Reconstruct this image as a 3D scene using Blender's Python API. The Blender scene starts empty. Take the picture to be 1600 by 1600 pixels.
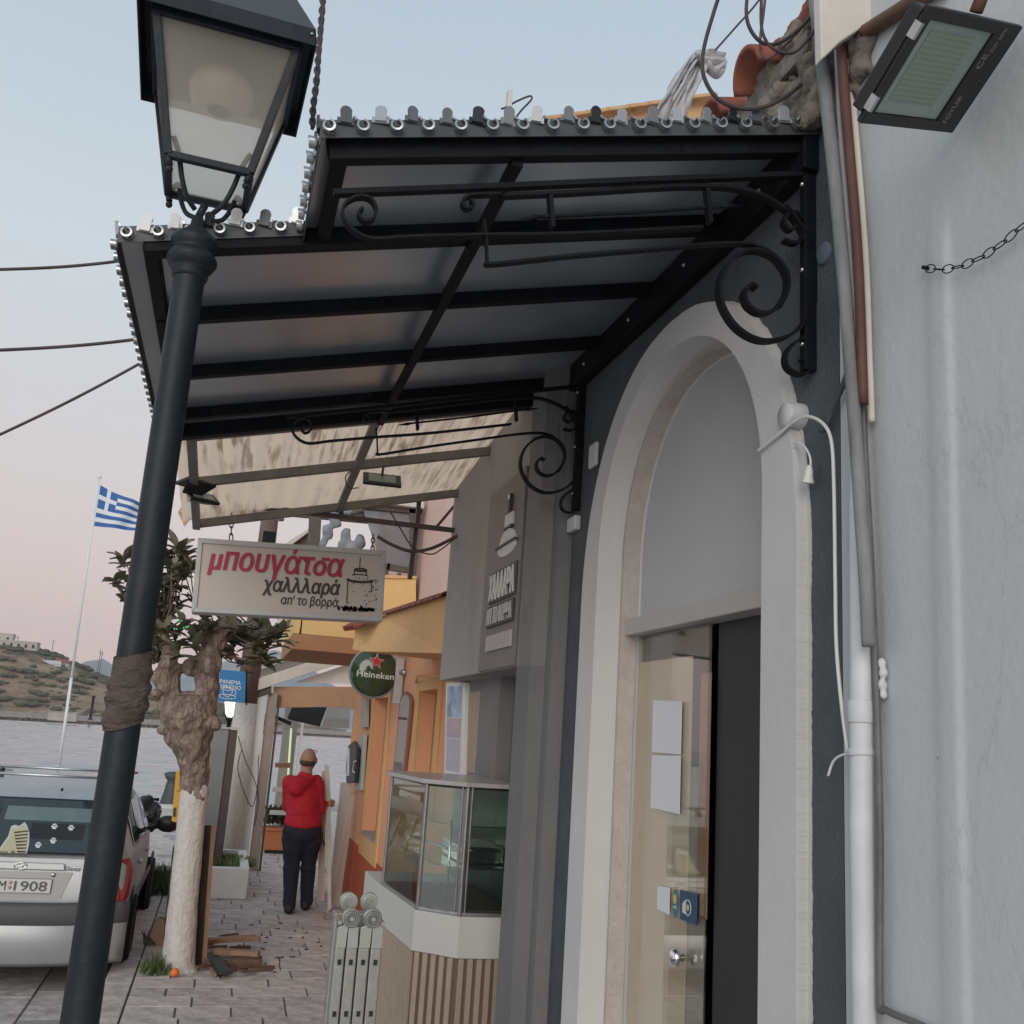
import bpy, bmesh, math, random
from mathutils import Vector, Matrix, noise
random.seed(7)
R=math.radians; PI=math.pi
S=bpy.context.scene; COL=S.collection
# ---------------------------------------------------------------- camera
FPX=1556.0; CAMH=2.0
RX=Vector((.96006269,-.12058125,-.25246742)); RY=Vector((-.27238926,-.19672558,-.94186153)); RZ=Vector((.06390404,.97301552,-.22171392))
cam_d=bpy.data.cameras.new('camera'); cam=bpy.data.objects.new('camera',cam_d); COL.objects.link(cam); S.camera=cam
cam_d.sensor_width=36; cam_d.lens=FPX/1600*36; cam_d.clip_end=30000; cam_d.clip_start=.05
cam.matrix_world=Matrix(((RX[0],RX[1],RX[2],0),(RY[0],RY[1],RY[2],0),(RZ[0],RZ[1],RZ[2],CAMH),(0,0,0,1)))
C0=Vector((0,0,CAMH))
def ray(px,py):
    c=Vector((px-800,800-py,-FPX)); return Vector((RX.dot(c),RY.dot(c),RZ.dot(c)))
def ax(px,py,x): d=ray(px,py); return C0+d*(x/d.x)
def ay(px,py,y): d=ray(px,py); return C0+d*(y/d.y)
def az(px,py,z): d=ray(px,py); return C0+d*((z-CAMH)/d.z)
# ---------------------------------------------------------------- world, sun, exposure
w=bpy.data.worlds.new('World'); S.world=w; w.use_nodes=True
nt=w.node_tree; nt.nodes.clear()
out=nt.nodes.new('ShaderNodeOutputWorld'); bg=nt.nodes.new('ShaderNodeBackground'); bg.inputs[1].default_value=1.0
tc=nt.nodes.new('ShaderNodeTexCoord'); sx=nt.nodes.new('ShaderNodeSeparateXYZ'); rp=nt.nodes.new('ShaderNodeValToRGB')
nt.links.new(tc.outputs['Generated'],sx.inputs[0]); nt.links.new(sx.outputs[2],rp.inputs[0])
st=[(0,(.86,.62,.59)),(.035,(.86,.62,.59)),(.09,(.84,.65,.62)),(.17,(.76,.67,.655)),(.28,(.69,.68,.70)),(.41,(.63,.70,.75)),(.60,(.50,.60,.685)),(1,(.35,.465,.57))]
cr=rp.color_ramp
while len(cr.elements)<len(st): cr.elements.new(.5)
for e,(p,c) in zip(cr.elements,st): e.position=p; e.color=(*c,1)
sky=nt.nodes.new('ShaderNodeTexSky'); sky.sky_type='NISHITA'; sky.sun_disc=False; sky.sun_elevation=R(4); sky.sun_rotation=R(203)
# the pink band lies opposite the sunset (towards +Y); elsewhere the low sky is pale and neutral
rp2=nt.nodes.new('ShaderNodeValToRGB'); nt.links.new(sx.outputs[2],rp2.inputs[0]); cr2=rp2.color_ramp
st2=[(0,(.60,.62,.64)),(.09,(.66,.69,.71)),(.28,(.66,.71,.75)),(.41,(.59,.685,.75)),(.60,(.46,.575,.68)),(1,(.35,.465,.58))]
while len(cr2.elements)<len(st2): cr2.elements.new(.5)
for e,(p,c) in zip(cr2.elements,st2): e.position=p; e.color=(*c,1)
mr=nt.nodes.new('ShaderNodeMapRange'); mr.interpolation_type='SMOOTHSTEP'; mr.inputs['From Min'].default_value=-.15; mr.inputs['From Max'].default_value=.75; nt.links.new(sx.outputs[1],mr.inputs['Value'])
ma_=nt.nodes.new('ShaderNodeMixRGB'); nt.links.new(mr.outputs[0],ma_.inputs[0]); nt.links.new(rp2.outputs[0],ma_.inputs[1]); nt.links.new(rp.outputs[0],ma_.inputs[2])
sm=nt.nodes.new('ShaderNodeMixRGB'); sm.blend_type='ADD'; sm.inputs[0].default_value=.008
nt.links.new(ma_.outputs[0],sm.inputs[1]); nt.links.new(sky.outputs[0],sm.inputs[2]); nt.links.new(sm.outputs[0],bg.inputs[0]); nt.links.new(bg.outputs[0],out.inputs[0])
sl=bpy.data.lights.new('sun','SUN'); sl.energy=1.35; sl.angle=R(40); sl.color=(1,.925,.85)
so=bpy.data.objects.new('sun',sl); COL.objects.link(so)
# low soft dusk sun behind the camera on the left
sd=Vector((-.38,-.88,.30)); so.rotation_euler=sd.to_track_quat('Z','Y').to_euler()
S.view_settings.view_transform='Standard'; S.view_settings.look='None'; S.view_settings.gamma=1; S.view_settings.exposure=0
S.cycles.max_bounces=8; S.cycles.diffuse_bounces=3; S.cycles.transparent_max_bounces=16
# ---------------------------------------------------------------- materials
MATS={}
def mat(name,col,rough=.7,metal=0,col2=None,scale=8,bump=0,bscale=None,spec=.5,trans=0,emit=None,estr=0,alpha=1,detail=6,lo=.35,hi=.7,stretch=None):
    if name in MATS: return MATS[name]
    m=bpy.data.materials.new(name); m.use_nodes=True; n=m.node_tree; b=n.nodes['Principled BSDF']
    b.inputs['Base Color'].default_value=(*col,1); b.inputs['Roughness'].default_value=rough; b.inputs['Metallic'].default_value=metal
    b.inputs['Specular IOR Level'].default_value=spec; b.inputs['Transmission Weight'].default_value=trans; b.inputs['Alpha'].default_value=alpha
    if emit: b.inputs['Emission Color'].default_value=(*emit,1); b.inputs['Emission Strength'].default_value=estr
    if col2 or bump:
        t=n.nodes.new('ShaderNodeTexCoord'); mp=n.nodes.new('ShaderNodeMapping'); n.links.new(t.outputs['Object'],mp.inputs[0])
        if stretch: mp.inputs['Scale'].default_value=stretch
    if col2:
        nz=n.nodes.new('ShaderNodeTexNoise'); nz.inputs['Scale'].default_value=scale; nz.inputs['Detail'].default_value=detail; nz.inputs['Roughness'].default_value=.65
        n.links.new(mp.outputs[0],nz.inputs['Vector'])
        r=n.nodes.new('ShaderNodeValToRGB'); r.color_ramp.elements[0].position=lo; r.color_ramp.elements[1].position=hi
        r.color_ramp.elements[0].color=(*col,1); r.color_ramp.elements[1].color=(*col2,1)
        n.links.new(nz.outputs[0],r.inputs[0]); n.links.new(r.outputs[0],b.inputs['Base Color'])
    if bump:
        nb=n.nodes.new('ShaderNodeTexNoise'); nb.inputs['Scale'].default_value=bscale or scale*3; nb.inputs['Detail'].default_value=5
        n.links.new(mp.outputs[0],nb.inputs['Vector'])
        bp=n.nodes.new('ShaderNodeBump'); bp.inputs['Strength'].default_value=bump; bp.inputs['Distance'].default_value=.02
        n.links.new(nb.outputs[0],bp.inputs['Height']); n.links.new(bp.outputs[0],b.inputs['Normal'])
    MATS[name]=m; return m
def glass(name,tint,refl=.08,rough=.02,opac=0.0,opcol=(.5,.5,.5)):
    m=bpy.data.materials.new(name); m.use_nodes=True; n=m.node_tree; n.nodes.clear()
    o=n.nodes.new('ShaderNodeOutputMaterial'); t=n.nodes.new('ShaderNodeBsdfTransparent'); t.inputs[0].default_value=(*tint,1)
    g=n.nodes.new('ShaderNodeBsdfGlossy'); g.inputs['Roughness'].default_value=rough; g.inputs[0].default_value=(1,1,1,1)
    d=n.nodes.new('ShaderNodeBsdfDiffuse'); d.inputs[0].default_value=(*opcol,1)
    mx0=n.nodes.new('ShaderNodeMixShader'); mx0.inputs[0].default_value=opac; n.links.new(t.outputs[0],mx0.inputs[1]); n.links.new(d.outputs[0],mx0.inputs[2])
    fr=n.nodes.new('ShaderNodeFresnel'); ge=n.nodes.new('ShaderNodeNewGeometry'); ma=n.nodes.new('ShaderNodeMath'); ma.operation='MULTIPLY_ADD'; ma.inputs[1].default_value=-.8333; ma.inputs[2].default_value=1.5; n.links.new(ge.outputs['Backfacing'],ma.inputs[0]); n.links.new(ma.outputs[0],fr.inputs[0])
    ad=n.nodes.new('ShaderNodeMath'); ad.operation='ADD'; ad.inputs[1].default_value=refl-.04; ad.use_clamp=True; n.links.new(fr.outputs[0],ad.inputs[0])
    mx=n.nodes.new('ShaderNodeMixShader'); n.links.new(ad.outputs[0],mx.inputs[0]); n.links.new(mx0.outputs[0],mx.inputs[1]); n.links.new(g.outputs[0],mx.inputs[2]); n.links.new(mx.outputs[0],o.inputs[0])
    return m
def weather(m,c,amt=.5,sc=3,st=(1,1,.3),lo=.52,hi=.72,crack=0):
    # stains with shapes of their own, mixed over the base colour
    n=m.node_tree; b=n.nodes['Principled BSDF']; t=n.nodes.new('ShaderNodeTexCoord'); mp=n.nodes.new('ShaderNodeMapping'); mp.inputs['Scale'].default_value=st; n.links.new(t.outputs['Object'],mp.inputs[0])
    z=n.nodes.new('ShaderNodeTexNoise'); z.inputs['Scale'].default_value=sc; z.inputs['Detail'].default_value=9; z.inputs['Roughness'].default_value=.7; z.inputs['Distortion'].default_value=.6; n.links.new(mp.outputs[0],z.inputs['Vector'])
    r=n.nodes.new('ShaderNodeValToRGB'); r.color_ramp.elements[0].position=lo; r.color_ramp.elements[1].position=hi; r.color_ramp.elements[1].color=(amt,)*3+(1,); n.links.new(z.outputs[0],r.inputs[0])
    old=b.inputs['Base Color'].links[0].from_socket; mx=n.nodes.new('ShaderNodeMixRGB'); mx.inputs[2].default_value=(*c,1); n.links.new(r.outputs[0],mx.inputs[0]); n.links.new(old,mx.inputs[1]); n.links.new(mx.outputs[0],b.inputs['Base Color'])
    if crack:
        v=n.nodes.new('ShaderNodeTexVoronoi'); v.feature='DISTANCE_TO_EDGE'; v.inputs['Scale'].default_value=crack
        ad=n.nodes.new('ShaderNodeMixRGB'); ad.inputs[0].default_value=.35; n.links.new(t.outputs['Object'],ad.inputs[1]); n.links.new(z.outputs['Color'],ad.inputs[2]); n.links.new(ad.outputs[0],v.inputs['Vector'])
        r2=n.nodes.new('ShaderNodeValToRGB'); r2.color_ramp.elements[0].position=0; r2.color_ramp.elements[1].position=.006; r2.color_ramp.elements[0].color=(1,1,1,1); r2.color_ramp.elements[1].color=(0,0,0,1); n.links.new(v.outputs[0],r2.inputs[0])
        z2=n.nodes.new('ShaderNodeTexNoise'); z2.inputs['Scale'].default_value=1.7; n.links.new(t.outputs['Object'],z2.inputs['Vector']); r3=n.nodes.new('ShaderNodeValToRGB'); r3.color_ramp.elements[0].position=.55; r3.color_ramp.elements[1].position=.6; n.links.new(z2.outputs[0],r3.inputs[0])
        mu=n.nodes.new('ShaderNodeMath'); mu.operation='MULTIPLY'; n.links.new(r2.outputs[0],mu.inputs[0]); n.links.new(r3.outputs[0],mu.inputs[1]); mu2=n.nodes.new('ShaderNodeMath'); mu2.operation='MULTIPLY'; mu2.inputs[1].default_value=.2; n.links.new(mu.outputs[0],mu2.inputs[0])
        mx2=n.nodes.new('ShaderNodeMixRGB'); mx2.inputs[2].default_value=(.16,.15,.14,1); n.links.new(mu2.outputs[0],mx2.inputs[0]); n.links.new(mx.outputs[0],mx2.inputs[1]); n.links.new(mx2.outputs[0],b.inputs['Base Color'])
M_iron=mat('black_iron',(.005,.006,.008),.6,.0,(.010,.012,.015),14,.15,60,spec=.15)
M_post=mat('post_paint',(.012,.015,.019),.5,0,(.022,.026,.031),6,.12,40,spec=.3)
M_sheet=mat('canopy_sheet',(.40,.46,.53),.28,.6,(.50,.54,.58),2.5,.03,3,spec=.6,detail=3)
M_alu=mat('aluminium',(.55,.55,.56),.3,.9,(.42,.42,.43),20,.05)
M_chrome=mat('chrome',(.8,.8,.8),.12,1)
M_wwall=mat('white_plaster',(.54,.56,.57),.85,0,(.49,.51,.52),2.2,.10,45,spec=.25,detail=8,lo=.4,hi=.8)
M_dwall=mat('slate_blue_plaster',(.082,.092,.102),.9,0,(.11,.12,.13),5,.35,90,spec=.2)
M_trim=mat('white_trim_plaster',(.60,.60,.60),.85,0,(.555,.55,.545),3,.08,40,spec=.2)
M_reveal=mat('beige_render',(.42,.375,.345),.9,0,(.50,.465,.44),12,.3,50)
M_panel=mat('grey_white_panel',(.49,.50,.52),.6,0,(.45,.455,.47),1.5,.03)
M_cafe=mat('grey_plaster',(.355,.34,.328),.85,0,(.395,.378,.365),3,.2,50,spec=.2)
M_cafe2=mat('brown_grey_panel',(.185,.165,.158),.5,0,(.21,.19,.18),3,.04)
M_pil=mat('light_grey_plaster',(.215,.213,.21),.85,0,(.245,.24,.235),3,.2,50,spec=.2)
M_pild=mat('dark_grey_plaster',(.17,.172,.175),.85,0,(.20,.20,.20),3,.2,50,spec=.2)
M_or=mat('orange_plaster',(.82,.43,.26),.85,0,(.76,.38,.22),2.5,.2,30,spec=.2)
M_or2=mat('pale_orange_plaster',(.75,.45,.22),.85,0,(.70,.41,.19),2.5,.2,30,spec=.2)
M_red=mat('brick_red_plaster',(.50,.125,.06),.85,0,(.44,.105,.05),3,.2,30,spec=.2)
M_niche=mat('ochre_board',(.42,.26,.11),.7,0,(.37,.22,.09),2,.05)
M_pink=mat('pink_plaster',(.76,.54,.47),.85,0,(.70,.49,.43),2,.2,30,spec=.2)
M_yel=mat('yellow_plaster',(.78,.53,.25),.85,0,(.73,.49,.22),3,.2,30,spec=.2)
M_tile=mat('terracotta',(.22,.055,.035),.75,0,(.33,.11,.06),9,.3,30)
M_tiley=mat('ochre_tile',(.50,.30,.15),.8,0,(.58,.38,.20),6,.3,30)
M_wood=mat('brown_wood',(.10,.055,.032),.7,0,(.17,.10,.06),5,.3,20,stretch=(1,1,.1))
M_brown=mat('brown_metal',(.075,.055,.048),.5,0,(.10,.075,.065),10)
M_cream=mat('cream_wood',(.66,.62,.56),.7,0,(.57,.53,.47),6,.15,25)
M_white=mat('white_paint',(.80,.79,.77),.6,0,(.72,.71,.69),8,.1)
M_offw=mat('offwhite_band',(.56,.55,.52),.55,0,(.53,.52,.49),3,.03)
M_slat=mat('slat_beige',(.40,.32,.25),.6,0,(.35,.28,.215),20,.05)
M_slatbg=mat('slat_brown',(.16,.11,.08),.8)
M_pipe=mat('painted_pipe',(.62,.63,.65),.5,0,(.52,.53,.55),5,.08,20)
M_pipew=mat('weathered_pipe',(.27,.28,.28),.8,0,(.13,.13,.125),9,.4,30,stretch=(1,1,.25))
M_pipeb=mat('brown_pipe',(.085,.032,.025),.65,0,(.12,.05,.038),9,.1)
M_cond=mat('dark_conduit',(.10,.095,.09),.5,0,(.17,.165,.16),8,.1)
M_cable=mat('black_cable',(.03,.027,.032),.6,0,(.09,.06,.06),6)
M_wcab=mat('white_cable',(.70,.70,.68),.5)
M_black=mat('black_plastic',(.012,.012,.013),.4)
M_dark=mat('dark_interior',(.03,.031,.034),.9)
M_rub=mat('tyre_rubber',(.014,.014,.014),.85,bump=.1,scale=20)
M_bark=mat('bark',(.17,.125,.10),.95,0,(.36,.28,.23),9,1,26,detail=9,lo=.38,hi=.64)
def barkify(m,scale,st,strength,dist):
    n=m.node_tree; b=n.nodes['Principled BSDF']; t=n.nodes.new('ShaderNodeTexCoord'); mp=n.nodes.new('ShaderNodeMapping'); mp.inputs['Scale'].default_value=st; n.links.new(t.outputs['Object'],mp.inputs[0])
    z=n.nodes.new('ShaderNodeTexNoise'); z.inputs['Scale'].default_value=6; z.inputs['Detail'].default_value=6; n.links.new(mp.outputs[0],z.inputs['Vector'])
    ad=n.nodes.new('ShaderNodeMixRGB'); ad.inputs[0].default_value=.22; n.links.new(mp.outputs[0],ad.inputs[1]); n.links.new(z.outputs['Color'],ad.inputs[2])
    v=n.nodes.new('ShaderNodeTexVoronoi'); v.feature='DISTANCE_TO_EDGE'; v.inputs['Scale'].default_value=scale; n.links.new(ad.outputs[0],v.inputs['Vector'])
    r=n.nodes.new('ShaderNodeValToRGB'); r.color_ramp.elements[0].position=0; r.color_ramp.elements[1].position=.16; n.links.new(v.outputs[0],r.inputs[0])
    bp=n.nodes.new('ShaderNodeBump'); bp.inputs['Strength'].default_value=strength; bp.inputs['Distance'].default_value=dist; n.links.new(r.outputs[0],bp.inputs['Height'])
    old=b.inputs['Normal'].links[0].from_socket if b.inputs['Normal'].links else None
    if old: n.links.new(old,bp.inputs['Normal'])
    n.links.new(bp.outputs[0],b.inputs['Normal'])
    old=b.inputs['Base Color'].links[0].from_socket; mx=n.nodes.new('ShaderNodeMixRGB'); mx.blend_type='MULTIPLY'; mx.inputs[0].default_value=.45; n.links.new(old,mx.inputs[1]); n.links.new(r.outputs[0],mx.inputs[2]); n.links.new(mx.outputs[0],b.inputs['Base Color'])
barkify(M_bark,15,(1,1,.30),.6,.012)
[setattr(x.inputs[0],'default_value',.28) for x in M_bark.node_tree.nodes if x.type=='MIX_RGB' and x.blend_type=='MULTIPLY']
weather(M_wwall,(.42,.40,.37),.16,1.6,(1,1,.35),.56,.8,2.3)
weather(M_trim,(.40,.37,.34),.4,2.5,(1,1,.4),.58,.78)
weather(M_cafe,(.22,.20,.185),.35,1.5,(1,1,.3),.5,.75)
weather(M_pipe,(.30,.29,.27),.5,5,(1,1,.2),.55,.75)
weather(M_or,(.60,.33,.22),.4,1.8,(1,1,.35),.5,.75)
weather(M_or2,(.55,.36,.20),.4,1.8,(1,1,.35),.5,.75)
weather(M_dwall,(.13,.135,.14),.35,3,(1,1,.5),.55,.8)
M_limew=mat('limewash_bark',(.60,.57,.53),.95,0,(.46,.42,.38),12,.6,26,lo=.6,hi=.85)
barkify(M_limew,16,(1,1,.35),.3,.01)
[setattr(x.inputs[0],'default_value',.10) for x in M_limew.node_tree.nodes if x.type=='MIX_RGB' and x.blend_type=='MULTIPLY']
M_kraft=mat('kraft_card',(.72,.62,.48),.85,0,(.66,.55,.42),4,.05)
M_paper=mat('paper',(.70,.71,.74),.8)
M_terra=mat('flowerpot_clay',(.50,.17,.08),.8)
M_bench=mat('pale_wood',(.56,.47,.41),.75,0,(.45,.36,.30),7,.15,25,stretch=(1,1,.15))
def leafmat(name,c1,c2):
    m=mat(name,c1,.5,0,c2,14,.1); n=m.node_tree; b=n.nodes['Principled BSDF']; oi=n.nodes.new('ShaderNodeObjectInfo'); old=b.inputs['Base Color'].links[0].from_socket
    mx=n.nodes.new('ShaderNodeMixRGB'); mx.inputs[2].default_value=(c2[0]*2.0,c2[1]*1.6,c2[2]*1.9,1); r=n.nodes.new('ShaderNodeMath'); r.operation='POWER'; r.inputs[1].default_value=2; n.links.new(oi.outputs['Random'],r.inputs[0]); n.links.new(r.outputs[0],mx.inputs[0]); n.links.new(old,mx.inputs[1]); n.links.new(mx.outputs[0],b.inputs['Base Color']); return m
M_leaf=leafmat('leaf_green',(.055,.07,.035),(.12,.125,.075))
M_grass=leafmat('weed_green',(.05,.09,.025),(.10,.15,.05))
# ---------------------------------------------------------------- mesh builder
class MB:
    def __init__(s): s.v=[]; s.f=[]; s.sm=[]
    def add(s,vs,fs,smooth=False):
        o=len(s.v); s.v+=[Vector(v) for v in vs]; s.f+=[[i+o for i in f] for f in fs]; s.sm+=[smooth]*len(fs); return s
    def box(s,x0,x1,y0,y1,z0,z1):
        if x0>x1:x0,x1=x1,x0
        if y0>y1:y0,y1=y1,y0
        if z0>z1:z0,z1=z1,z0
        return s.add([(x0,y0,z0),(x1,y0,z0),(x1,y1,z0),(x0,y1,z0),(x0,y0,z1),(x1,y0,z1),(x1,y1,z1),(x0,y1,z1)],
            [(0,3,2,1),(4,5,6,7),(0,1,5,4),(1,2,6,5),(2,3,7,6),(3,0,4,7)])
    def obox(s,c,a,b,d):   # centre + three half vectors
        c,a,b,d=map(Vector,(c,a,b,d)); vs=[]
        for k in (-1,1):
            for i,j in ((-1,-1),(1,-1),(1,1),(-1,1)): vs.append(c+a*i+b*j+d*k)
        fs=[(0,3,2,1),(4,5,6,7),(0,1,5,4),(1,2,6,5),(2,3,7,6),(3,0,4,7)]
        if a.cross(b).dot(d)<0: fs=[f[::-1] for f in fs]
        return s.add(vs,fs)
    def bar(s,p,q,w,h,up=(0,0,1)):
        p,q=Vector(p),Vector(q); d=(q-p); u=Vector(up); sd=d.cross(u)
        if sd.length<1e-6: sd=d.cross(Vector((1,0,0)))
        sd.normalize(); u=sd.cross(d).normalized()
        return s.obox((p+q)/2,d/2,sd*w/2,u*h/2)
    def prism(s,poly,ext):
        poly=[Vector(p) for p in poly]; e=Vector(ext); n=len(poly)
        nn=Vector((0,0,0))
        for i in range(n): nn+=poly[i].cross(poly[(i+1)%n])
        f1=list(range(n)); f2=[n+i for i in range(n)]
        if nn.dot(e)>0: f1=f1[::-1]; sides=[(i,(i+1)%n,n+(i+1)%n,n+i) for i in range(n)]
        else: f2=f2[::-1]; sides=[((i+1)%n,i,n+i,n+(i+1)%n) for i in range(n)]
        return s.add(poly+[p+e for p in poly],[f1,f2]+sides)
    def tube(s,path,r,seg=8,cap=True,sm=True):
        path=[Vector(p) for p in path]; n=len(path); rs=r if isinstance(r,(list,tuple)) else [r]*n
        t0=(path[1]-path[0]).normalized(); u=t0.orthogonal().normalized(); vs=[]
        for i,p in enumerate(path):
            t=(path[min(i+1,n-1)]-path[max(i-1,0)]).normalized(); u=(u-t*u.dot(t)).normalized(); v=t.cross(u)
            for k in range(seg):
                a=2*PI*k/seg; vs.append(p+(u*math.cos(a)+v*math.sin(a))*rs[i])
        fs=[(i*seg+k,i*seg+(k+1)%seg,(i+1)*seg+(k+1)%seg,(i+1)*seg+k) for i in range(n-1) for k in range(seg)]
        s.add(vs,fs,sm)
        if cap:
            s.add(vs[:seg],[list(range(seg))[::-1]]); s.add(vs[-seg:],[list(range(seg))])
        return s
    def lathe(s,prof,o=(0,0,0),axis=(0,0,1),seg=24,sm=True):
        o=Vector(o); a=Vector(axis).normalized(); u=a.orthogonal().normalized(); v=a.cross(u); vs=[]
        for r,h in prof:
            for k in range(seg):
                t=2*PI*k/seg; vs.append(o+a*h+(u*math.cos(t)+v*math.sin(t))*max(r,1e-4))
        n=len(prof)
        return s.add(vs,[(i*seg+k,i*seg+(k+1)%seg,(i+1)*seg+(k+1)%seg,(i+1)*seg+k) for i in range(n-1) for k in range(seg)],sm)
    def ribbon(s,path,wdir,w,th):   # flat bar bent along a path; width along wdir
        path=[Vector(p) for p in path]; wd=Vector(wdir).normalized(); n=len(path); vs=[]
        for i,p in enumerate(path):
            t=(path[min(i+1,n-1)]-path[max(i-1,0)]).normalized(); nn=t.cross(wd).normalized()
            for a,b in ((-1,-1),(1,-1),(1,1),(-1,1)): vs.append(p+wd*w/2*a+nn*th/2*b)
        fs=[(i*4+k,i*4+(k+1)%4,(i+1)*4+(k+1)%4,(i+1)*4+k) for i in range(n-1) for k in range(4)]
        return s.add(vs,fs+[(3,2,1,0),(n*4-4,n*4-3,n*4-2,n*4-1)])
    def ell(s,c,r,seg=14,rings=9,rot=None):
        c=Vector(c); vs=[]; 
        for i in range(rings+1):
            ph=PI*i/rings
            for k in range(seg):
                t=2*PI*k/seg; p=Vector((r[0]*math.sin(ph)*math.cos(t),r[1]*math.sin(ph)*math.sin(t),r[2]*math.cos(ph)))
                if rot: p=rot@p
                vs.append(c+p)
        return s.add(vs,[(i*seg+k,(i+1)*seg+k,(i+1)*seg+(k+1)%seg,i*seg+(k+1)%seg) for i in range(rings) for k in range(seg)],True)
    def mesh(s,name):
        me=bpy.data.meshes.new(name); me.from_pydata([tuple(v) for v in s.v],[],s.f)
        for p,q in zip(me.polygons,s.sm): p.use_smooth=q
        me.update(); return me
    def build(s,name,m,parent=None,bevel=0,fixn=True):
        me=s.mesh(name)
        if fixn:
            b=bmesh.new(); b.from_mesh(me); bmesh.ops.remove_doubles(b,verts=b.verts,dist=1e-5) if not bevel else bmesh.ops.remove_doubles(b,verts=b.verts,dist=1e-5)
            bmesh.ops.recalc_face_normals(b,faces=b.faces); b.to_mesh(me); b.free()
        o=bpy.data.objects.new(name,me); COL.objects.link(o)
        if m: me.materials.append(m)
        if parent is not None: o.parent=parent; o.matrix_parent_inverse=Matrix.Translation(-Vector(parent.location)) if parent.type=='EMPTY' else Matrix.Identity(4)
        if bevel:
            md=o.modifiers.new('bevel','BEVEL'); md.width=bevel; md.segments=2; md.limit_method='ANGLE'; md.angle_limit=R(40)
        return o
def thing(name,label,cat,loc=(0,0,0),group=None):
    o=bpy.data.objects.new(name,None); o.empty_display_size=.1; COL.objects.link(o); o.location=loc
    o['label']=label; o['category']=cat
    if group: o['group']=group
    return o
def tag(o,label,cat,group=None):
    o['label']=label; o['category']=cat
    if group: o['group']=group
    return o
def struct(o): o['kind']='structure'; return o
def stuff(o): o['kind']='stuff'; return o
def link_part(name,me,parent,mw,m=None):
    """part sharing mesh data; mw is its world matrix"""
    o=bpy.data.objects.new(name,me); COL.objects.link(o); o.parent=parent
    o.matrix_parent_inverse=Matrix.Translation(-Vector(parent.location)) if parent.type=='EMPTY' else Matrix.Identity(4)
    o.matrix_basis=mw; return o
def text(name,s,o,xd,up,h,ext,m,parent,width=None,shear=0,bold=0,align='LEFT',space=1):
    src_s=s; s=s.replace('π','п').replace('Π','П').replace('σ','o')
    cu=bpy.data.curves.new(name,'FONT'); cu.body=s; cu.size=1; cu.shear=shear; cu.extrude=.0; cu.align_x=align; cu.resolution_u=3; cu.space_character=space
    t=bpy.data.objects.new(name,cu); COL.objects.link(t); bpy.context.view_layer.update()
    dg=bpy.context.evaluated_depsgraph_get(); me=bpy.data.meshes.new_from_object(t.evaluated_get(dg)); bpy.data.objects.remove(t)
    sig=[]
    for i_,ch_ in enumerate(src_s):
        if ch_=='σ':
            cu.body=s[:i_+1]; t2=bpy.data.objects.new(name,cu); COL.objects.link(t2); bpy.context.view_layer.update(); m2=bpy.data.meshes.new_from_object(t2.evaluated_get(bpy.context.evaluated_depsgraph_get())); bpy.data.objects.remove(t2)
            sig.append(max(v.co.x for v in m2.vertices))
    xs=[v.co.x for v in me.vertices] or [0,1]; 
    W=max(xs)-min(xs)+.02*(bold>0); cap=.73
    sy=h/cap; sxx=(width/W) if width else sy
    x0=min(xs) if align=='LEFT' else (max(xs)+min(xs))/2
    xd=Vector(xd).normalized(); up=Vector(up); up=(up-xd*up.dot(xd)).normalized(); nn=xd.cross(up); o=Vector(o)
    b=bmesh.new(); b.from_mesh(me)
    for xr in sig: b.faces.new([b.verts.new((x_,y_,0)) for x_,y_ in ((xr-.13,.475),(xr+.11,.475),(xr+.125,.546),(xr-.17,.546))])
    g=bmesh.ops.extrude_face_region(b,geom=b.faces[:]); 
    for v in [e for e in g['geom'] if isinstance(e,bmesh.types.BMVert)]: v.co.z=-1
    for v in b.verts:
        c=v.co.copy(); v.co=o+xd*(c.x-x0)*sxx+up*c.y*sy+nn*(ext if c.z>=-.5 else 0)
    bmesh.ops.recalc_face_normals(b,faces=b.faces)
    if bold>0:
        src=b.verts[:]+b.edges[:]+b.faces[:]; nc=max(1,round(bold/.01))
        for k in range(1,nc+1):
            g2=bmesh.ops.duplicate(b,geom=src)
            for v in [e for e in g2['geom'] if isinstance(e,bmesh.types.BMVert)]: v.co+=xd*(.012*sy*k)+up*((.011 if k%2 else -.011)*sy)+nn*(.00035*k)
    b.to_mesh(me); b.free(); me.materials.clear(); me.materials.append(m); me.name=name
    ob=bpy.data.objects.new(name,me); COL.objects.link(ob)
    if parent is not None: ob.parent=parent; ob.matrix_parent_inverse=Matrix.Translation(-Vector(parent.location)) if parent.type=='EMPTY' else Matrix.Identity(4)
    return ob
def capsule(mb,p,r0,q,r1,n=6):
    p,q=Vector(p),Vector(q); mb.tube([p.lerp(q,i/n) for i in range(n+1)],[r0+(r1-r0)*i/n for i in range(n+1)],14); mb.ell(p,(r0,)*3,12,8); mb.ell(q,(r1,)*3,12,8)
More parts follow.
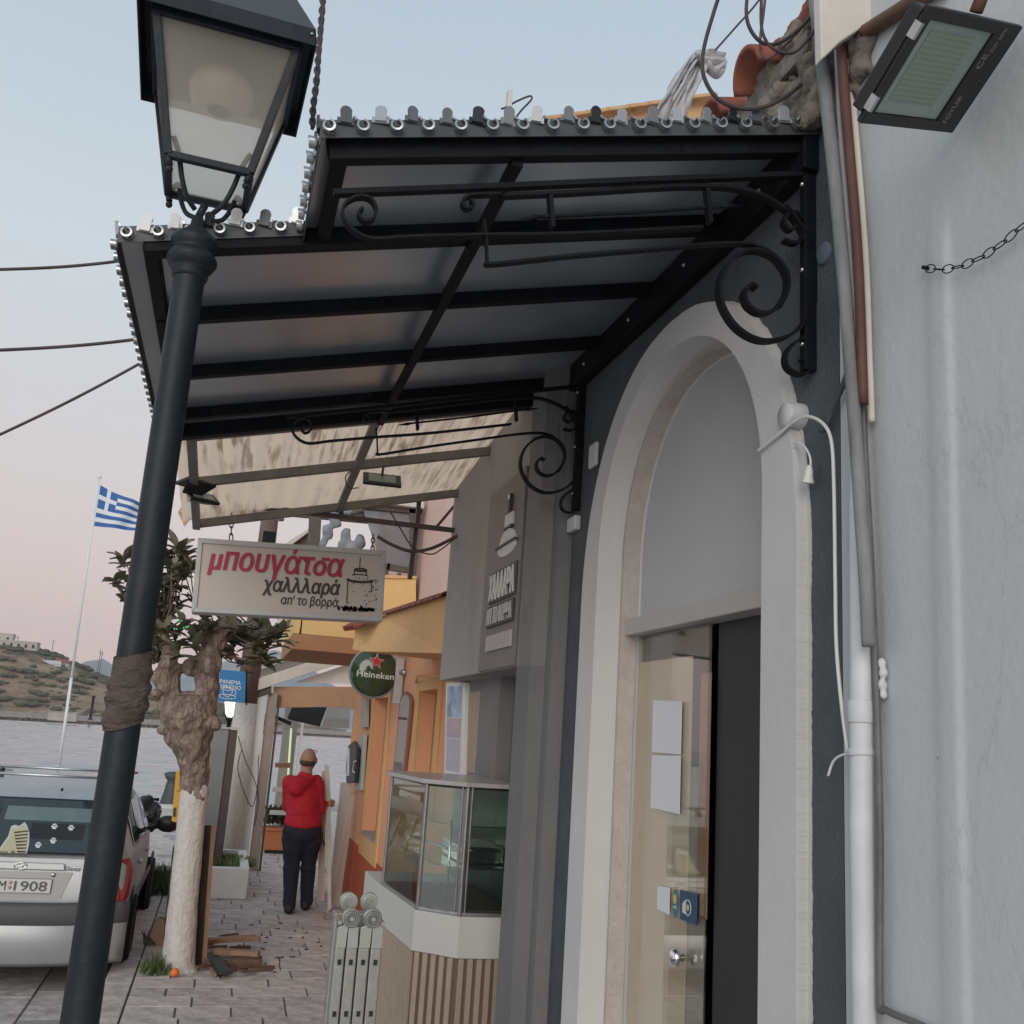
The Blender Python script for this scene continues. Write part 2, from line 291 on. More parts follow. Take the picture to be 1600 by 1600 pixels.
def remesh(mb,name,m,parent,vox,smooth=2,noise_amt=0,nscale=10):
    o=bpy.data.objects.new(name,mb.mesh(name)); COL.objects.link(o)
    md=o.modifiers.new('r','REMESH'); md.mode='VOXEL'; md.voxel_size=vox; md.use_smooth_shade=True
    if smooth: ms=o.modifiers.new('s','SMOOTH'); ms.iterations=smooth; ms.factor=.5
    bpy.context.view_layer.update(); me=bpy.data.meshes.new_from_object(o.evaluated_get(bpy.context.evaluated_depsgraph_get()))
    bpy.data.objects.remove(o); me.name=name
    if noise_amt:
        ns=[(v.co.copy(),v.normal.copy()) for v in me.vertices]
        for v,(c,nn) in zip(me.vertices,ns): v.co=c+nn*noise_amt*(noise.noise(c*nscale)+.5*noise.noise(c*nscale*2.3))
    me.materials.clear(); me.materials.append(m)
    for p in me.polygons: p.use_smooth=True
    ob=bpy.data.objects.new(name,me); COL.objects.link(ob)
    if parent is not None: ob.parent=parent; ob.matrix_parent_inverse=Matrix.Translation(-Vector(parent.location))
    return ob
def spline(pts,n=8):
    pts=[Vector(p) for p in pts]; out=[]
    for i in range(len(pts)-1):
        a=pts[max(i-1,0)];b=pts[i];c=pts[i+1];d=pts[min(i+2,len(pts)-1)]
        for k in range(n):
            t=k/n; out.append(.5*((2*b)+(c-a)*t+(2*a-5*b+4*c-d)*t*t+(3*b-a-3*c+d)*t**3))
    out.append(pts[-1]); return out
# ================================================================ GROUND
def plane(name,x0,x1,y0,y1,z,m,parent=None,cuts=0):
    b=MB(); b.add([(x0,y0,z),(x1,y0,z),(x1,y1,z),(x0,y1,z)],[(0,1,2,3)]); return b.build(name,m,parent)
M_slab=mat('paving_stone',(.38,.335,.31),.8,0,(.70,.63,.59),7,.5,22,detail=9,spec=.35)
M_slab2=mat('paving_stone_pink',(.42,.365,.335),.8,0,(.70,.62,.575),6,.5,22,detail=9,spec=.35)
M_slab3=mat('paving_stone_grey',(.32,.285,.27),.8,0,(.64,.575,.54),8,.5,22,detail=9,spec=.35)
M_mort=mat('mortar',(.12,.105,.095),.95,0,(.18,.16,.145),12,.4,30)
M_road=mat('road_stone',(.33,.30,.29),.8,0,(.25,.23,.22),3,.3,18,detail=9)
M_quay=mat('quay_stone',(.42,.38,.36),.8,0,(.25,.22,.21),1.2,.3,14,detail=9)
pave=struct(MB().box(-.43,1.66,-1,25.6,-.30,-.014).build('pavement',M_mort))
road=struct(MB().box(-6,-.64,-1,14.2,-.5,-.112).build('road',M_mort))
quay=struct(MB().add([],[]).box(-60,-.46,14.2,25.6,-2.2,-.10).box(1.66,60,13.8,27.9,-2.2,-.016).box(-.46,1.66,25.6,26.2,-2.2,-.02).build('quay',M_quay))
sl=[0,0]
def slab_mesh(l,wd,h=.014,c=.0035):
    b=bmesh.new(); 
    vs=[(0,0,-h),(l,0,-h),(l,wd,-h),(0,wd,-h)]; t=[(c,c,0),(l-c,c,0),(l-c,wd-c,0),(c,wd-c,0)]
    mb=MB().add(vs+t,[(4,5,6,7),(0,1,5,4),(1,2,6,5),(2,3,7,6),(3,0,4,7)]); return mb.mesh('paving_slab')
LEN=[.38,.48,.56,.66]; SM={}
for L in LEN:
    for k,m in enumerate((M_slab,M_slab2,M_slab3)):
        me=slab_mesh(L-.012,.268); me.materials.append(m); SM[(L,k)]=me
rg=random.Random(3)
y=6.6; n=0; far=MB()
ROWS=[]
while y<25.5:
    x=-.43-rg.random()*.3
    while x<1.64:
        L=rg.choice(LEN); x0=x; x1=x+L; x=x1
        if x1<-.33: continue
        cx0=max(x0,-.425); cx1=min(x1,1.65)
        full=(cx0==x0 and cx1==x1)
        dz=rg.uniform(-.003,.003)
        if n<225 and y<17:
            if full: o=link_part('paving_slab',SM[(L,rg.randrange(3))],pave,Matrix.Translation((x0,y,dz))@Matrix.Rotation(rg.uniform(-.004,.004),4,'Z')@Matrix.Rotation(rg.uniform(-.004,.004),4,'X')); o.matrix_parent_inverse=Matrix.Identity(4)
            else:
                me=slab_mesh(cx1-cx0-.012,.268) if cx1-cx0>.06 else None
                if me: me.materials.append(rg.choice((M_slab,M_slab2,M_slab3))); o=link_part('paving_slab',me,pave,Matrix.Translation((cx0,y,dz)))
            n+=1
        elif cx1-cx0>.05: far.add([(cx0+.006,y+.006,dz),(cx1-.012,y+.006,dz),(cx1-.012,y+.268,dz),(cx0+.006,y+.268,dz),(cx0,y,-.012),(cx1-.006,y,-.012),(cx1-.006,y+.274,-.012),(cx0,y+.274,-.012)],[(0,1,2,3),(4,5,1,0),(5,6,2,1),(6,7,3,2),(7,4,0,3)])
    y+=.28
stuff(far.build('distant_paving_slabs',M_slab,pave))
# near rows behind / below the camera
nb=MB()
y=6.32
while y>-1:
    x=-.43
    while x<1.2:
        L=rg.choice(LEN); nb.add([(x,y,0),(x+L-.012,y,0),(x+L-.012,y+.268,0),(x,y+.268,0)],[(0,1,2,3)]); x+=L
    y-=.28
stuff(nb.build('near_paving_slabs',M_slab,pave))
# kerb stones
kb=struct(MB().box(-.64,-.44,-1,14.2,-.4,-.02).build('kerb',M_mort))
y=-1
while y<14.1:
    L=rg.choice((.8,.95,1.1)); L=min(L,14.2-y)
    MB().box(-.637,-.437,y+.006,y+L-.006,-.3,rg.uniform(-.002,.003)).build('kerb_stone',rg.choice((M_slab,M_slab3,M_slab)),kb,bevel=.008); y+=L
# road slabs, laid lengthwise
for i in range(6):
    y=5.2+rg.random()
    x0=-.66-.46*(i+1)
    while y<10:
        L=rg.choice((.75,.9,1.15)); MB().box(x0+.008,x0+.452,y+.008,y+L-.008,-.2,-.1+rg.uniform(-.003,.003)).build('road_slab',rg.choice((M_road,M_slab3,M_road)),road,bevel=.006); y+=L
# quay paving: real but uncounted slabs
qs=MB()
y=14.3
while y<25.4:
    for xx0,xx1,zz in ((-12,-.47,-.09),(1.7,9,-.002)):
        x=xx0-rg.random()*.4
        while x<xx1-.3:
            L=rg.choice((.5,.7,.9)); a=max(x,xx0); e=min(x+L,xx1); dz=rg.uniform(-.006,.006)
            if e>a+.05: qs.add([(a+.015,y+.015,zz+dz),(e-.015,y+.015,zz+dz),(e-.015,y+.385,zz+dz),(a+.015,y+.385,zz+dz),(a,y,zz-.009),(e,y,zz-.009),(e,y+.4,zz-.009),(a,y+.4,zz-.009)],[(0,1,2,3),(4,5,1,0),(5,6,2,1),(6,7,3,2),(7,4,0,3)])
            x+=L
    y+=.4
stuff(qs.build('quay_paving',M_slab,quay))
ke=MB().box(-60,-.3,25.35,25.75,-1.5,-.02); struct(ke.build('quay_edge',M_offw,bevel=.02))
# ================================================================ SEA, MOLE, HILLS
def water_mat():
    m=bpy.data.materials.new('sea_water'); m.use_nodes=True; n=m.node_tree; b=n.nodes['Principled BSDF']
    b.inputs['Base Color'].default_value=(.29,.31,.325,1); b.inputs['Roughness'].default_value=.15; b.inputs['IOR'].default_value=1.42; b.inputs['Specular IOR Level'].default_value=.6
    t=n.nodes.new('ShaderNodeTexCoord'); prev=None
    for sc,st,ds,strn in ((2.2,(.45,1.5,1),.06,.5),(7,(.5,1.3,1),.02,.4)):
        mp=n.nodes.new('ShaderNodeMapping'); mp.inputs['Scale'].default_value=st; n.links.new(t.outputs['Object'],mp.inputs[0])
        z=n.nodes.new('ShaderNodeTexNoise'); z.inputs['Scale'].default_value=sc; z.inputs['Detail'].default_value=4; z.inputs['Distortion'].default_value=.6; n.links.new(mp.outputs[0],z.inputs['Vector'])
        bp=n.nodes.new('ShaderNodeBump'); bp.inputs['Strength'].default_value=strn; bp.inputs['Distance'].default_value=ds; n.links.new(z.outputs[0],bp.inputs['Height'])
        if prev: n.links.new(prev.outputs[0],bp.inputs['Normal'])
        prev=bp
    n.links.new(prev.outputs[0],b.inputs['Normal']); return m
M_water=water_mat()
NXw,NYw=230,620; vs=[]; ysw=[25.3+ (240-25.3)*((j/NYw)**1.9) for j in range(NYw+1)]
for j,yy in enumerate(ysw):
    for i in range(NXw+1):
        xx=(-1+2*i/NXw)*(14+yy*.62)-yy*.12
        e=min(1,(j+.0)/4)*min(1,(NYw-j)/30)*min(1,i/6,(NXw-i)/6)
        h=.10*noise.noise(Vector((xx*.40+.06*yy,yy*1.0,0)))+.045*noise.noise(Vector((xx*1.1,yy*2.6,3)))+.09*noise.noise(Vector((xx*.12,yy*.30,7)))
        vs.append((xx,yy,-.8+h*e))
fs=[(j*(NXw+1)+i,j*(NXw+1)+i+1,(j+1)*(NXw+1)+i+1,(j+1)*(NXw+1)+i) for j in range(NYw) for i in range(NXw)]
sea_o=struct(MB().add(vs,fs,True).build('sea',M_water,fixn=False))
plane('far_water',-4000,4000,236,4200,-.812,M_water,sea_o); plane('side_water',-4000,-24,25.3,240,-.95,M_water,sea_o); plane('side_water',24,4000,25.3,240,-.95,M_water,sea_o)
A=az(-260,1121,-.8); 
mole_m=mat('mole_stone',(.50,.45,.41),.9,0,(.38,.32,.28),.5,.3,3); mole_d=mat('mole_rock',(.17,.12,.10),.95,0,(.10,.07,.06),.8,.5,2)
P0=Vector((-80,190,0)); P1=Vector((70,345,0)); dv=(P1-P0).normalized(); nv=Vector((-dv.y,dv.x,0))
mole=thing('breakwater','long low stone breakwater with a pale cap crossing the water','breakwater',(0,255,-.8))
rb=MB(); rr=random.Random(5)
for i in range(150):
    p=P0.lerp(P1,i/149)-nv*rr.uniform(.6,1.4); rb.obox((p.x,p.y,-.75+rr.uniform(-.1,.2)),(rr.uniform(.6,1.2),rr.uniform(-.4,.4),0),(rr.uniform(-.3,.3),rr.uniform(.5,1),.2),(0,.1,rr.uniform(.3,.5)))
stuff(rb.build('rock_footing',mole_d,mole))
MB().bar(P0+Vector((0,0,-.65)),P1+Vector((0,0,-.65)),2.6,.9).build('base_wall',mole_d,mole)
MB().bar(P0+Vector((0,0,-.0)),P1+Vector((0,0,-.0)),2.8,.42).build('stone_cap',mole_m,mole)
q0=P0+nv*5;q1=P1+nv*5
MB().bar(q0+Vector((0,0,.2)),q1+Vector((0,0,.2)),.7,1.5).build('sea_wall',mole_m,mole)
bq=ay(98,1122,215); tag(MB().box(bq.x-2.6,bq.x+2.6,bq.y-1,bq.y+1,-.2,1.5).box(bq.x-2.8,bq.x+2.8,bq.y-1.2,bq.y+1.2,1.5,1.62).build('harbour_hut',mole_m,bevel=.05),'small pale concrete block standing on the breakwater','hut')
bq=ay(141,1124,235); t=thing('harbour_beacon','dark slim beacon post standing on the breakwater','beacon',(bq.x,bq.y,.2))
MB().lathe([(.55,0),(.55,.2),(.3,.3),(.28,4.6),(.4,4.7),(.4,4.9),(.15,5.2)],(bq.x,bq.y,.2),seg=12).build('post',M_post,t)
# hills with relief
def hill_mat():
    m=bpy.data.materials.new('scrub_hillside'); m.use_nodes=True; n=m.node_tree; b=n.nodes['Principled BSDF']; b.inputs['Roughness'].default_value=.95; b.inputs['Specular IOR Level'].default_value=.1
    t=n.nodes.new('ShaderNodeTexCoord')
    def nz(sc,de,st=(1,1,1)):
        mp=n.nodes.new('ShaderNodeMapping'); mp.inputs['Scale'].default_value=st; n.links.new(t.outputs['Object'],mp.inputs[0])
        z=n.nodes.new('ShaderNodeTexNoise'); z.inputs['Scale'].default_value=sc; z.inputs['Detail'].default_value=de; z.inputs['Roughness'].default_value=.7; n.links.new(mp.outputs[0],z.inputs['Vector']); return z
    def ramp(z,*st):
        r=n.nodes.new('ShaderNodeValToRGB'); n.links.new(z.outputs[0],r.inputs[0])
        while len(r.color_ramp.elements)<len(st): r.color_ramp.elements.new(.5)
        for e,(p,c) in zip(r.color_ramp.elements,st): e.position=p; e.color=(*c,1)
        return r
    scrub=ramp(nz(.16,8),(.3,(.07,.065,.04)),(.5,(.13,.115,.07)),(.75,(.20,.17,.11)))
    rock=ramp(nz(.09,8,(1,1,3)),(.3,(.24,.16,.11)),(.55,(.42,.30,.21)),(.8,(.52,.42,.33)))
    mask=ramp(nz(.022,9,(1,1,2.2)),(.38,(0,0,0)),(.46,(1,1,1)))
    mx=n.nodes.new('ShaderNodeMixRGB'); n.links.new(mask.outputs[0],mx.inputs[0]); n.links.new(scrub.outputs[0],mx.inputs[1]); n.links.new(rock.outputs[0],mx.inputs[2]); n.links.new(mx.outputs[0],b.inputs['Base Color'])
    z=nz(.2,8); bp=n.nodes.new('ShaderNodeBump'); bp.inputs['Strength'].default_value=1; bp.inputs['Distance'].default_value=3; n.links.new(z.outputs[0],bp.inputs['Height']); n.links.new(bp.outputs[0],b.inputs['Normal']); return m
M_hill=hill_mat()
HY=640
prof=[(-420,960),(-250,975),(-120,985),(-30,1000),(50,1012),(85,1026),(110,1038),(130,1047),(152,1057),(180,1064),(215,1078),(250,1088),(300,1096),(345,1101),(400,1116),(470,1128),(540,1140)]
def hz(px):
    for (a,ya),(b_,yb) in zip(prof,prof[1:]):
        if a<=px<=b_: return ya+(yb-ya)*(px-a)/(b_-a)
vs=[];fs=[];NX=190;NY=26
for j in range(NY):
    for i in range(NX):
        px=-420+960*i/(NX-1); top=ay(px,hz(px),HY)
        hgt=max(top.z+.8,.5); v=j/(NY-1)
        depth=HY-130+v*230
        s=min(1,v*1.9); prf=(s*s*(3-2*s)*.55+.45*min(1,v*3.2)); 
        c=Vector((top.x*.02,depth*.02,3)); nn=noise.fractal(c,1,2,5)
        z=-.9+hgt*prf*(depth/HY if False else 1)+nn*hgt*.10*(1 if j else 0)*(1-s*.6)
        if j==0: z=-1.5
        if v>.62: z-= (v-.62)*hgt*1.2
        shore=nn*14*(1-v)
        vs.append((top.x*(depth)/HY,depth+shore,z))
for j in range(NY-1):
    for i in range(NX-1): fs.append((j*NX+i,j*NX+i+1,(j+1)*NX+i+1,(j+1)*NX+i))
hb=MB().add(vs,fs,True); struct(hb.build('headland_hill',M_hill))
# shore rocks, scrub clumps
sc=MB(); rr=random.Random(11)
for i in range(5200):
    px=rr.uniform(-120,420); v=rr.random()**.8
    if noise.noise(Vector((px*.035,v*6,0)))+.5*noise.noise(Vector((px*.11,v*17,4)))<rr.uniform(-.05,.25): continue
    t=ay(px,hz(px),HY); hgt=max(t.z+.8,1)
    j=min(NY-1,int(v*.62*(NY-1))); ii=int((px+420)/960*(NX-1)); p=Vector(vs[j*NX+ii]); r=rr.uniform(.5,2.0)
    sc.ell((p.x+rr.uniform(-4,4),p.y+rr.uniform(-4,4),p.z+r*.1),(r*1.5,r,r*rr.uniform(.5,.8)),6,4)
stuff(sc.build('hillside_scrub',mat('scrub_dark',(.07,.068,.042),.95,0,(.14,.13,.08),.5)))
M_mtn=mat('far_mountain',(.27,.28,.29),.95,0,(.34,.34,.34),.01,0)
mp_=[(-500,1100),(60,1072),(115,1052),(135,1044),(150,1033),(163,1029),(175,1038),(190,1051),(215,1062),(260,1058),(310,1050),(350,1034),(400,1026),(430,1015),(455,1026),(500,1062),(560,1090),(640,1120)]
vs=[];fs=[]; MY=3000; NN=160
for j in range(6):
    for i in range(NN):
        px=-480+1110*i/(NN-1)
        for (a,ya),(b_,yb) in zip(mp_,mp_[1:]):
            if a<=px<=b_: yy=ya+(yb-ya)*(px-a)/(b_-a)
        p=ay(px,yy,MY); k=[0,.45,.8,1,.7,0][j]; nn=noise.fractal(Vector((px*.05,j*.7,0)),1,2,4)
        vs.append((p.x,MY+(j-3)*330,-1+(p.z+1)*k*(1+nn*.12*(j!=3)+.015*nn)))
for j in range(5):
    for i in range(NN-1): fs.append((j*NN+i,j*NN+i+1,(j+1)*NN+i+1,(j+1)*NN+i))
struct(MB().add(vs,fs,True).build('distant_mountains',M_mtn))
def farhouse(px,py,wd,h,dp,label,roof=None,y=HY-40,wins=3,wm=None):
    p=ay(px,py,y); t=thing('hill_house',label,'house',(p.x,y,p.z-2))
    MB().box(p.x-wd/2,p.x+wd/2,y,y+dp,p.z-4,p.z+h).build('wall',wm or M_yel,t)
    if roof: MB().prism([(p.x-wd/2-.5,y-.6,p.z+h),(p.x+wd/2+.5,y-.6,p.z+h),(p.x+wd/2-1,y+dp/2,p.z+h+2.2),(p.x-wd/2+1,y+dp/2,p.z+h+2.2)],(0,dp/2,-.2)).build('roof',roof,t)
    else: MB().box(p.x-wd/2-.3,p.x+wd/2+.3,y-.3,y+dp,p.z+h,p.z+h+.4).build('roof',M_offw,t)
    for i in range(wins):
        x=p.x-wd/2+(i+.5)*wd/wins; MB().box(x-.6,x+.6,y-.06,y,p.z+h*.35,p.z+h*.75).build('window',M_dark,t)
M_fw=mat('far_wall',(.50,.44,.38),.9)
farhouse(22,1016,22,5,10,'long beige flat-roofed building on the hilltop at the left edge',wins=6,wm=M_fw)
farhouse(3,1010,9,7,8,'tall end block behind the beige hilltop building',wins=2,wm=M_fw,y=HY-34)
farhouse(76,1048,11,3.5,8,'small white house with pale roof below the hill crest',roof=M_offw,wins=2,y=HY-60,wm=M_white)
farhouse(92,1045,9,3.2,7,'small house with an orange tiled roof beside the white hill house',roof=M_tile,wins=2,y=HY-56,wm=M_fw)
for px,py,h in ((26,1008,5),(39,1012,4),(80,1024,9),(152,1052,14),(155,1053,13)):
    p=ay(px,py,HY-20); tag(MB().tube([(p.x,p.y,p.z-4),(p.x,p.y,p.z+h)],.16,6).bar((p.x-1,p.y,p.z+h*.85),(p.x+1,p.y,p.z+h*.85),.15,.15).build('aerial_mast',M_post),{26:'aerial mast on the roof of the beige hilltop building',39:'second aerial mast nearer the end of the beige hilltop building',80:'thin mast on the hill crest above the white house',152:'tall thin pylon before the distant blue peak',155:'second tall pylon right beside the first before the blue peak'}[px],'mast')
# ================================================================ FLAGPOLE
fb=az(92,1198,-.8); FY=fb.y; ft=ay(155,748,FY)
t=thing('flagpole','tall white flagpole flying a blue and white striped flag in the water','flagpole',(fb.x,FY,-.8))
fx=fb.x+.12
MB().lathe([(.18,-.3),(.18,.05),(.1,.08)],(fb.x,FY,-.8),seg=12).build('base',M_offw,t)
MB().tube([(fb.x,FY,-.8),(fb.x*.72+ft.x*.28,FY,-.5+.28*(ft.z+.5))],.075,10).build('lower_tube',M_white,t)
MB().tube([(fb.x*.72+ft.x*.28,FY,-.5+.28*(ft.z+.5)),(ft.x,FY,ft.z)],[.065,.05],10).ell((ft.x,FY,ft.z+.1),(.11,.11,.11),8,6).build('upper_tube',M_white,t)
m=bpy.data.materials.new('flag_cloth'); m.use_nodes=True; n=m.node_tree; b=n.nodes['Principled BSDF']; b.inputs['Roughness'].default_value=.8
M_blue=mat('flag_blue',(.045,.13,.36),.8); M_fw2=mat('flag_white',(.72,.72,.74),.8)
fl=thing('greek_flag','blue and white striped flag with a cross, blowing to the right on the white pole','flag',(ft.x,FY,ft.z-.4))
corner=[ay(157,758,FY),ay(232,796,FY),ay(147,822,FY),ay(222,830,FY)]
U=27;V=9
def fp(u,v):
    top=corner[0].lerp(corner[1],u); bot=corner[2].lerp(corner[3],u); p=top.lerp(bot,v)
    w=math.sin(u*8+v*2.2)*.22*u+.08*math.sin(u*15+v*5)*u; return p+Vector((.05*math.sin(v*6+u*4)*u,w,-.15*math.sin(u*5+1)*u*(1-v)))
for nm,mm,test in (('white_cloth',M_fw2,False),('blue_cloth',M_blue,True)):
    b=MB()
    for j in range(9*3):
        for i in range(U*2):
            u0,u1=i/(U*2),(i+1)/(U*2); v0,v1=j/27,(j+1)/27
            s=j//3; cu=i/(U*2)*27/2   # units of one stripe, 13.5 long
            if cu<5 and s<5: blue=not(2<=cu<3 or s==2)
            else: blue=s%2==0
            if blue==test: b.add([fp(u0,v0),fp(u1,v0),fp(u1,v1),fp(u0,v1)],[(0,1,2,3)],True)
    o=b.build(nm,mm,fl)
# power lines at the left, running back over the street
def wire(pa,pb,ya,yb,r,label,name='power_line',sag=.0,m=None):
    a=ay(*pa,ya); b_=ay(*pb,yb); path=[a.lerp(b_,i/12)-Vector((0,0,sag*math.sin(PI*i/12))) for i in range(13)]
    d=(path[0]-path[1]); path=[path[0]+d*20]+path
    return tag(MB().tube(path,r,6).build(name,m or M_cable),label,'cable')
wire((0,421),(230,402),7,7,.011,'uppermost thin black overhead cable left of the lamp post',sag=.02)
wire((0,547),(260,524),8,8,.013,'middle thin black overhead cable left of the lamp post',sag=.02)
wire((0,679),(240,556),8,8,.011,'lowest sloping overhead cable left of the lamp post',sag=.02)
# ================================================================ WHITE BUILDING (right, near)
WX=1.3
t=thing('white_building','white rough-plastered building wall filling the right side','building',(WX,1,0))
wb=MB(); 
NYy,NZz=420,110; y0,y1,z0,z1=-.2,1.93,.4,4.6
vs=[];fs=[]
for j in range(NZz+1):
    for i in range(NYy+1):
        yy=y0+(y1-y0)*i/NYy; zz=z0+(z1-z0)*j/NZz; q=noise.fractal(Vector((yy*1.4,zz*1.0,0)),1,2,4)*.0011
        g=0; yc=1.585-.012*(zz-2); 
        d=(yy-yc); g=.007/(1+math.exp(-(d+.012)/.004))*(1/(1+math.exp((d-.050)/.010)))*(1 if zz<3.05 else max(0,1-(zz-3.05)/.05))
        vs.append((WX+q-g,yy,zz))
fs=[(j*(NYy+1)+i,(j+1)*(NYy+1)+i,(j+1)*(NYy+1)+i+1,j*(NYy+1)+i+1) for j in range(NZz) for i in range(NYy)]
wb.add(vs,fs,True).build('wall',M_wwall,t,fixn=False)
MB().box(WX+.03,WX+4,y0,y1-.002,0,4.6).build('wall_core',M_wwall,t)
MB().box(WX+.0,WX+.04,y1-.001,y1+.012,0,3.95).build('corner_edge',M_wwall,t)
M_rub2=mat('weathered_mortar',(.24,.21,.18),.95,0,(.07,.06,.055),9,1,25,detail=9)
eb=MB(); rr=random.Random(9)
for i in range(40):
    p=ax(rr.uniform(1300,1362),rr.uniform(55,150),WX-.01); r=rr.uniform(.012,.03); eb.ell(p,(r,r,r*1.2),7,5)
remesh(eb,'crumbling_eave',M_rub2,t,.007,1,.006,40)
MB().prism([ay(1280,-60,1.80),ay(1284,92,1.80),ay(1292,86,1.80),ay(1312,66,1.80),ay(1352,40,1.80),ay(1396,4,1.80),ay(1440,-60,1.80)],(0,.03,0)).build('cream_eave_board',M_cream,t,bevel=.004)
pp=[ax(*q,WX-.02) for q in ((1290,70),(1330,110),(1352,50),(1400,20),(1480,-30))]
MB().tube(spline(pp[2:],5),.018,8).build('eave_timber',M_wood,t)
# ---- pipes on the corner
def pxtube(name,pts,x,wpx,m,label,cat,seg=12,n=6,squash=None):
    P=spline([ax(px,py,x) for px,py in pts],n); rs=[wpx/2*(-(RX.z*p.x+RY.z*p.y+RZ.z*(p.z-2)))/FPX for p in P]
    o=MB().tube(P,rs,seg).build(name,m); tag(o,label,cat); return o
pxtube('weathered_drainpipe',[(1268,-60),(1280,60),(1296,200),(1318,430),(1334,640),(1345,800),(1352,900),(1357,1010)],WX-.06,21,M_pipew,'grey weathered pipe with flaking paint at the building corner','pipe')
pxtube('brown_conduit',[(1313,62),(1324,200),(1340,400),(1349,632)],WX-.045,16,M_pipeb,'red-brown painted conduit running down beside the weathered pipe','pipe')
pxtube('cream_conduit',[(1326,90),(1336,200),(1352,400),(1358,560),(1362,660)],WX-.015,11,M_cream,'thin cream strip pipe right of the red-brown conduit','pipe')
pxtube('white_cable_strip',[(1307,78),(1312,200),(1328,400),(1340,600)],WX-.03,7,M_pipe,'thin white strip between weathered pipe and brown conduit','pipe')
o=thing('white_downpipe','thick white painted downpipe standing at the corner of the white wall','pipe',tuple(ax(1350,1600,WX-.03)))
P=[ax(px,py,WX-.035) for px,py in ((1331,705),(1333,760),(1338,860),(1345,1000),(1346,1100),(1346,1300),(1350,1600),(1352,1900),(1353,2300))]
rr_=[w_/2*(-(RX.z*p.x+RY.z*p.y+RZ.z*(p.z-2)))/FPX for p,w_ in zip(P,(5,11,22,34,36,37,37,38,39))]
MB().tube(P,rr_,20).build('pipe',M_pipe,o)
a,b_=ax(1345,1095,WX-.035),ax(1346,1130,WX-.035); MB().tube([a,b_],.0275,20).build('collar',M_pipe,o,bevel=.002)
a,b_=ax(1345,1170,WX-.035),ax(1346,1182,WX-.035); MB().tube([a,b_],.0275,20).build('clamp',M_pipe,o,bevel=.002)
P=[(1348,625),(1351,700),(1359,850),(1366,1000),(1370,1100),(1375,1300),(1375,1555),(1384,1578),(1440,1602),(1520,1640)]
pxtube('grey_conduit',P[:],WX-.022,11,M_cond,'slim dark grey conduit beside the white downpipe, bending away at the bottom','pipe',n=5)
o=thing('cable_junction','white plastered lump and clips beside the grey conduit','junction',tuple(ax(1378,1060,WX)))
j=MB()
for px,py,r in ((1378,1036,.010),(1380,1052,.011),(1379,1070,.012),(1380,1085,.009),(1352,1030,.012),(1354,1045,.009)): j.ell(ax(px,py,WX-.012),(r,r*.8,r*1.1),8,6)
remesh(j,'plaster_lump',M_pipe,o,.004,1,.002,60)
# ---- floodlight
fl=thing('floodlight','big black LED floodlight with pale glass, tilted on the white wall','floodlight',(1.27,1.4,3.3))
TL,BL,TR,BR=[Vector(v) for v in ((1.0,1.233,3.253),(1.0,1.411,3.149),(1.27,1.307,3.354),(1.27,1.499,3.24))]
ctr=(TL+BL+TR+BR)/4; u=((TR-TL)+(BR-BL))/2; Lw=u.length; u.normalize(); v=((TL-BL)+(TR-BR))/2; v=(v-u*v.dot(u)); Lh=v.length; v.normalize(); nn=u.cross(v)
if nn.dot(C0-ctr)<0: nn=-nn
def fpnt(a,b,c): return ctr+u*a*Lw/2+v*b*Lh/2+nn*c
def frame(o,name,a0,a1,b0,b1,i0,i1,j0,j1,c0,c1,m,bev=.002):
    b=MB()
    for (aa,ab,ba,bb) in ((a0,a1,b0,j0),(a0,a1,j1,b1),(a0,i0,j0,j1),(i1,a1,j0,j1)):
        p=[fpnt(aa,ba,c0),fpnt(ab,ba,c0),fpnt(ab,bb,c0),fpnt(aa,bb,c0)]; b.prism(p,nn*(c1-c0))
    return b.build(name,m,o,bevel=bev)
frame(fl,'frame',-1,1,-1,1,-.84,.50,-.80,.80,-.012,.0,M_black)
M_ledglass=mat('lamp_glass_grey',(.30,.36,.34),.25,0,(.27,.33,.31),4)
MB().prism([fpnt(-.84,-.80,-.008),fpnt(.50,-.80,-.008),fpnt(.50,.80,-.008),fpnt(-.84,.80,-.008)],nn*.003).build('glass',M_ledglass,fl,bevel=.001)
MB().prism([fpnt(-.70,-.55,-.0048),fpnt(.24,-.55,-.0048),fpnt(.24,.66,-.0048),fpnt(-.70,.66,-.0048)],nn*.001).build('led_board',mat('led_board',(.22,.29,.25),.5),fl)
led=MB()
for i in range(22):
    for k in range(13):
        c=fpnt(-.67+i*.042,-.50+k*.092,-.0035); led.obox(c,u*.0012,v*.0020,nn*.0006)
stuff(led.build('led_chips',mat('led_chip',(.33,.39,.31),.4),fl))
MB().prism([fpnt(-.9,-.9,-.05),fpnt(.9,-.9,-.05),fpnt(.9,.9,-.05),fpnt(-.9,.9,-.05)],nn*.038).build('housing',M_black,fl,bevel=.004)
for aa in (-.62,.62): MB().obox(fpnt(-1.02,aa,.0),u*.004,v*.014,nn*.008).build('clip',M_alu,fl)
MB().tube([fpnt(.2,.98,-.03),fpnt(.25,1.5,-.05),fpnt(.3,1.7,-.10)],.012,8).tube([fpnt(1.0,.7,-.03),fpnt(1.08,.7,-.06)],.01,8).build('mounting_bracket',mat('rusty_steel',(.14,.055,.03),.8,0,(.25,.12,.07),20),fl)
M_print=mat('grey_print',(.22,.22,.22),.6)
tx=v*-1
text('lettering','FOYU®',fpnt(.70,-.82,.0002),v,-u,.014,.0006,M_print,fl,width=.055)
text('lettering','CE',fpnt(.66,.20,.0002),v,-u,.016,.0006,M_print,fl,width=.028)
text('lettering','220V 50Hz',fpnt(.70,.50,.0002),v,-u,.010,.0006,M_print,fl,width=.045)
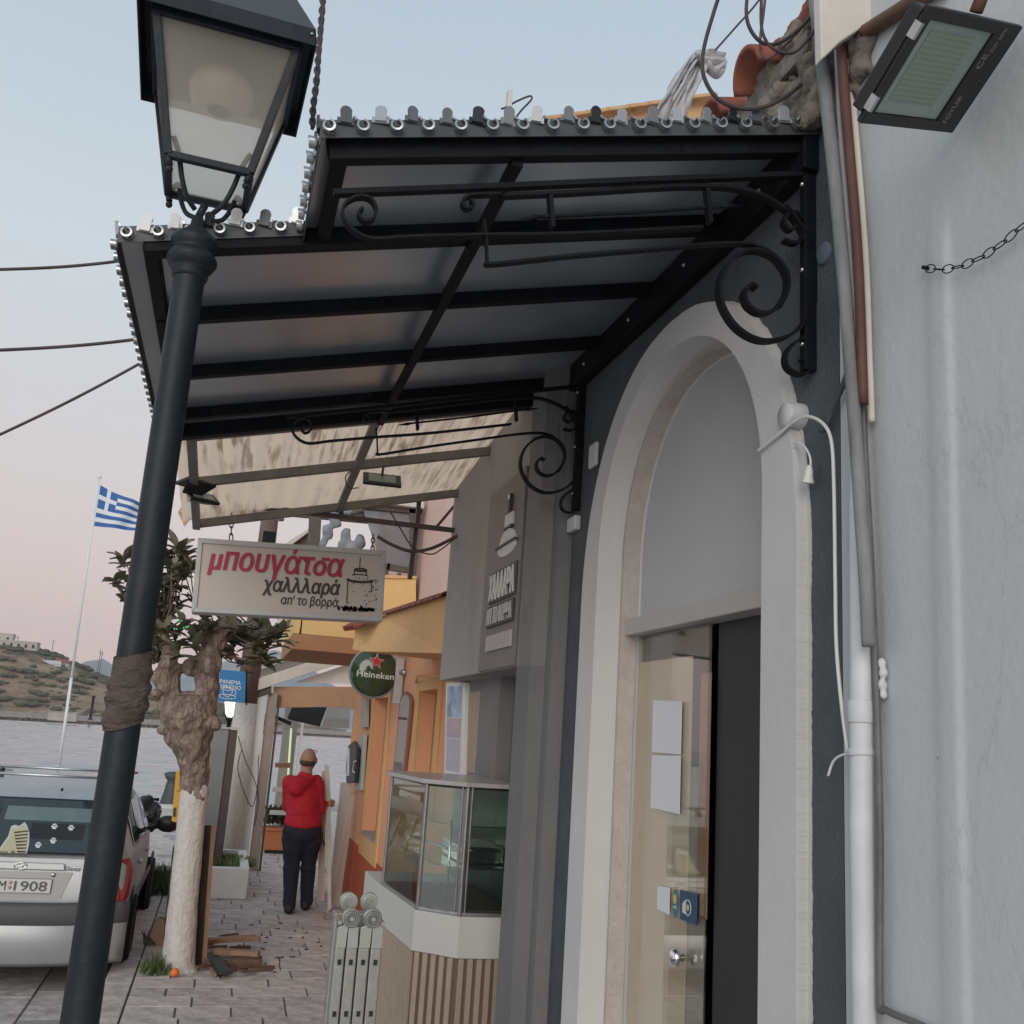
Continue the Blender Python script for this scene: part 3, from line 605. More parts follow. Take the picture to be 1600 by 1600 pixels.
# ---- chain, plug, insect-like anchor
ch=thing('wall_chain','thin dark metal chain hanging slack against the white wall','chain',tuple(ax(1447,419,WX-.02)))
pts=spline([ax(px,py,WX-.02) for px,py in ((1447,419),(1476,421),(1510,413),(1550,392),(1585,364),(1640,318))],8)
cum=[0]
for a,b_ in zip(pts,pts[1:]): cum.append(cum[-1]+(b_-a).length)
s_=0;k=0
while s_<cum[-1]-.03:
    def at(s):
        for i in range(len(cum)-1):
            if cum[i]<=s<=cum[i+1]: return pts[i].lerp(pts[i+1],(s-cum[i])/(cum[i+1]-cum[i]))
        return pts[-1]
    a,b_=at(s_),at(s_+.030); d=(b_-a).normalized(); sdv=(Vector((1,0,0)) if k%2 else Vector((0,0,1))); sdv=(sdv-d*sdv.dot(d)).normalized()
    wv=.0055 if k%2 else .0085
    ring=[(a+b_)/2+d*.017*math.cos(q)+sdv*wv*math.sin(q) for q in [2*PI*i/12 for i in range(13)]]
    MB().tube(ring,.0012,6,cap=False).build('link',M_iron,ch); s_+=.0285;k+=1
p=ax(1449,419,WX-.008); MB().lathe([(.0,-.004),(.004,-.004),(.004,.012),(.0,.014)],p,(-1,0,0),10).build('anchor',M_iron,ch)
p=ax(1469,1190,WX-.0); tag(MB().ell(p,(.004,.0045,.011),8,6).ell(p+Vector((-.003,.001,.006)),(.002,.002,.003),6,4).build('wall_anchor_hole',M_black),'tiny black screw hole in the white wall','screw hole')
# ================================================================ ARCH BUILDING (slate)
yc,zs=2.84,2.65; RO,RI=.77,.60
def archpts(r,yc=yc,zs=zs,z0=0.0,n=40,x=0,jit=0,side=0):
    tq=(r-.60)/.17
    if tq>=0: zs=2.65-.15*tq; hh=.63+.255*tq
    else: zs=2.65; hh=r*1.05
    P=[(x,yc-r,z0)]; m=30
    for i in range(1,m): P.append((x,yc-r,z0+(zs-z0)*i/m))
    for i in range(n+1):
        a=PI-PI*i/n; c_,s_=math.cos(a),math.sin(a); e_=.94; P.append((x,yc+r*math.copysign(abs(c_)**e_,c_),zs+hh*abs(s_)**e_))
    for i in range(1,m): P.append((x,yc+r,zs-(zs-z0)*i/m))
    P.append((x,yc+r,z0)); return [Vector(p) for p in P]
sb=thing('arch_building','slate blue plastered shop front with a white round-headed doorway','building',(WX,3,0))
# wall with an arched hole
def wallhole(x0,x1,Y0,Y1,ztop,r):
    P=archpts(r); b=MB(); vs=[]; n=len(P)
    for p in P:
        a=math.atan2(p.z-zs,p.y-yc) if p.z>zs else (0 if p.y>yc else PI)
        if p.z<=zs: q=(Y1 if p.y>yc else Y0,p.z)
        else:
            c,s=math.cos(a),math.sin(a); ty=((Y1-yc)/c if c>1e-6 else ((Y0-yc)/c if c<-1e-6 else 1e9)); tz=(ztop-zs)/max(s,1e-6); tt=min(ty,tz); q=(yc+c*tt,zs+s*tt)
        vs+= [(x0,p.y,p.z),(x0,q[0],q[1]),(x1,p.y,p.z),(x1,q[0],q[1])]
    fs=[]
    for i in range(n-1):
        a=4*i;c=a+4; fs+=[(a,c,c+1,a+1),(a+2,a+3,c+3,c+2),(a,a+2,c+2,c)]
    b.add(vs,fs); 
    for zq in ((Y0,),(Y1,)): b.add([(x0,zq[0],0),(x1,zq[0],0),(x1,zq[0],ztop),(x0,zq[0],ztop)],[(0,1,2,3)])
    return b
wallhole(WX+.0,WX+.45,1.945,4.22,3.62,RI+.04).build('wall',M_dwall,sb)
MB().box(WX+.0,WX+.45,1.945,4.22,3.62,3.80).build('wall_head',M_dwall,sb)

MB().box(WX+.002,WX+.45,1.945,2.25,3.3,3.62).box(WX+.002,WX+.45,3.45,4.22,3.3,3.62).build('wall_corner',M_dwall,sb)
def ringband(x0,x1,r0,r1,jit0=0,jit1=0,seed=1,sides=(1,1)):
    A=archpts(r0,n=260);B_=archpts(r1,n=260); rg=random.Random(seed)
    # densify jambs
    vs=[];n=len(A)
    dense=lambda P:[P[i].lerp(P[i+1],k/26) for i in range(30) for k in range(26)]+P[30:-30]+[P[-31+i].lerp(P[-30+i],k/26) for i in range(30) for k in range(26)]+[P[-1]]
    A=dense(A);B_=dense(B_);n=len(A)
    for i,(a,b_) in enumerate(zip(A,B_)):
        d=(b_-a).normalized(); near=b_.y<yc+.15
        j1=(rg.uniform(-.0006,.0006)+.002*noise.noise(Vector((3,b_.y*130,b_.z*130)))+.006*noise.noise(Vector((0,b_.y*9,b_.z*9)))+.004*noise.noise(Vector((0,b_.y*45,b_.z*45))))*jit1*(1 if near else .12)
        j0=rg.uniform(-1,1)*jit0
        b2=b_+d*j1; a2=a+d*j0; vs+=[(x0,a2.y,a2.z),(x0,b2.y,b2.z),(x1,a2.y,a2.z),(x1,b2.y,b2.z)]
    fs=[]
    for i in range(n-1):
        a=4*i;c=a+4; fs+=[(a,c,c+1,a+1),(a+2,a+3,c+3,c+2),(a,a+2,c+2,c),(a+1,c+1,c+3,a+3)]
    return MB().add(vs,fs)
ringband(WX-.035,WX+.06,RI,RO-.006,0,.5,3).build('arch_surround',M_trim,sb,bevel=0)
ringband(WX-.005,WX+.0005,RO-.010,RO+.004,0,.8,4).build('ragged_paint_edge',M_trim,sb)
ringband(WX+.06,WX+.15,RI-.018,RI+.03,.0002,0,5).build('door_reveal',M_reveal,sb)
ringband(WX+.122,WX+.14,RI-.028,RI-.012,.0004,0,6).build('white_bead',M_trim,sb)
# tympanum panel
T=[p for p in archpts(RI-.02) if p.z>=2.43]; z0=2.43
P=[Vector((WX+.13,yc-RI+.02,z0))]+[Vector((WX+.13,p.y,p.z)) for p in T]+[Vector((WX+.13,yc+RI-.02,z0))]
MB().prism(P,(.02,0,0)).build('tympanum_panel',M_panel,sb)
# lintel bar
MB().box(WX+.075,WX+.16,yc-RI+.0,yc+RI-.0,2.395,2.455).build('lintel',mat('grey_lintel',(.46,.44,.43),.6,0,(.42,.40,.39),6),sb,bevel=.004)
# interior room
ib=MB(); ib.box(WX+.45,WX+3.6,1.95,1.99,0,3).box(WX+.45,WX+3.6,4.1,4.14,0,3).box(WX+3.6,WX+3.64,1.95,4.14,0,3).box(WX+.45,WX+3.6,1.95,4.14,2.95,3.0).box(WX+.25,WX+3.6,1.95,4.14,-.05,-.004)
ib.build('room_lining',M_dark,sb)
# dark sheet standing for the unlit opening at right
MB().box(WX+.15,WX+.18,yc-RI+.02,ax(1102,1300,WX+.12).y-.004,.02,2.394).build('dark_doorway_sheet',mat('unlit_charcoal',(.028,.029,.032),.6,0,(.034,.035,.038),5),sb,bevel=.002)
# glass door
gd=thing('glass_door','frameless glass shop door papered inside with brown card','door',(WX+.12,3.1,0))
GX=WX+.12; gy1=yc+RI-.02; gy0=ax(1102,1300,GX).y
M_dg=glass('door_glass',(.94,.94,.92),.10,.02)
MB().box(GX,GX+.01,gy0,gy1,.02,2.39).build('glass_pane',M_dg,gd)
MB().box(GX+.013,GX+.016,gy0+.14,gy1-.012,.02,2.30).build('kraft_card',M_kraft,gd)
MB().box(GX+.018,GX+.020,gy0+.03,gy0+.20,.02,1.95).build('grey_card',mat('grey_card',(.42,.38,.32),.8,0,(.36,.32,.27),3),gd)
MB().box(GX+.0112,GX+.0125,gy0+.002,gy0+.075,1.52,2.24).build('tape_strip',mat('brown_tape',(.33,.19,.10),.4),gd)
p=ax(990,987,GX); MB().box(GX-.012,GX+.022,p.y-.045,p.y+.035,p.z-.02,p.z+.025).build('hinge_clamp',M_alu,gd,bevel=.003)
def sheet(name,c,m,off=.003,th=.0015,parent=gd,bev=0):
    P=[ax(px,py,GX-off) for px,py in c]; return MB().prism(P,(-th,0,0)).build(name,m,parent,bevel=bev)
for nm,c,lab in (('paper_notice',[(1021,1094),(1066,1096),(1064,1179),(1019,1175)],'blank white paper sheet taped high on the glass door'),('paper_notice',[(1019,1180),(1064,1181),(1062,1272),(1017,1262)],'blank white paper sheet taped below the other on the glass door'),('white_sticker',[(1028,1384),(1047,1387),(1046,1429),(1027,1420)],'small white sticker on the glass door')):
    o=sheet(nm,c,M_paper,parent=None); tag(o,lab,'notice' if 'notice' in nm else 'sticker')
pc=ax(1055,1411,GX-.003)
st=thing('oval_sticker','teal oval sticker with yellow centre on the glass door','sticker',tuple(pc))
MB().prism([pc+Vector((0,.019*math.cos(a),.042*math.sin(a))) for a in [2*PI*i/24 for i in range(24)]],(-.0012,0,0)).build('teal_disc',mat('teal',(.03,.17,.20),.4),st)
MB().prism([pc+Vector((-.0014,.012*math.cos(a),.012+.014*math.sin(a))) for a in [2*PI*i/18 for i in range(18)]],(-.0008,0,0)).build('yellow_disc',mat('sticker_yellow',(.55,.5,.12),.4),st)
text('lettering','wifi',pc+Vector((-.0016,.012,-.016)),(0,-1,0),(0,0,1),.010,.0005,M_paper,st,width=.024)
st=thing('square_sticker','dark blue square sticker with white cup drawing on the glass door','sticker',tuple(ax(1076,1417,GX)))
c=[(1063,1390),(1090,1397),(1089,1446),(1063,1436)]
sheet('blue_square',c,mat('sticker_blue',(.015,.06,.14),.4),parent=st)
c2=ax(1074,1418,GX-.0046)
b=MB(); b.tube([c2+Vector((0,.02*math.cos(a)-.004,.022*math.sin(a))) for a in [2*PI*i/16 for i in range(17)]],.0016,5,cap=False)
for k in range(4): b.box(c2.x-.001,c2.x+.0,c2.y+.012+.006*k,c2.y+.015+.006*k,c2.z-.02,c2.z+.02-.004*k)
b.build('white_drawing',M_paper,st)
MB().ell(c2+Vector((-.001,-.004,0)),(.001,.010,.010),10,6).build('yellow_spot',MATS['sticker_yellow'],st)
kp=ax(1058,1496,GX-.02)
MB().lathe([(.0,.0),(.012,.0),(.012,.018),(.026,.022),(.028,.032),(.018,.042),(0,.044)],kp+Vector((.02,0,0)),(-1,0,0),20).build('door_knob',M_chrome,gd)
MB().lathe([(.0,.0),(.012,.0),(.012,.018),(.02,.024),(.0,.03)],kp+Vector((.03,-.045,0)),(1,0,0),16).build('inner_knob',M_chrome,gd)
# tiles and rubble on the eave
rf=thing('tiled_eave','broken terracotta tile eave packed with stone and mortar above the black canopy','roof',(WX,2.3,3.8))
MB().box(WX-.05,WX+.5,2.0,4.2,3.80,3.86).build('eave_slab',M_rub2,rf)
def halftile(name,c,ax_,r,L,parent,m=M_tile,th=.014,taper=.9):
    c=Vector(c); d=Vector(ax_).normalized(); up=Vector((0,0,1)); sdv=d.cross(up).normalized(); up=sdv.cross(d); b=MB(); n=14; vs=[]
    for L_,k in ((0,1),(L,taper)):
        for rr_ in (r*k,r*k-th):
            for i in range(n+1):
                a=PI*i/n; vs.append(c+d*L_+sdv*rr_*math.cos(a)+up*rr_*math.sin(a))
    q=n+1; fs=[]
    for i in range(n): fs+=[(i,i+1,2*q+i+1,2*q+i),(q+i,3*q+i,3*q+i+1,q+i+1),(i,q+i,q+i+1,i+1),(2*q+i,2*q+i+1,3*q+i+1,3*q+i)]
    fs+=[(0,2*q,3*q,q),(n,q+n,3*q+n,2*q+n)]
    return b.add(vs,fs,True).build(name,m,parent)
for i,(yy,r) in enumerate(((2.23,.088),(2.47,.085),(2.71,.085),(2.95,.085),(3.19,.085),(3.43,.085),(3.67,.085))):
    halftile('roof_tile',(WX-.10+.01*(i%2),yy,3.86),(1,-.08,.22),r,.45,rf)
    halftile('roof_tile',(WX+.28,yy,3.95),(1,-.05,.22),r,.45,rf)
rr=random.Random(4); rb=MB()
for i in range(90):
    yy=rr.uniform(1.93,2.26); zz=rr.uniform(3.60,3.93); r=rr.uniform(.015,.045); rb.ell((WX-.02+rr.uniform(-.02,.05),yy,zz),(r,r,r*.8),7,5)
for i in range(40): 
    yy=rr.uniform(2.2,2.7); r=rr.uniform(.015,.03); rb.ell((WX-.01+rr.uniform(-.02,.03),yy,3.83+rr.uniform(0,.04)),(r,r,r),6,4)
remesh(rb,'stone_rubble',mat('pale_rubble',(.30,.26,.21),.95,0,(.10,.085,.07),14,1,30,detail=9),rf,.009,1,.012,35)
rb=MB()
for i in range(26):
    yy=rr.uniform(1.93,2.2); r=rr.uniform(.012,.025); rb.ell((WX-.03,yy,3.93+rr.uniform(-.01,.03)),(r,r*1.5,r*.8),6,4)
remesh(rb,'broken_tile_top',M_tile,rf,.007,1,.006,40)
# plastic sheet
def cloth(name,outline_px,y,m,parent=None,th=.006,amp=.02,n=16,sc=6):
    L,Rr=outline_px; vs=[]
    for (a,b_) in zip(spline([ay(*p,y) for p in L],5),spline([ay(*p,y) for p in Rr],5)):
        for i in range(n+1):
            p=a.lerp(b_,i/n); q=noise.noise(Vector((p.x*sc*2,i*.7,p.z*sc)))+.5*noise.noise(Vector((p.x*sc*5,1.5*i,p.z*sc*2)))
            vs.append(p+Vector((0,amp*q*2,amp*.3*q)))
    rws=len(vs)//(n+1); fs=[(j*(n+1)+i,j*(n+1)+i+1,(j+1)*(n+1)+i+1,(j+1)*(n+1)+i) for j in range(rws-1) for i in range(n)]
    o=MB().add(vs,fs,True).build(name,m,parent); md=o.modifiers.new('s','SOLIDIFY'); md.thickness=th; return o
M_plas=mat('milky_plastic_sheet',(.62,.60,.62),.35,0,(.52,.51,.53),10,.2,20,alpha=.72)
o=cloth('plastic_sheet',([(1088,78),(1068,100),(1045,140),(1020,175),(1000,215)],[(1108,90),(1090,135),(1080,160),(1072,190),(1070,215)]),2.75,M_plas,amp=.03)
tag(o,'milky plastic sheet blowing up from the roof tiles above the canopy','plastic sheet')
o=cloth('plastic_scrap',([(1086,82),(1112,78),(1130,84)],[(1102,104),(1118,122),(1134,108)]),2.72,M_plas,amp=.02)
tag(o,'small knotted end of milky plastic against the sky above the roof','plastic sheet')
# cable coil above canopy
def coil(name,pts,y,wpx,label,m=M_cable,n=8):
    P=spline([ay(px,py,y) if len((px,py))==2 else 0 for px,py in pts],n); r=wpx/2*y/FPX
    return tag(MB().tube(P,r,8).build(name,m),label,'cable')
coil('cable_loop',[(1135,-40),(1115,20),(1099,80),(1100,120),(1122,155),(1160,170),(1200,165),(1240,142),(1268,112),(1285,80)],2.0,8,'big dark cable loop hanging round the broken roof tile')
coil('cable_loop',[(1172,-40),(1166,15),(1172,45),(1190,66),(1215,68),(1245,48),(1270,20),(1290,0)],1.95,7.5,'upper cable loop next to the gutter pipe')
coil('cable_loop',[(1192,-40),(1189,30),(1196,62),(1215,80),(1240,82),(1262,62),(1278,40)],1.9,6.5,'inner dark cable loop hanging left of the gutter pipe')
coil('cable_loop',[(1276,18),(1250,46),(1222,75),(1200,92),(1190,85),(1188,60),(1193,20),(1200,-40)],1.97,6,'pinkish cable crossing in front of the other loops',m=mat('pink_cable',(.16,.08,.08),.6,0,(.08,.05,.055),12))
coil('straight_wire',[(1118,78),(1150,42),(1180,8),(1215,-40)],2.3,4,'straight thin wire rising to the right from the plastic sheet')
# antenna remnant
t=thing('metal_stub','short pale metal stub with a bent black wire above the canopy','bracket',tuple(ay(793,190,2.5)))
a=ay(793,190,2.5); b_=ay(793,142,2.5); MB().box(a.x-.007,a.x+.007,2.49,2.51,a.z-.1,b_.z).build('angle_bar',M_cream,t)
MB().tube(spline([ay(*q,2.5) for q in ((783,170),(790,168),(808,158),(828,150),(830,156),(815,172),(806,184))],5),.0028,6).build('bent_wire',M_cable,t)
# distant ochre gable above canopy
# ================================================================ BLACK CANOPY
cn=thing('black_canopy','stepped black metal canopy with silver trim over the shop doorway','canopy',(1.3,3,3.3))
def cz(x,off=0): return 3.602+(x-1.3)*.25+off
def slab_on(pts,z0,z1,name,m,parent=cn,bev=0):
    b=MB(); P=[Vector((x,y,cz(x,z0))) for x,y in pts]; return b.prism(P,(0,0,z1-z0)).build(name,m,parent,bevel=bev)
WXc=1.298
ys=[2.02,2.51,3.0,3.52,4.05,4.30]; XO,XN,XM=-.40,.05,.51
slab_on([(XN,2.02),(WXc,2.02),(WXc,2.49),(XN,2.49)],-.004,.004,'roof_sheet',M_sheet)
slab_on([(XO,2.4905),(WXc,2.4905),(WXc,4.30),(XO,4.30)],-.004,.004,'roof_sheet',M_sheet)
def xbeam(y,x0,x1,w=.035,h=.045,m=M_iron,name='cross_beam'):
    a=Vector((x0,y,cz(x0,-.0045-h/2))); b_=Vector((x1,y,cz(x1,-.0045-h/2))); return MB().bar(a,b_,w,h).build(name,m,cn,bevel=.002)
def ybeam(x,y0,y1,w=.035,h=.04,name='long_beam',off=0):
    z=cz(x,-.0045-h/2)+off; return MB().bar((x,y0,z),(x,y1,z),w,h).build(name,M_iron,cn,bevel=.002)
xbeam(2.06,XN+.02,WXc,h=.06); xbeam(2.13,XN+.05,WXc,w=.02,h=.02)
xbeam(2.515,XO+.06,WXc,w=.05,h=.05); xbeam(3.0,XO+.06,WXc); xbeam(3.52,XO+.06,WXc); xbeam(4.02,XO+.06,WXc); xbeam(4.25,XO+.04,WXc,w=.05,h=.06)
ybeam(XO+.075,2.5,4.29,off=-.001); ybeam(XN+.05,2.05,2.5,off=-.001); ybeam(XM,2.06,4.27,w=.028,h=.03,off=-.047)
MB().box(WXc-.045,WXc-.003,2.02,4.30,3.47,3.585).build('wall_rail',M_iron,cn,bevel=.003)
# edge fascia strips (folded grey sheet)
M_fas=mat('grey_fascia_sheet',(.055,.06,.065),.5,.2,(.085,.09,.095),8)
MB().prism([(XN,2.018,cz(XN,-.03)),(XN,2.018,cz(XN,.014)),(WXc,2.018,cz(WXc,.014)),(WXc,2.018,cz(WXc,-.03))],(0,-.003,0)).build('edge_fascia',M_fas,cn)
MB().prism([(XO,2.488,cz(XO,-.03)),(XO,2.488,cz(XO,.014)),(XN,2.488,cz(XN,.014)),(XN,2.488,cz(XN,-.03))],(0,-.003,0)).build('edge_fascia',M_fas,cn)
MB().box(XO-.003,XO,2.487,4.30,cz(XO,-.045),cz(XO,.014)).build('edge_fascia',M_fas,cn)
MB().box(XN-.003,XN,2.016,2.485,cz(XN,-.045),cz(XN,.014)).build('edge_fascia',M_fas,cn)
# trim: alternating tabs and curls
tabmat=mat('silver_tab',(.03,.033,.038),.3,.5,(.05,.055,.06),24); _n=tabmat.node_tree; _b=_n.nodes['Principled BSDF']; _oi=_n.nodes.new('ShaderNodeObjectInfo'); _r=_n.nodes.new('ShaderNodeValToRGB'); _r.color_ramp.elements[0].position=.25; _r.color_ramp.elements[1].position=.85; _r.color_ramp.elements[0].color=(.04,.045,.05,1); _r.color_ramp.elements[1].color=(.42,.44,.45,1)
_n.links.new(_oi.outputs['Random'],_r.inputs[0]); _n.links.new(_r.outputs[0],_b.inputs['Base Color'])
tm=MB(); tm.prism([(-.013,0,-.01),(.013,0,-.01),(.013,0,.016)]+[(.0145*math.cos(a),0,.018+.016*math.sin(a)) for a in [PI*i/10 for i in range(1,10)]]+[(-.013,0,.016)],(0,-.007,0)); tm.box(-.020,.020,-.002,.002,-.012,.004)
tabm=tm.mesh('edge_tab'); tabm.materials.append(tabmat)
cm=MB(); q=[Vector((.013*math.cos(a)*k,-.004-a*.0012,-.012+.013*math.sin(a)*k)) for a,k in [(PI*.75+1.75*PI*i/18,1-.2*i/18) for i in range(19)]]
cm.ribbon([Vector((-.022,0,.010)),Vector((-.017,0,.004))]+q,(0,1,0),.014,.005); curm=cm.mesh('edge_curl'); curm.materials.append(mat('silver_curl',(.42,.43,.44),.28,.9))
SP=.0745
def trim_run(p0,p1,rotz,n):
    p0,p1=Vector(p0),Vector(p1)
    for i in range(n):
        a=p0.lerp(p1,(i+.75+random.uniform(-.06,.06))/n); c=p0.lerp(p1,(i+.25+random.uniform(-.05,.05))/n); jz=random.uniform(-.1,.1)
        link_part('edge_tab',tabm,cn,Matrix.Translation(a+Vector((random.uniform(-.004,.004),0,.011+random.uniform(-.005,.004))))@Matrix.Rotation(rotz+jz*2,4,'Z')@Matrix.Rotation(random.uniform(-.22,.22),4,'X')@Matrix.Rotation(random.uniform(-.08,.08),4,'Y')@Matrix.Scale(random.uniform(.85,1.05),4))
        link_part('edge_curl',curm,cn,Matrix.Translation(c+Vector((0,0,.002)))@Matrix.Rotation(rotz+random.uniform(-.05,.05),4,'Z'))
trim_run((XN,2.012,cz(XN)),(WXc-.02,2.012,cz(WXc)),0,17)
trim_run((XO,2.482,cz(XO)),(XN-.01,2.482,cz(XN)),0,6)
trim_run((XO-.006,4.30,cz(XO)),(XO-.006,2.49,cz(XO)),-PI/2,24)
trim_run((XN-.006,2.49,cz(XN)),(XN-.006,2.02,cz(XN)),-PI/2,7)
# ---- wrought iron brackets: flat bars in planes of constant Y
def spiral(c,r0,r1,a0,a1,y,n=40):
    out=[]
    for i in range(n+1):
        t=i/n; a=a0+(a1-a0)*t; r=r0+(r1-r0)*t; out.append(Vector((c[0]+r*math.cos(a),y,c[1]+r*math.sin(a))))
    return out
def bracket(y,label):
    o=thing('scroll_bracket',label,'bracket',(WX,y,3.3))
    WD=(0,1,0); bw=.022
    def rb(name,path,w=bw,th=.007): return MB().ribbon(path,WD,w,th).build(name,M_iron,o)
    def P(px,py): p=ay(px,py,2.035); return Vector((p.x,y,p.z))
    MB().box(WX-.034,WX-.002,y-.013,y+.013,2.93,3.52).build('wall_bar',M_iron,o,bevel=.002)
    # big scroll: from the arm, round, inward
    big=spline([P(*q) for q in ((1230,318),(1262,365),(1279,430),(1270,485),(1240,520),(1195,530),(1155,510),(1130,470),(1130,430),(1150,400),(1180,388),(1212,398),(1232,425),(1232,455),(1215,480),(1192,487),(1172,475),(1166,456),(1176,442),(1186,448))],6)
    rb('large_scroll',big,.028,.008)
    rb('arm_bar',spline([P(*q) for q in ((762,405),(775,409),(900,396),(1020,386),(1120,378),(1180,380),(1215,400),(1235,440),(1222,478))],5),.022,.006)
    rb('lower_scroll',spline([P(*q) for q in ((1276,520),(1250,530),(1232,550),(1234,572),(1255,583),(1272,572),(1268,556),(1256,560))],6),.022,.007)
    rb('upper_scroll',spline([P(*q) for q in ((1228,372),(1250,376),(1262,355),(1252,332),(1236,330),(1228,345),(1238,356),(1248,350))],6),.022,.008)
    rb('top_bar',[P(522,297),P(800,287),P(1000,278),P(1276,268)],.022,.013)
    rb('second_bar',spline([P(*q) for q in ((785,302),(900,297),(1060,288),(1150,290),(1200,305),(1240,330))],5),.022,.009)
    rb('spear_bar',[P(850,334),P(1000,327),P(1130,318)],.010,.006)
    for a,b_ in (((850,334),(814,337)),((1130,318),(1166,317))):
        p,q=P(*a),P(*b_); MB().tube([p,p.lerp(q,.3),q],[.004,.007,.0006],8).build('spear_tip',M_iron,o)
    for a,b_ in (((862,303),(866,352)),((1108,292),(1113,345))): rb('cross_bar',[P(*a),P(*b_)],.022,.010)
    rb('drop_bar',[P(758,340),P(762,372),P(764,407)],.020,.004)
    s=[P(*q) for q in ((1100,352),(900,362),(760,364),(640,367),(585,370),(555,358),(537,335),(540,315),(558,304),(578,306),(589,322),(584,338),(570,342),(561,330),(568,322))]
    rb('end_scroll',spline(s,6),.024,.006)
    rb('small_scroll',spline([P(*q) for q in ((790,300),(760,300),(735,302),(724,312),(730,322),(741,318),(738,308))],5),.022,.006)
    for z in (3.44,3.2,3.0):
        MB().lathe([(0,.006),(.005,.005),(.006,0)],(WX-.034,y,z),(-1,0,0),10).build('bolt',M_alu,o)
    return o
bracket(2.05,'near wrought iron scroll bracket under the black canopy, beside the pipes')
bracket(3.78,'far wrought iron scroll bracket under the canopy, beside the grey pilaster')
for z,yy in ((3.53,2.25),(3.53,2.73),(3.53,3.2),(3.53,3.68),(3.53,4.0)):
    MB().lathe([(0,.006),(.006,.005),(.007,0)],(WXc-.045,yy,z),(-1,0,0),10).build('rail_bolt',M_alu,cn)
# ---- small wall fittings
def jbox(name,c,r,h,label,m=M_pipe):
    o=thing(name,label,'junction box',tuple(c)); MB().lathe([(0,h),(r*.9,h),(r,h*.8),(r,h*.55),(r*1.04,h*.5),(r*1.04,0)],c,(-1,0,0),20).build('cover',m,o); return o
p=ax(1252,652,WX); jbox('junction_box',p,.033,.05,'round cream junction box on the slate wall beside the arch, cable over it')
p=ax(1290,396,WX); jbox('wall_disc',p,.028,.01,'blue-grey round cover plate on the wall beside the near bracket',mat('blue_grey_plastic',(.13,.16,.20),.6))
p=ax(902,820,WX); o=thing('bell_box','small square white box on the grey wall below the far bracket','junction box',tuple(p)); MB().box(WX-.03,WX-.001,p.y-.05,p.y+.05,p.z-.03,p.z+.03).build('case',M_pipe,o,bevel=.006)
p=ax(932,712,WX); o=thing('cable_cover','white plastic cover on the slate wall left of the arch','junction box',tuple(p)); MB().box(WX-.02,WX-.001,p.y-.04,p.y+.045,p.z-.05,p.z+.05).build('case',M_pipe,o,bevel=.012)
def pxcable(pts,x,r,label,name='wall_cable',m=M_wcab,n=8): return tag(MB().tube(spline([ax(px,py,x) for px,py in pts],n),r,8).build(name,m),label,'cable')
pxcable([(1184,705),(1215,680),(1240,660),(1262,651),(1286,662),(1299,690),(1303,760),(1305,900),(1307,1010),(1316,1110),(1326,1182)],WX-.045,.0042,'thick white cable looping over the junction box and down the slate wall')
pxcable([(1330,1178),(1315,1180),(1302,1190),(1294,1212)],WX-.05,.0028,'short white cable end curling below the downpipe clamp')
o=thing('hanging_plug','white plug hanging on a short cable beside the arch','plug',tuple(ax(1263,740,WX-.03)))
MB().tube(spline([ax(*q,WX-.03) for q in ((1243,690),(1256,697),(1265,712),(1267,728))],6),.0028,8).build('cord',M_wcab,o)
p=ax(1265,727,WX-.03);q=ax(1262,755,WX-.03); MB().tube([p,p.lerp(q,.3),p.lerp(q,.6),q],[.006,.010,.011,.016],10).build('plug_body',M_wcab,o,bevel=.001)
pxcable([(1238,818),(1222,816),(1210,800),(1206,770),(1215,730),(1240,700)],WX-.03,.001,'hair-thin wire curling on the white arch surround',m=M_cond)
pxcable([(1330,560),(1318,600),(1300,640),(1290,668),(1282,672)],WX-.02,.007,'thick slate-painted cable curving down beside the junction box',m=M_dwall)
# ================================================================ GREY CAFE BUILDING
cb=thing('cafe_building','grey plastered snack shop front with a serving hatch and raised metal emblem','building',(1.3,5,0))
MB().box(1.18,1.5,3.94,4.14,0,3.6).build('pilaster',M_pil,cb)
MB().box(1.176,1.50,3.9375,4.1425,0,2.30).build('pilaster_lower_face',M_pild,cb)
MB().box(1.24,1.5,3.86,3.94,0,3.6).build('pilaster_step',M_pild,cb)
MB().box(1.20,1.6,4.222,5.88,2.31,3.62).build('fascia',M_cafe,cb,bevel=.003)
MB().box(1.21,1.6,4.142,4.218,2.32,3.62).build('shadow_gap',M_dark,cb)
MB().box(1.186,1.2015,4.224,4.88,2.315,3.22).build('sign_panel',M_cafe2,cb,bevel=.002)
gw=MB(); gw.box(1.35,1.5,5.04,5.463,0,2.31).box(1.35,1.5,4.14,5.9,0,1.22).box(1.35,1.5,5.463,5.9,1.22,2.31)
gw.build('lower_wall',M_pil,cb)
MB().box(1.343,1.36,5.463,5.75,1.80,2.25).build('beige_panel',M_slat,cb,bevel=.01)
MB().box(1.44,1.46,4.14,5.04,1.22,2.31).build('sliding_window',glass('hatch_glass',(.45,.56,.52),.09,.02,.25,(.10,.14,.12)),cb)
MB().box(1.425,1.44,4.735,4.765,1.22,2.31).box(1.425,1.44,5.0,5.038,1.22,2.31).box(1.425,1.44,4.15,5.03,1.225,1.26).build('window_frame',mat('grey_aluminium',(.16,.165,.165),.45,.3),cb)
MB().box(1.448,1.45,4.78,5.03,1.26,2.30).build('dark_opening_sheet',mat('unlit_interior_olive',(.055,.055,.045),.8),cb)  # dark sheet standing for the unlit interior behind the hatch opening
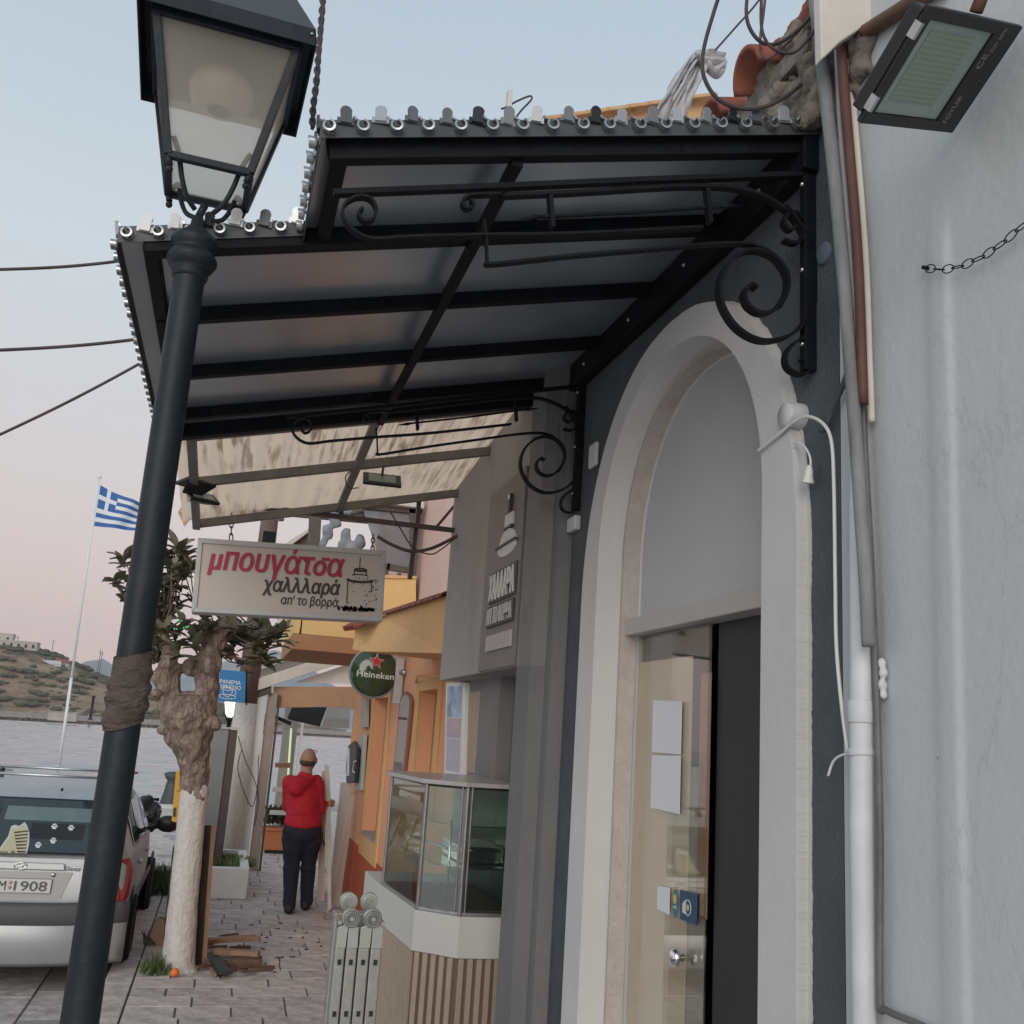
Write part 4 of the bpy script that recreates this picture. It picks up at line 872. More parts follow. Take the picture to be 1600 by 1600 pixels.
MB().box(1.50,2.6,4.14,4.16,0,2.4).box(1.50,2.6,5.88,5.9,0,3.6).box(2.6,2.64,4.14,5.9,0,3.6).box(1.5,2.6,4.14,5.9,2.3,2.34).build('room_lining',M_dark,cb)
MB().box(1.5,4,5.86,5.9,3.55,3.6).build('roof_slab',M_dwall,cb)
nt_=[ax(px,py,1.425) for px,py in ((784,1080),(797,1076),(796,1126),(782,1130))]
tag(MB().prism(nt_,(-.002,0,0)).build('price_notice',mat('grey_paper',(.34,.37,.36),.8)),'small printed notice inside the serving hatch glass','notice')
lb=thing('menu_lightbox','tall white-framed poster box with blue seascape top on the grey pier','poster',tuple(ax(710,1130,1.30)))
c=[ax(px,py,1.32) for px,py in ((697,1067),(727,1066),(722,1216),(694,1210))]
MB().prism(c,(.03,0,0)).build('frame',M_white,lb,bevel=.003)
def sub(c,u0,u1,v0,v1,off):
    def q(u,v): return c[0].lerp(c[1],u).lerp(c[3].lerp(c[2],u),v)+Vector((-off,0,0))
    return [q(u0,v0),q(u1,v0),q(u1,v1),q(u0,v1)]
MB().prism(sub(c,.1,.86,.04,.38,.001),(-.001,0,0)).build('blue_print',mat('print_blue',(.16,.28,.42),.4,0,(.50,.60,.72),9,lo=.4,hi=.6),lb)
MB().prism(sub(c,.1,.86,.39,.60,.001),(-.001,0,0)).build('pink_print',mat('print_pink',(.60,.42,.40),.4,0,(.35,.36,.55),14,lo=.4,hi=.6),lb)
MB().prism(sub(c,.1,.86,.61,.95,.001),(-.001,0,0)).build('pale_print',mat('print_pale',(.46,.46,.60),.4,0,(.55,.47,.52),10),lb)
# ---- raised metal letters
SX=1.186; YN=(0,-1,0); UP=(0,0,1)
M_let=mat('brushed_steel',(.88,.86,.84),.4,.2,(.75,.73,.71),40,stretch=(1,1,.05)); M_letd=mat('letter_side',(.075,.07,.068),.5,.4)
em=thing('shop_emblem','raised brushed steel cup emblem and tall letters on the grey fascia','sign',(SX,4.5,2.7))
def yz(px,py): p=ax(px,py,SX-.01); return p.y,p.z
def sgn(name,pts,d=.018,m=M_let): return MB().prism([(SX-.0005,y,z) for y,z in pts],(-d,0,0)).build(name,m,em)
yA,yB=4.72,4.275
MB().box(SX-.008,SX-.0005,yB-.015,yA+.01,2.632,2.785).build('backing_plate',M_letd,em,bevel=.002)
text('lettering','ΧΑΛΛΑΡΑ',(SX-.008,yA,2.645),YN,UP,.128,.006,M_let,em,width=yA-yB)
MB().box(SX-.012,SX-.0005,yB-.005,yA-.06,2.515,2.618).box(SX-.012,SX-.0005,yA-.05,yA+.01,2.515,2.618).build('lower_plate',M_letd,em,bevel=.002)
text('lettering','ΑΠ ΤΟ ΒΟΡΡΑ',(SX-.012,yA,2.528),YN,UP,.078,.005,mat('dull_steel',(.62,.60,.58),.4,.2),em,width=yA-yB+.0)
MB().box(SX-.012,SX-.0005,yB-.0,yA-.005,2.40,2.475).build('plain_plate',mat('plain_plate',(.46,.43,.41),.5,.1),em,bevel=.002)
# cup: saucer ellipse, bowl with vertical fins, tower on top
yc_=4.44
def fins(n,y0,y1,zf,name,w=.009,d=.013):
    b=MB()
    for i in range(n):
        y=y0+(y1-y0)*i/(n-1); z0,z1=zf((y-y0)/(y1-y0)); b.box(SX-d,SX-.0005,y-w/2,y+w/2,z0,z1)
    stuff(b.build(name,M_let,em))
fins(15,yc_+.17,yc_-.15,lambda t:(2.835+.05*(1-math.sqrt(max(0,1-(2*t-1)**2))),2.885),'saucer_fins')
fins(13,yc_+.13,yc_-.12,lambda t:(2.895,2.905+.055*math.sqrt(max(0.05,1-(2*t-1)**2))),'bowl_fins')
MB().box(SX-.022,SX-.0005,yc_-.16,yc_+.18,2.8855,2.8945).build('saucer_rim',M_letd,em)
fins(6,yc_+.05,yc_-.06,lambda t:(2.975,3.035),'tower_fins',.012)
MB().box(SX-.016,SX-.0005,yc_-.07,yc_+.06,2.962,2.974).box(SX-.016,SX-.0005,yc_-.025,yc_+.01,3.036,3.13).build('tower_base',M_letd,em)
MB().lathe([(0,.024),(.012,.02),(.016,.0)],(SX,yc_-.005,3.115),(-1,0,0),12).build('flame',M_let,em)
# ================================================================ SERVING COUNTER
ct=thing('display_counter','angled snack counter with beige slatted base and glass display case on top','counter',(1.1,4.9,0))
PL=[(1.345,4.49),(1.09,4.50),(.919,4.655),(.866,5.36),(.86,5.86),(1.345,5.86)]
def pz(P,z0,z1,name,m,par=ct,bev=0): return MB().prism([(x,y,z0) for x,y in P],(0,0,z1-z0)).build(name,m,par,bevel=bev)
def inset(P,d):
    out=[]
    for x,y in P: 
        cx,cy=1.12,5.2; L=math.hypot(x-cx,y-cy); k=(L-d)/L; out.append((cx+(x-cx)*k,cy+(y-cy)*k))
    return out
pz([(1.345,4.505),(1.095,4.515),(.935,4.665),(.882,5.36),(.876,5.85),(1.345,5.85)],0,1.06,'base',M_slatbg)
pz(PL,1.06,1.23,'band',M_offw,bev=.003)
def slats(a,b_,n,w,frac=.6):
    a=Vector((*a,0));b_=Vector((*b_,0)); d=(b_-a).normalized(); nrm=Vector((d.y,-d.x,0)); L=(b_-a).length
    for i in range(n):
        c=a.lerp(b_,(i+.5)/n); 
        MB().obox((c.x,c.y,.53),d*(L/n*frac/2),nrm*.009,(0,0,.528)).build('slat',M_slat,ct,bevel=.002)
slats((1.335,4.506),(1.093,4.513),6,0); slats((1.088,4.518),(.932,4.66),5,0); slats((.930,4.68),(.877,5.36),22,0); slats((.8765,5.37),(.872,5.84),15,0)
# glass case
M_cg=glass('case_glass',(.84,.90,.87),.10,.01)
gz0,gz1=1.232,1.775
GP=[(1.335,4.515),(1.095,4.523),(.935,4.668),(.884,5.36)]
def pane(a,b_,name='glass_pane',z0=gz0+.01,z1=gz1-.005,m=M_cg,th=.004):
    MB().bar((*a,(z0+z1)/2),(*b_,(z0+z1)/2),th,z1-z0).build(name,m,ct)
pane(GP[0],GP[1]);pane((1.088,4.528),(.94,4.66));pane((.933,4.678),(.885,5.35)); 
pane((.885,5.362),(1.33,5.37))
M_cal=mat('case_aluminium',(.30,.29,.29),.35,.7,(.22,.21,.21),20)
for x,y,r in ((1.095,4.523,.011),(1.075,4.54,.006),(.935,4.668,.011),(.884,5.36,.009),(.94,4.69,.006),(1.115,4.52,.005)): MB().lathe([(r,gz0),(r,gz1)],(x,y,0),seg=14).build('post',M_cal,ct)
for a,b_ in zip(GP,GP[1:]):
    MB().bar((*a,gz0+.006),(*b_,gz0+.006),.014,.012).build('bottom_rail',M_alu,ct)
    MB().bar((*a,gz1-.004),(*b_,gz1-.004),.010,.010).build('top_rail',M_black,ct)
pz([(1.345,4.49),(1.08,4.495),(.905,4.645),(.84,5.25),(.86,5.42),(1.345,5.42)],gz1+.002,gz1+.022,'glass_top',mat('frosted_top',(.46,.44,.43),.25,0,(.38,.365,.36),5),bev=.003)
for z in (1.42,1.60):
    pz([(1.33,4.56),(1.11,4.56),(1.0,4.70),(.95,5.33),(1.33,5.33)],z,z+.006,'glass_shelf',glass('shelf_glass_%d'%(z*100),(.65,.8,.74),.12,.02))
pz([(1.33,4.54),(1.10,4.54),(.95,4.68),(.90,5.34),(1.33,5.34)],gz0,gz0+.02,'case_floor',mat('brown_tray',(.11,.06,.045),.5),)
MB().box(1.336,1.346,4.52,5.40,gz0,gz1).build('case_back',mat('case_back',(.03,.04,.037),.3),ct)
MB().box(1.12,1.33,4.70,5.1,1.43,1.50).build('warming_tray',M_chrome,ct,bevel=.004)
MB().tube([(1.06,4.66,1.25),(1.06,4.66,1.62)],.006,8).tube([(1.06,4.66,1.49),(1.0,5.2,1.49)],.006,8).tube([(1.06,4.66,1.49),(1.3,4.66,1.49)],.006,8).build('inner_rack',M_chrome,ct)
# ================================================================ LADDER
M_sdkk=mat('groove_grey',(.10,.10,.095),.5,.4)
ld=thing('folding_ladder','folded aluminium hinge ladder standing upright beside the counter','ladder',(.53,3.62,0))
M_lad=mat('ladder_aluminium',(.44,.44,.41),.4,.6,(.36,.36,.33),30,.05); M_hin=mat('hinge_zinc',(.50,.51,.47),.36,.8)
LB=[ay(px,1600,3.6).x for px in (512,529.5,548.5,568,587.5)]
LY=3.60
def lx(i,z): return LB[i]-.0 
for i in range(4):
    x0,x1=LB[i]+.002,LB[i+1]-.002
    MB().box(x0,x1,LY,LY+.07,.02,1.335).build('rail',M_lad,ld,bevel=.004)
    MB().box(x0+.001,x1-.001,LY+.11,LY+.18,.02,1.37).build('rail',M_lad,ld,bevel=.004)
    for k,z in enumerate((1.235,1.075,.80,.53,.26)):
        xc=(x0+x1)/2; MB().box(xc-.009,xc+.009,LY-.0025,LY+.001,z-.011,z+.011).build('rung_end',M_lad,ld,bevel=.001)
        MB().box(xc-.0065,xc+.0065,LY-.004,LY-.0026,z-.0085,z+.0085).build('rung_socket',M_dark,ld)
        MB().box(xc-.007,xc+.007,LY+.07,LY+.11,z-.01,z+.01).build('rung',M_lad,ld)
    for s in (-1,1):
        for z in (1.262,1.30): MB().ell(((x0+x1)/2+s*.0115,LY-.001,z),(.0025,.002,.0025),8,5).build('rivet',M_hin,ld)
for k,(a,b_) in enumerate(((0,2),(2,4))):
    xc=(LB[a]+LB[b_])/2+.0+(.006 if k==0 else -.002)
    for dy,dz in ((-.012,0),(.10,.035)):
        MB().lathe([(0,.016),(.006,.016),(.008,.011),(.013,.011),(.015,.016),(.021,.016),(.0225,.010),(.030,.010),(.032,0),(.032,-.006)],(xc,LY+dy+.006,1.375+dz),(0,-1,0),36,sm=False).build('hinge_disc',M_hin,ld)
    for rg_r in (.0115,.0185,.0265): MB().tube([(xc+rg_r*math.cos(q_),LY-.026,1.375+rg_r*math.sin(q_)) for q_ in [2*PI*i/24 for i in range(25)]],.0013,5,cap=False).build('hinge_groove',M_sdkk,ld)
    MB().prism([(LB[a]+.002,LY-.003,1.28),(LB[a+1]-.002,LY-.003,1.28),(LB[a+1]+.0,LY-.003,1.35),(xc,LY-.003,1.36),(LB[a]+.004,LY-.003,1.345)],(0,-.003,0)).build('hinge_plate',M_hin,ld,bevel=.001)
    MB().prism([(LB[a+1]+.002,LY-.003,1.28),(LB[b_]-.002,LY-.003,1.28),(LB[b_]-.004,LY-.003,1.345),(xc,LY-.003,1.36),(LB[a+1]+.002,LY-.003,1.35)],(0,-.003,0)).build('hinge_plate',M_hin,ld,bevel=.001)
    MB().box(xc+(-.042 if k==0 else .03),xc+(-.03 if k==0 else .042),LY-.010,LY+.10,1.355,1.365).build('latch',M_hin,ld,bevel=.001)
text('label_print','· ·· ··· ·· ·· · ··',((LB[2]+LB[3])/2-.004,LY-.001,1.16),(0,0,-1),(1,0,0),.014,.0004,M_print,ld,width=.10)
# ================================================================ BEIGE AWNING (second canopy)
aw=thing('stained_awning','cream corrugated awning streaked with rust stains, beyond the black canopy','awning',(1.3,5,3.3))
def bz(x,y=5.84): return 3.475+(x-1.3)*.25+.085*(5.84-y)
M_awn=bpy.data.materials.new('stained_cream_sheet'); M_awn.use_nodes=True
n_=M_awn.node_tree; b_=n_.nodes['Principled BSDF']; b_.inputs['Roughness'].default_value=.6
t_=n_.nodes.new('ShaderNodeTexCoord')
def nzz(scale,det,st):
    mp=n_.nodes.new('ShaderNodeMapping'); mp.inputs['Scale'].default_value=st; n_.links.new(t_.outputs['Object'],mp.inputs[0]); z=n_.nodes.new('ShaderNodeTexNoise'); z.inputs['Scale'].default_value=scale; z.inputs['Detail'].default_value=det; n_.links.new(mp.outputs[0],z.inputs['Vector']); return z
z1=nzz(34,3,(1,.028,1)); z2=nzz(2.2,5,(1,.8,1)); z3=nzz(34,2,(1,.04,1))
r1=n_.nodes.new('ShaderNodeValToRGB'); r1.color_ramp.elements[0].position=.46; r1.color_ramp.elements[1].position=.62; n_.links.new(z1.outputs[0],r1.inputs[0])
r2=n_.nodes.new('ShaderNodeValToRGB'); r2.color_ramp.elements[0].position=.38; r2.color_ramp.elements[1].position=.72; n_.links.new(z2.outputs[0],r2.inputs[0])
mu=n_.nodes.new('ShaderNodeMath'); mu.operation='MULTIPLY'; n_.links.new(r1.outputs[0],mu.inputs[0]); n_.links.new(r2.outputs[0],mu.inputs[1])
r3=n_.nodes.new('ShaderNodeValToRGB'); r3.color_ramp.elements[0].color=(.90,.67,.49,1); r3.color_ramp.elements[1].color=(.95,.76,.59,1); n_.links.new(z3.outputs[0],r3.inputs[0])
mxx=n_.nodes.new('ShaderNodeMixRGB'); mxx.inputs[2].default_value=(.25,.14,.08,1); n_.links.new(mu.outputs[0],mxx.inputs[0]); n_.links.new(r3.outputs[0],mxx.inputs[1]); n_.links.new(mxx.outputs[0],b_.inputs['Base Color'])
tl_=n_.nodes.new('ShaderNodeBsdfTranslucent'); n_.links.new(mxx.outputs[0],tl_.inputs[0]); ms_=n_.nodes.new('ShaderNodeMixShader'); ms_.inputs[0].default_value=.72; mo_=n_.nodes['Material Output']
n_.links.new(b_.outputs[0],ms_.inputs[1]); n_.links.new(tl_.outputs[0],ms_.inputs[2]); n_.links.new(ms_.outputs[0],mo_.inputs[0])
AY0,AY1=4.27,5.84; AX0,AX1=-.36,1.3
vs=[];NXc=150
for j in range(2):
    for i in range(NXc+1):
        x=AX0+(AX1-AX0)*i/NXc; vs.append((x,(AY0,AY1)[j],bz(x,(AY0,AY1)[j])+.02+.004*math.sin(i*2*PI/10)))
o=MB().add(vs,[(i,i+1,NXc+2+i,NXc+1+i) for i in range(NXc)],True).build('corrugated_sheet',M_awn,aw); 
# torn front flap
def sheetq(P,name,m,par,th=.004): return MB().prism(P,(0,th,0)).build(name,m,par)
fp_=[ay(px,py,5.86) for px,py in ((284,790),(330,795),(318,812),(300,808),(288,823),(278,800))]; sheetq(fp_,'torn_flap',M_awn,aw)
fp_=[ay(px,py,5.3) for px,py in ((232,650),(246,640),(290,800),(282,815))]
M_aws=mat('awning_steel',(.17,.155,.14),.6,.2,(.25,.225,.20),8)
def abeam(y,x0=-.30,x1=1.29,w=.04,h=.045):
    MB().bar((x0,y,bz(x0,y)-.02),(x1,y,bz(x1,y)-.02),w,h).build('cross_beam',M_aws,aw,bevel=.002)
abeam(4.36);abeam(5.02);abeam(5.78)
for x in (-.28,.50): MB().bar((x,4.34,bz(x,4.34)-.035),(x,5.8,bz(x,5.8)-.035),.04,.03).build('long_beam',M_aws,aw,bevel=.002)
def yb(a,b_,y,w,name='lower_bar',m=None,par=aw): 
    p,q=ay(*a,y),ay(*b_,y); MB().bar(p,q,w,w).build(name,m or M_brown,par,bevel=.002)
yb((318,782),(728,831),5.80,.028); 
for a,b_ in (((533,786),(533,812)),((655,775),(652,824)),((650,824),(640,905))): yb(a,b_,5.83,.026,'upright')
yb((540,772),(660,780),5.86,.02,'small_bar')
MB().tube(spline([ay(*q,5.7) for q in ((590,838),(610,850),(640,861),(670,858),(700,845),(722,832),(728,826))],5),.010,8).build('electric_cable',M_brown,aw)
MB().tube(spline([ay(*q,5.72) for q in ((610,800),(625,825),(645,855),(672,866),(690,858),(710,842))],5),.004,6).build('thin_cable',M_cable,aw)
# bracket piece at fascia
MB().tube([ay(*q,5.84) for q in ((700,772),(724,775),(727,826))],.011,6).build('elbow_bracket',mat('brown_strap',(.16,.07,.04),.6),aw)
MB().tube([ay(*q,5.9) for q in ((722,776),(678,828))],.009,6).build('brace',MATS['brown_strap'],aw)
def smallflood(px,py,y,w,h,tilt,yaw,label,strap):
    c=ay(px,py,y); o=thing('small_floodlight',label,'floodlight',tuple(c)); 
    rot=Matrix.Rotation(yaw,3,'Z')@Matrix.Rotation(tilt,3,'X'); u=rot@Vector((1,0,0)); f=rot@Vector((0,-1,0)); v=rot@Vector((0,0,1))
    MB().obox(c,u*w/2,v*h/2,f*.008).build('frame',M_black,o,bevel=.003)
    MB().prism([c-u*w*.48-v*h*.45-f*.01,c+u*w*.48-v*h*.45-f*.01,c+u*w*.3+v*h*.3-f*.045,c-u*w*.3+v*h*.3-f*.045],v*h*.12).build('housing',M_black,o,bevel=.003)
    MB().obox(c+f*.009,u*w*.36,v*h*.34,f*.0015).build('glass',M_ledglass,o)
    MB().tube([c-f*.03+v*.0,c-f*.03+Vector((0,0,.06)),c-f*.02+Vector((0,0,strap))],.006,6).build('strap',M_black,o)
    return o
smallflood(316,777,5.05,.15,.11,R(-60),R(25),'lower black floodlight hanging at the left corner of the stained awning',.09)
smallflood(306,757,5.0,.17,.10,R(-100),R(40),'upper black floodlight turned edge-on at the left corner of the stained awning',.07)
smallflood(597,750,5.1,.20,.13,R(-52),R(-4),'black floodlight hanging under the middle of the stained awning',.12)
MB_=MB().tube(spline([ay(*q,5.05) for q in ((572,728),(553,733),(540,745),(545,762),(560,762))],6),.003,6).build('floodlight_cable',M_cable); tag(MB_,'thin curled cable beside the middle awning floodlight','cable')
# ---- hanging bougatsa sign
sg=thing('hanging_sign','white framed hanging sign with red Greek lettering and round tower drawing','sign',tuple(ay(450,905,5.75)))
bl=ay(297,957,5.75); br=ay(597,972,5.75); tl=ay(312,842,5.75); u=(br-bl).normalized(); W_=1.055; v=Vector((-u.z,0,u.x)); Hh=.415
cc=(bl+br+tl+ay(603,858,5.75))/4
def sp(a,b_,off=0): return cc+u*(a*W_/2)+v*(b_*Hh/2)+Vector((0,-off,0))
M_sf=mat('sign_frame',(.50,.50,.49),.5,.1,(.42,.42,.41),10); M_sface=mat('sign_face',(.52,.47,.43),.45,0,(.49,.445,.41),3)
MB().prism([sp(-.95,-.88),sp(.95,-.88),sp(.95,.88),sp(-.95,.88)],(0,.12,0)).build('face',M_sface,sg)
for P in ([sp(-1,-1,.01),sp(1,-1,.01),sp(.95,-.86,.01),sp(-.95,-.86,.01)],[sp(-1,1,.01),sp(1,1,.01),sp(.95,.86,.01),sp(-.95,.86,.01)],[sp(-1,-1,.01),sp(-.95,-.86,.01),sp(-.95,.86,.01),sp(-1,1,.01)],[sp(1,-1,.01),sp(.95,-.86,.01),sp(.95,.86,.01),sp(1,1,.01)]):
    MB().prism(P,(0,.15,0)).build('frame_strip',M_sf,sg,bevel=.003)
M_sred=mat('letter_red',(.36,.025,.065),.5); M_sdk=mat('letter_dark',(.05,.03,.03),.5)
nf=Vector((0,-.0005,0))
text('lettering','μπουγάτσα',sp(-.88,.18,.0)+nf,u,v,.138,.003,M_sred,sg,width=.75,shear=.18,bold=.045)
text('lettering','χαλλλαρά',sp(-.30,-.33,.0)+nf,u,v,.085,.003,M_sdk,sg,width=.43,shear=.18,bold=.035)
text('lettering',"απ' το βορρά.",sp(-.10,-.66,.0)+nf,u,v,.052,.003,M_sdk,sg,width=.33,shear=.1,bold=.025)
MB().prism([sp(.13,.52,.001),sp(.155,.62,.001),sp(.125,.60,.001),sp(.10,.62,.001)],(0,-.002,0)).build('accent_mark',M_sdk,sg)
# round tower drawing, built from thin dark strokes
rg=random.Random(8); tw=MB()
def q2(x,z): return sp(x,z,.002)
def stroke(a,b_,w_=.004):
    w_*=1.5; tw.bar(q2(*a),q2(*b_),.0015,w_,up=(0,0,1) if abs(a[0]-b_[0])>abs(a[1]-b_[1]) else (1,0,0))
stroke((.72,.42),(.72,.78),.003); stroke((.60,-.55),(.60,.13)); stroke((.86,.13),(.86,-.2),.003)
for i in range(12):
    a0,a1=PI*i/12,PI*(i+1)/12
    for cx,cz_,rx,rz,ww in ((.73,.14,-.14,-.07,.010),(.73,.42,-.065,-.04,.009),(.73,.40,-.065,.05,.006),(.73,.24,-.09,.04,.004)):
        stroke((cx+rx*math.cos(a0),cz_+rz*math.sin(a0)),(cx+rx*math.cos(a1),cz_+rz*math.sin(a1)),ww)
for s_ in (-1,1): stroke((.73+s_*.065,.42),(.73+s_*.065,.26),.004)
for i in range(70):
    x=rg.uniform(.6,.92); z=rg.uniform(-.55,.2); 
    if rg.random()<(.35 if x<.78 else .9): stroke((x,z),(x+rg.uniform(.004,.014),z+rg.uniform(-.01,.02)),rg.uniform(.003,.006))
for i in range(60):
    x=rg.uniform(.50,.88); z=-.70+rg.uniform(-.06,.10)*(1-abs(x-.68)/.25); stroke((x,z),(x+rg.uniform(.01,.035),z+rg.uniform(-.02,.02)),rg.uniform(.006,.014))
stuff(tw.build('tower_drawing',M_sdk,sg))
for px,py0,py1 in ((362,803,845),(583,835,860)):
    hc=thing('sign_chain','short rusty hook chain holding the left end of the hanging sign' if px<400 else 'short hook holding the right end of the hanging sign, above the tower drawing','chain',tuple(ay(px,py0,5.78)))
    a,b_=ay(px,py0,5.78),ay(px-1,py1,5.78); nn_=4
    for k in range(nn_):
        p,q=a.lerp(b_,k/nn_-.04),a.lerp(b_,(k+1)/nn_+.04); sdv=Vector((1,0,0)) if k%2 else Vector((0,1,0)); d=(q-p)/2
        MB().tube([(p+q)/2+d*math.cos(t)+sdv*.010*math.sin(t) for t in [2*PI*i/12 for i in range(13)]],.0035,6,cap=False).build('link',M_brown,hc)
# ================================================================ ORANGE BUILDING
OX=1.65
ob=thing('orange_building','orange and pink rendered house with boarded niches and a brick red plinth','building',(OX,9.5,0))
def wallyz(x0,x1,Y0,Y1,Z0,Z1,holes,m,name,par):
    ys_=sorted({Y0,Y1,*[h[0] for h in holes],*[h[1] for h in holes]}); b=MB()
    for a,c in zip(ys_,ys_[1:]):
        hs=sorted([h for h in holes if h[0]<=a and h[1]>=c],key=lambda h:h[2]); z=Z0
        for h in hs:
            if h[2]>z: b.box(x0,x1,a,c,z,h[2])
            z=h[3]
        if z<Z1: b.box(x0,x1,a,c,z,Z1)
    return b.build(name,m,par)
N1=(8.03,8.86,.95,2.355); N2=(10.60,11.65,.87,2.345); N3=(6.3,7.2,.0,2.35)
wallyz(OX,OX+.35,5.905,13.5,.70,2.75,[N1,N2,N3],M_or,'wall',ob)
wallyz(OX-.012,OX+.34,5.905,13.51,0,.70,[(6.3,7.2,0,.71)],M_red,'plinth',ob)
def niche(N,y0t,fr=.13):
    a,c,z0,z1=N
    bw_=MB().box(OX+.13,OX+.16,a,c,z0,z1).build('boarded_window',M_niche,ob)
    b=MB(); 
    for (p,q,r,s) in ((a-fr,a-.001,z0-.22,z1+fr),(c+.001,c+fr,z0-.22,z1+fr),(a,c,z1+.001,z1+fr),(a,c,z0-.22,z0-.001)): b.box(OX-.022,OX+.0,p,q,r,s)
    b.build('window_surround',M_or2,bw_,bevel=.004)
    MB().box(OX-.03,OX+.13,a+.002,c-.002,z0-.0,z0+.03).build('stone_sill',mat('grey_sill',(.30,.29,.28),.5,0,(.36,.35,.34),9),bw_,bevel=.004)
niche(N1,0);niche(N2,0);niche(N3,0)
MB().box(OX+.002,6,5.9,5.93,0,6).build('side_wall',M_or,ob)
MB().box(OX-.004,OX+.34,13.5,13.62,0,2.75).build('corner_pier',M_or2,ob)
MB().box(OX+.36,6,5.93,13.6,0,5.2).build('house_core',M_or,ob)
MB().box(OX,OX+.36,5.905,13.5,2.752,5.2).build('upper_wall',M_pink,ob)
# projecting slab (soffit) with little tile roof
sb2=thing('tiled_porch_slab','orange box canopy with dark red tile edging over the niches','canopy',(1.3,8,2.7))
pr=[(OX,2.46),(1.28,2.50),(1.20,2.74),(1.20,2.80),(OX,3.0)]
NS=[(OX,5.94,2.47),(1.22,5.94,2.475),(1.22,5.94,2.83),(OX,5.94,3.0)]; FS=[(OX,8.5,2.62),(.985,8.0,2.60),(1.13,8.0,2.90),(OX,8.5,3.12)]
MB().add(NS+FS,[(0,3,2,1),(4,5,6,7),(0,1,5,4),(1,2,6,5),(2,3,7,6),(3,0,4,7)]).build('slab',M_or2,sb2,bevel=.004)
MB().add([(.985,8.002,2.602),(1.128,8.002,2.76),(1.128,8.002,2.89),(.95,8.3,2.83),(.95,8.3,2.66)],[(0,1,2,3,4)]).prism([(.985,8.005,2.602),(1.135,8.005,2.75),(1.13,8.4,2.80),(.95,8.35,2.64)],(0,0,.03)).build('slab_nose',M_yel,sb2)
MB().prism([(x,8.54,z) for x,z in ((OX,2.47),(1.22,2.47),(1.20,2.80),(OX,2.98))],(0,.0,0)).build('slab_end',M_or2,sb2) if False else None
pass
for k in range(12):
    y=5.95+k*.172; halftile('ridge_tile',(1.22-.0075*k,y,2.815+.0065*k),(-.044,1,.038),.042,.18,sb2,th=.008,taper=.92)
for k in range(9):
    y=8.1+k*.085; halftile('roof_tile',(.91,y-.1,2.765+.006*k),(1,0,.65),.045,.27,sb2,th=.010)
# near top balcony (yellow parapet, brown glazing)
def quadbox(pts,y,dy,m,name,par,bev=0): return MB().prism([ay(px,py,y) for px,py in pts],(0,dy,0)).build(name,m,par,bevel=bev)
bp=thing('glazed_balcony','yellow balcony parapet with brown framed glazing above the hanging sign','balcony',tuple(ay(620,930,9.4)))
quadbox([(596,902),(650,904),(650,975),(590,985)],9.35,.9,M_yel,'parapet',bp)
quadbox([(596,898),(651,900),(651,904),(596,903)],9.33,.95,M_or2,'parapet_cap',bp)
for pts in ([(640,775),(661,775),(650,903),(641,903)],[(606,880),(646,888),(646,896),(604,890)],[(575,790),(662,790),(660,803),(575,795)],[(603,880),(610,880),(606,903),(599,902)],[(622,895),(627,895),(627,903),(622,903)]): quadbox(pts,9.38,.05,M_brown,'glazing_frame',bp)
quadbox([(566,792),(655,797),(645,888),(596,882)],9.42,.008,glass('balcony_glass',(.42,.44,.48),.12,.05,.45,(.30,.31,.34)),'glazing',bp)
quadbox([(560,778),(600,772),(662,783),(662,794),(600,786),(552,794)],9.3,.5,M_cream,'eave',bp)
# farther balcony box
fb2=thing('lower_balcony','pale orange box balcony beyond the hanging sign with brown underside','balcony',tuple(ay(505,1000,11.2)))
a=ay(474,984,11.0);b__=ay(562,1026,11.0)
zt,zb=a.z+.28,a.z
MB().prism([(.66,10.9,2.95),(OX,10.9,2.95),(OX,10.9,3.35),(.68,10.9,3.35)],(0,.08,0)).build('front_parapet',M_yel,fb2)
MB().box(.60,.68,10.9,13.0,2.95,3.35).build('side_parapet',M_yel,fb2)
MB().prism([(.60,10.9,2.78),(OX,10.9,2.78),(OX,10.9,2.948),(.60,10.9,2.948)],(0,2.2,0)).build('floor_slab',mat('ochre_soffit',(.42,.22,.11),.85,0,(.38,.19,.09),3),fb2,bevel=.01)
MB().prism([(.54,12.9,2.95),(.62,12.9,2.95),(.62,12.9,3.3),(.50,12.9,3.3)],(0,.2,0)).build('end_corbel',M_cream,fb2)
tb=thing('roof_terrace_frame','weathered brown timber frame of a roof terrace beyond the sign','frame',tuple(ay(493,830,10.6)))
for pts in ([(484,795),(503,795),(499,872),(481,872)],[(436,795),(444,795),(444,812),(436,812)]): quadbox(pts,10.6,.09,M_brown,'timber_post',tb)
quadbox([(436,798),(600,812),(600,819),(436,804)],10.72,.07,M_brown,'timber_rail',tb)
quadbox([(440,853),(482,826),(482,831),(446,858)],11.4,.5,M_cream,'roof_edge',tb)
quadbox([(444,858),(482,832),(482,870),(444,870)],11.5,.3,M_brown,'roof_gable',tb)
M_tarp=mat('grey_blue_tarp',(.20,.235,.27),.75,0,(.30,.32,.34),6,.3,12)
tp=MB(); rr=random.Random(21)
for px,py,rx,rz in ((520,805,14,9),(545,800,16,8),(570,803,15,9),(590,812,12,14),(512,830,10,12),(505,848,8,10),(540,838,10,12),(548,855,14,10),(545,868,16,9),(562,845,9,12),(578,870,14,8),(600,840,10,16),(526,818,10,7),(535,852,9,9)):
    p=ay(px,py,9.6); k=9.3/FPX; tp.ell(p,(rx*k,.05,rz*k),10,7)
o=remesh(tp,'tarpaulin',M_tarp,None,.022,2,.03,9); tag(o,'torn grey-blue tarpaulin bundled on the terrace frame above the sign','tarpaulin')
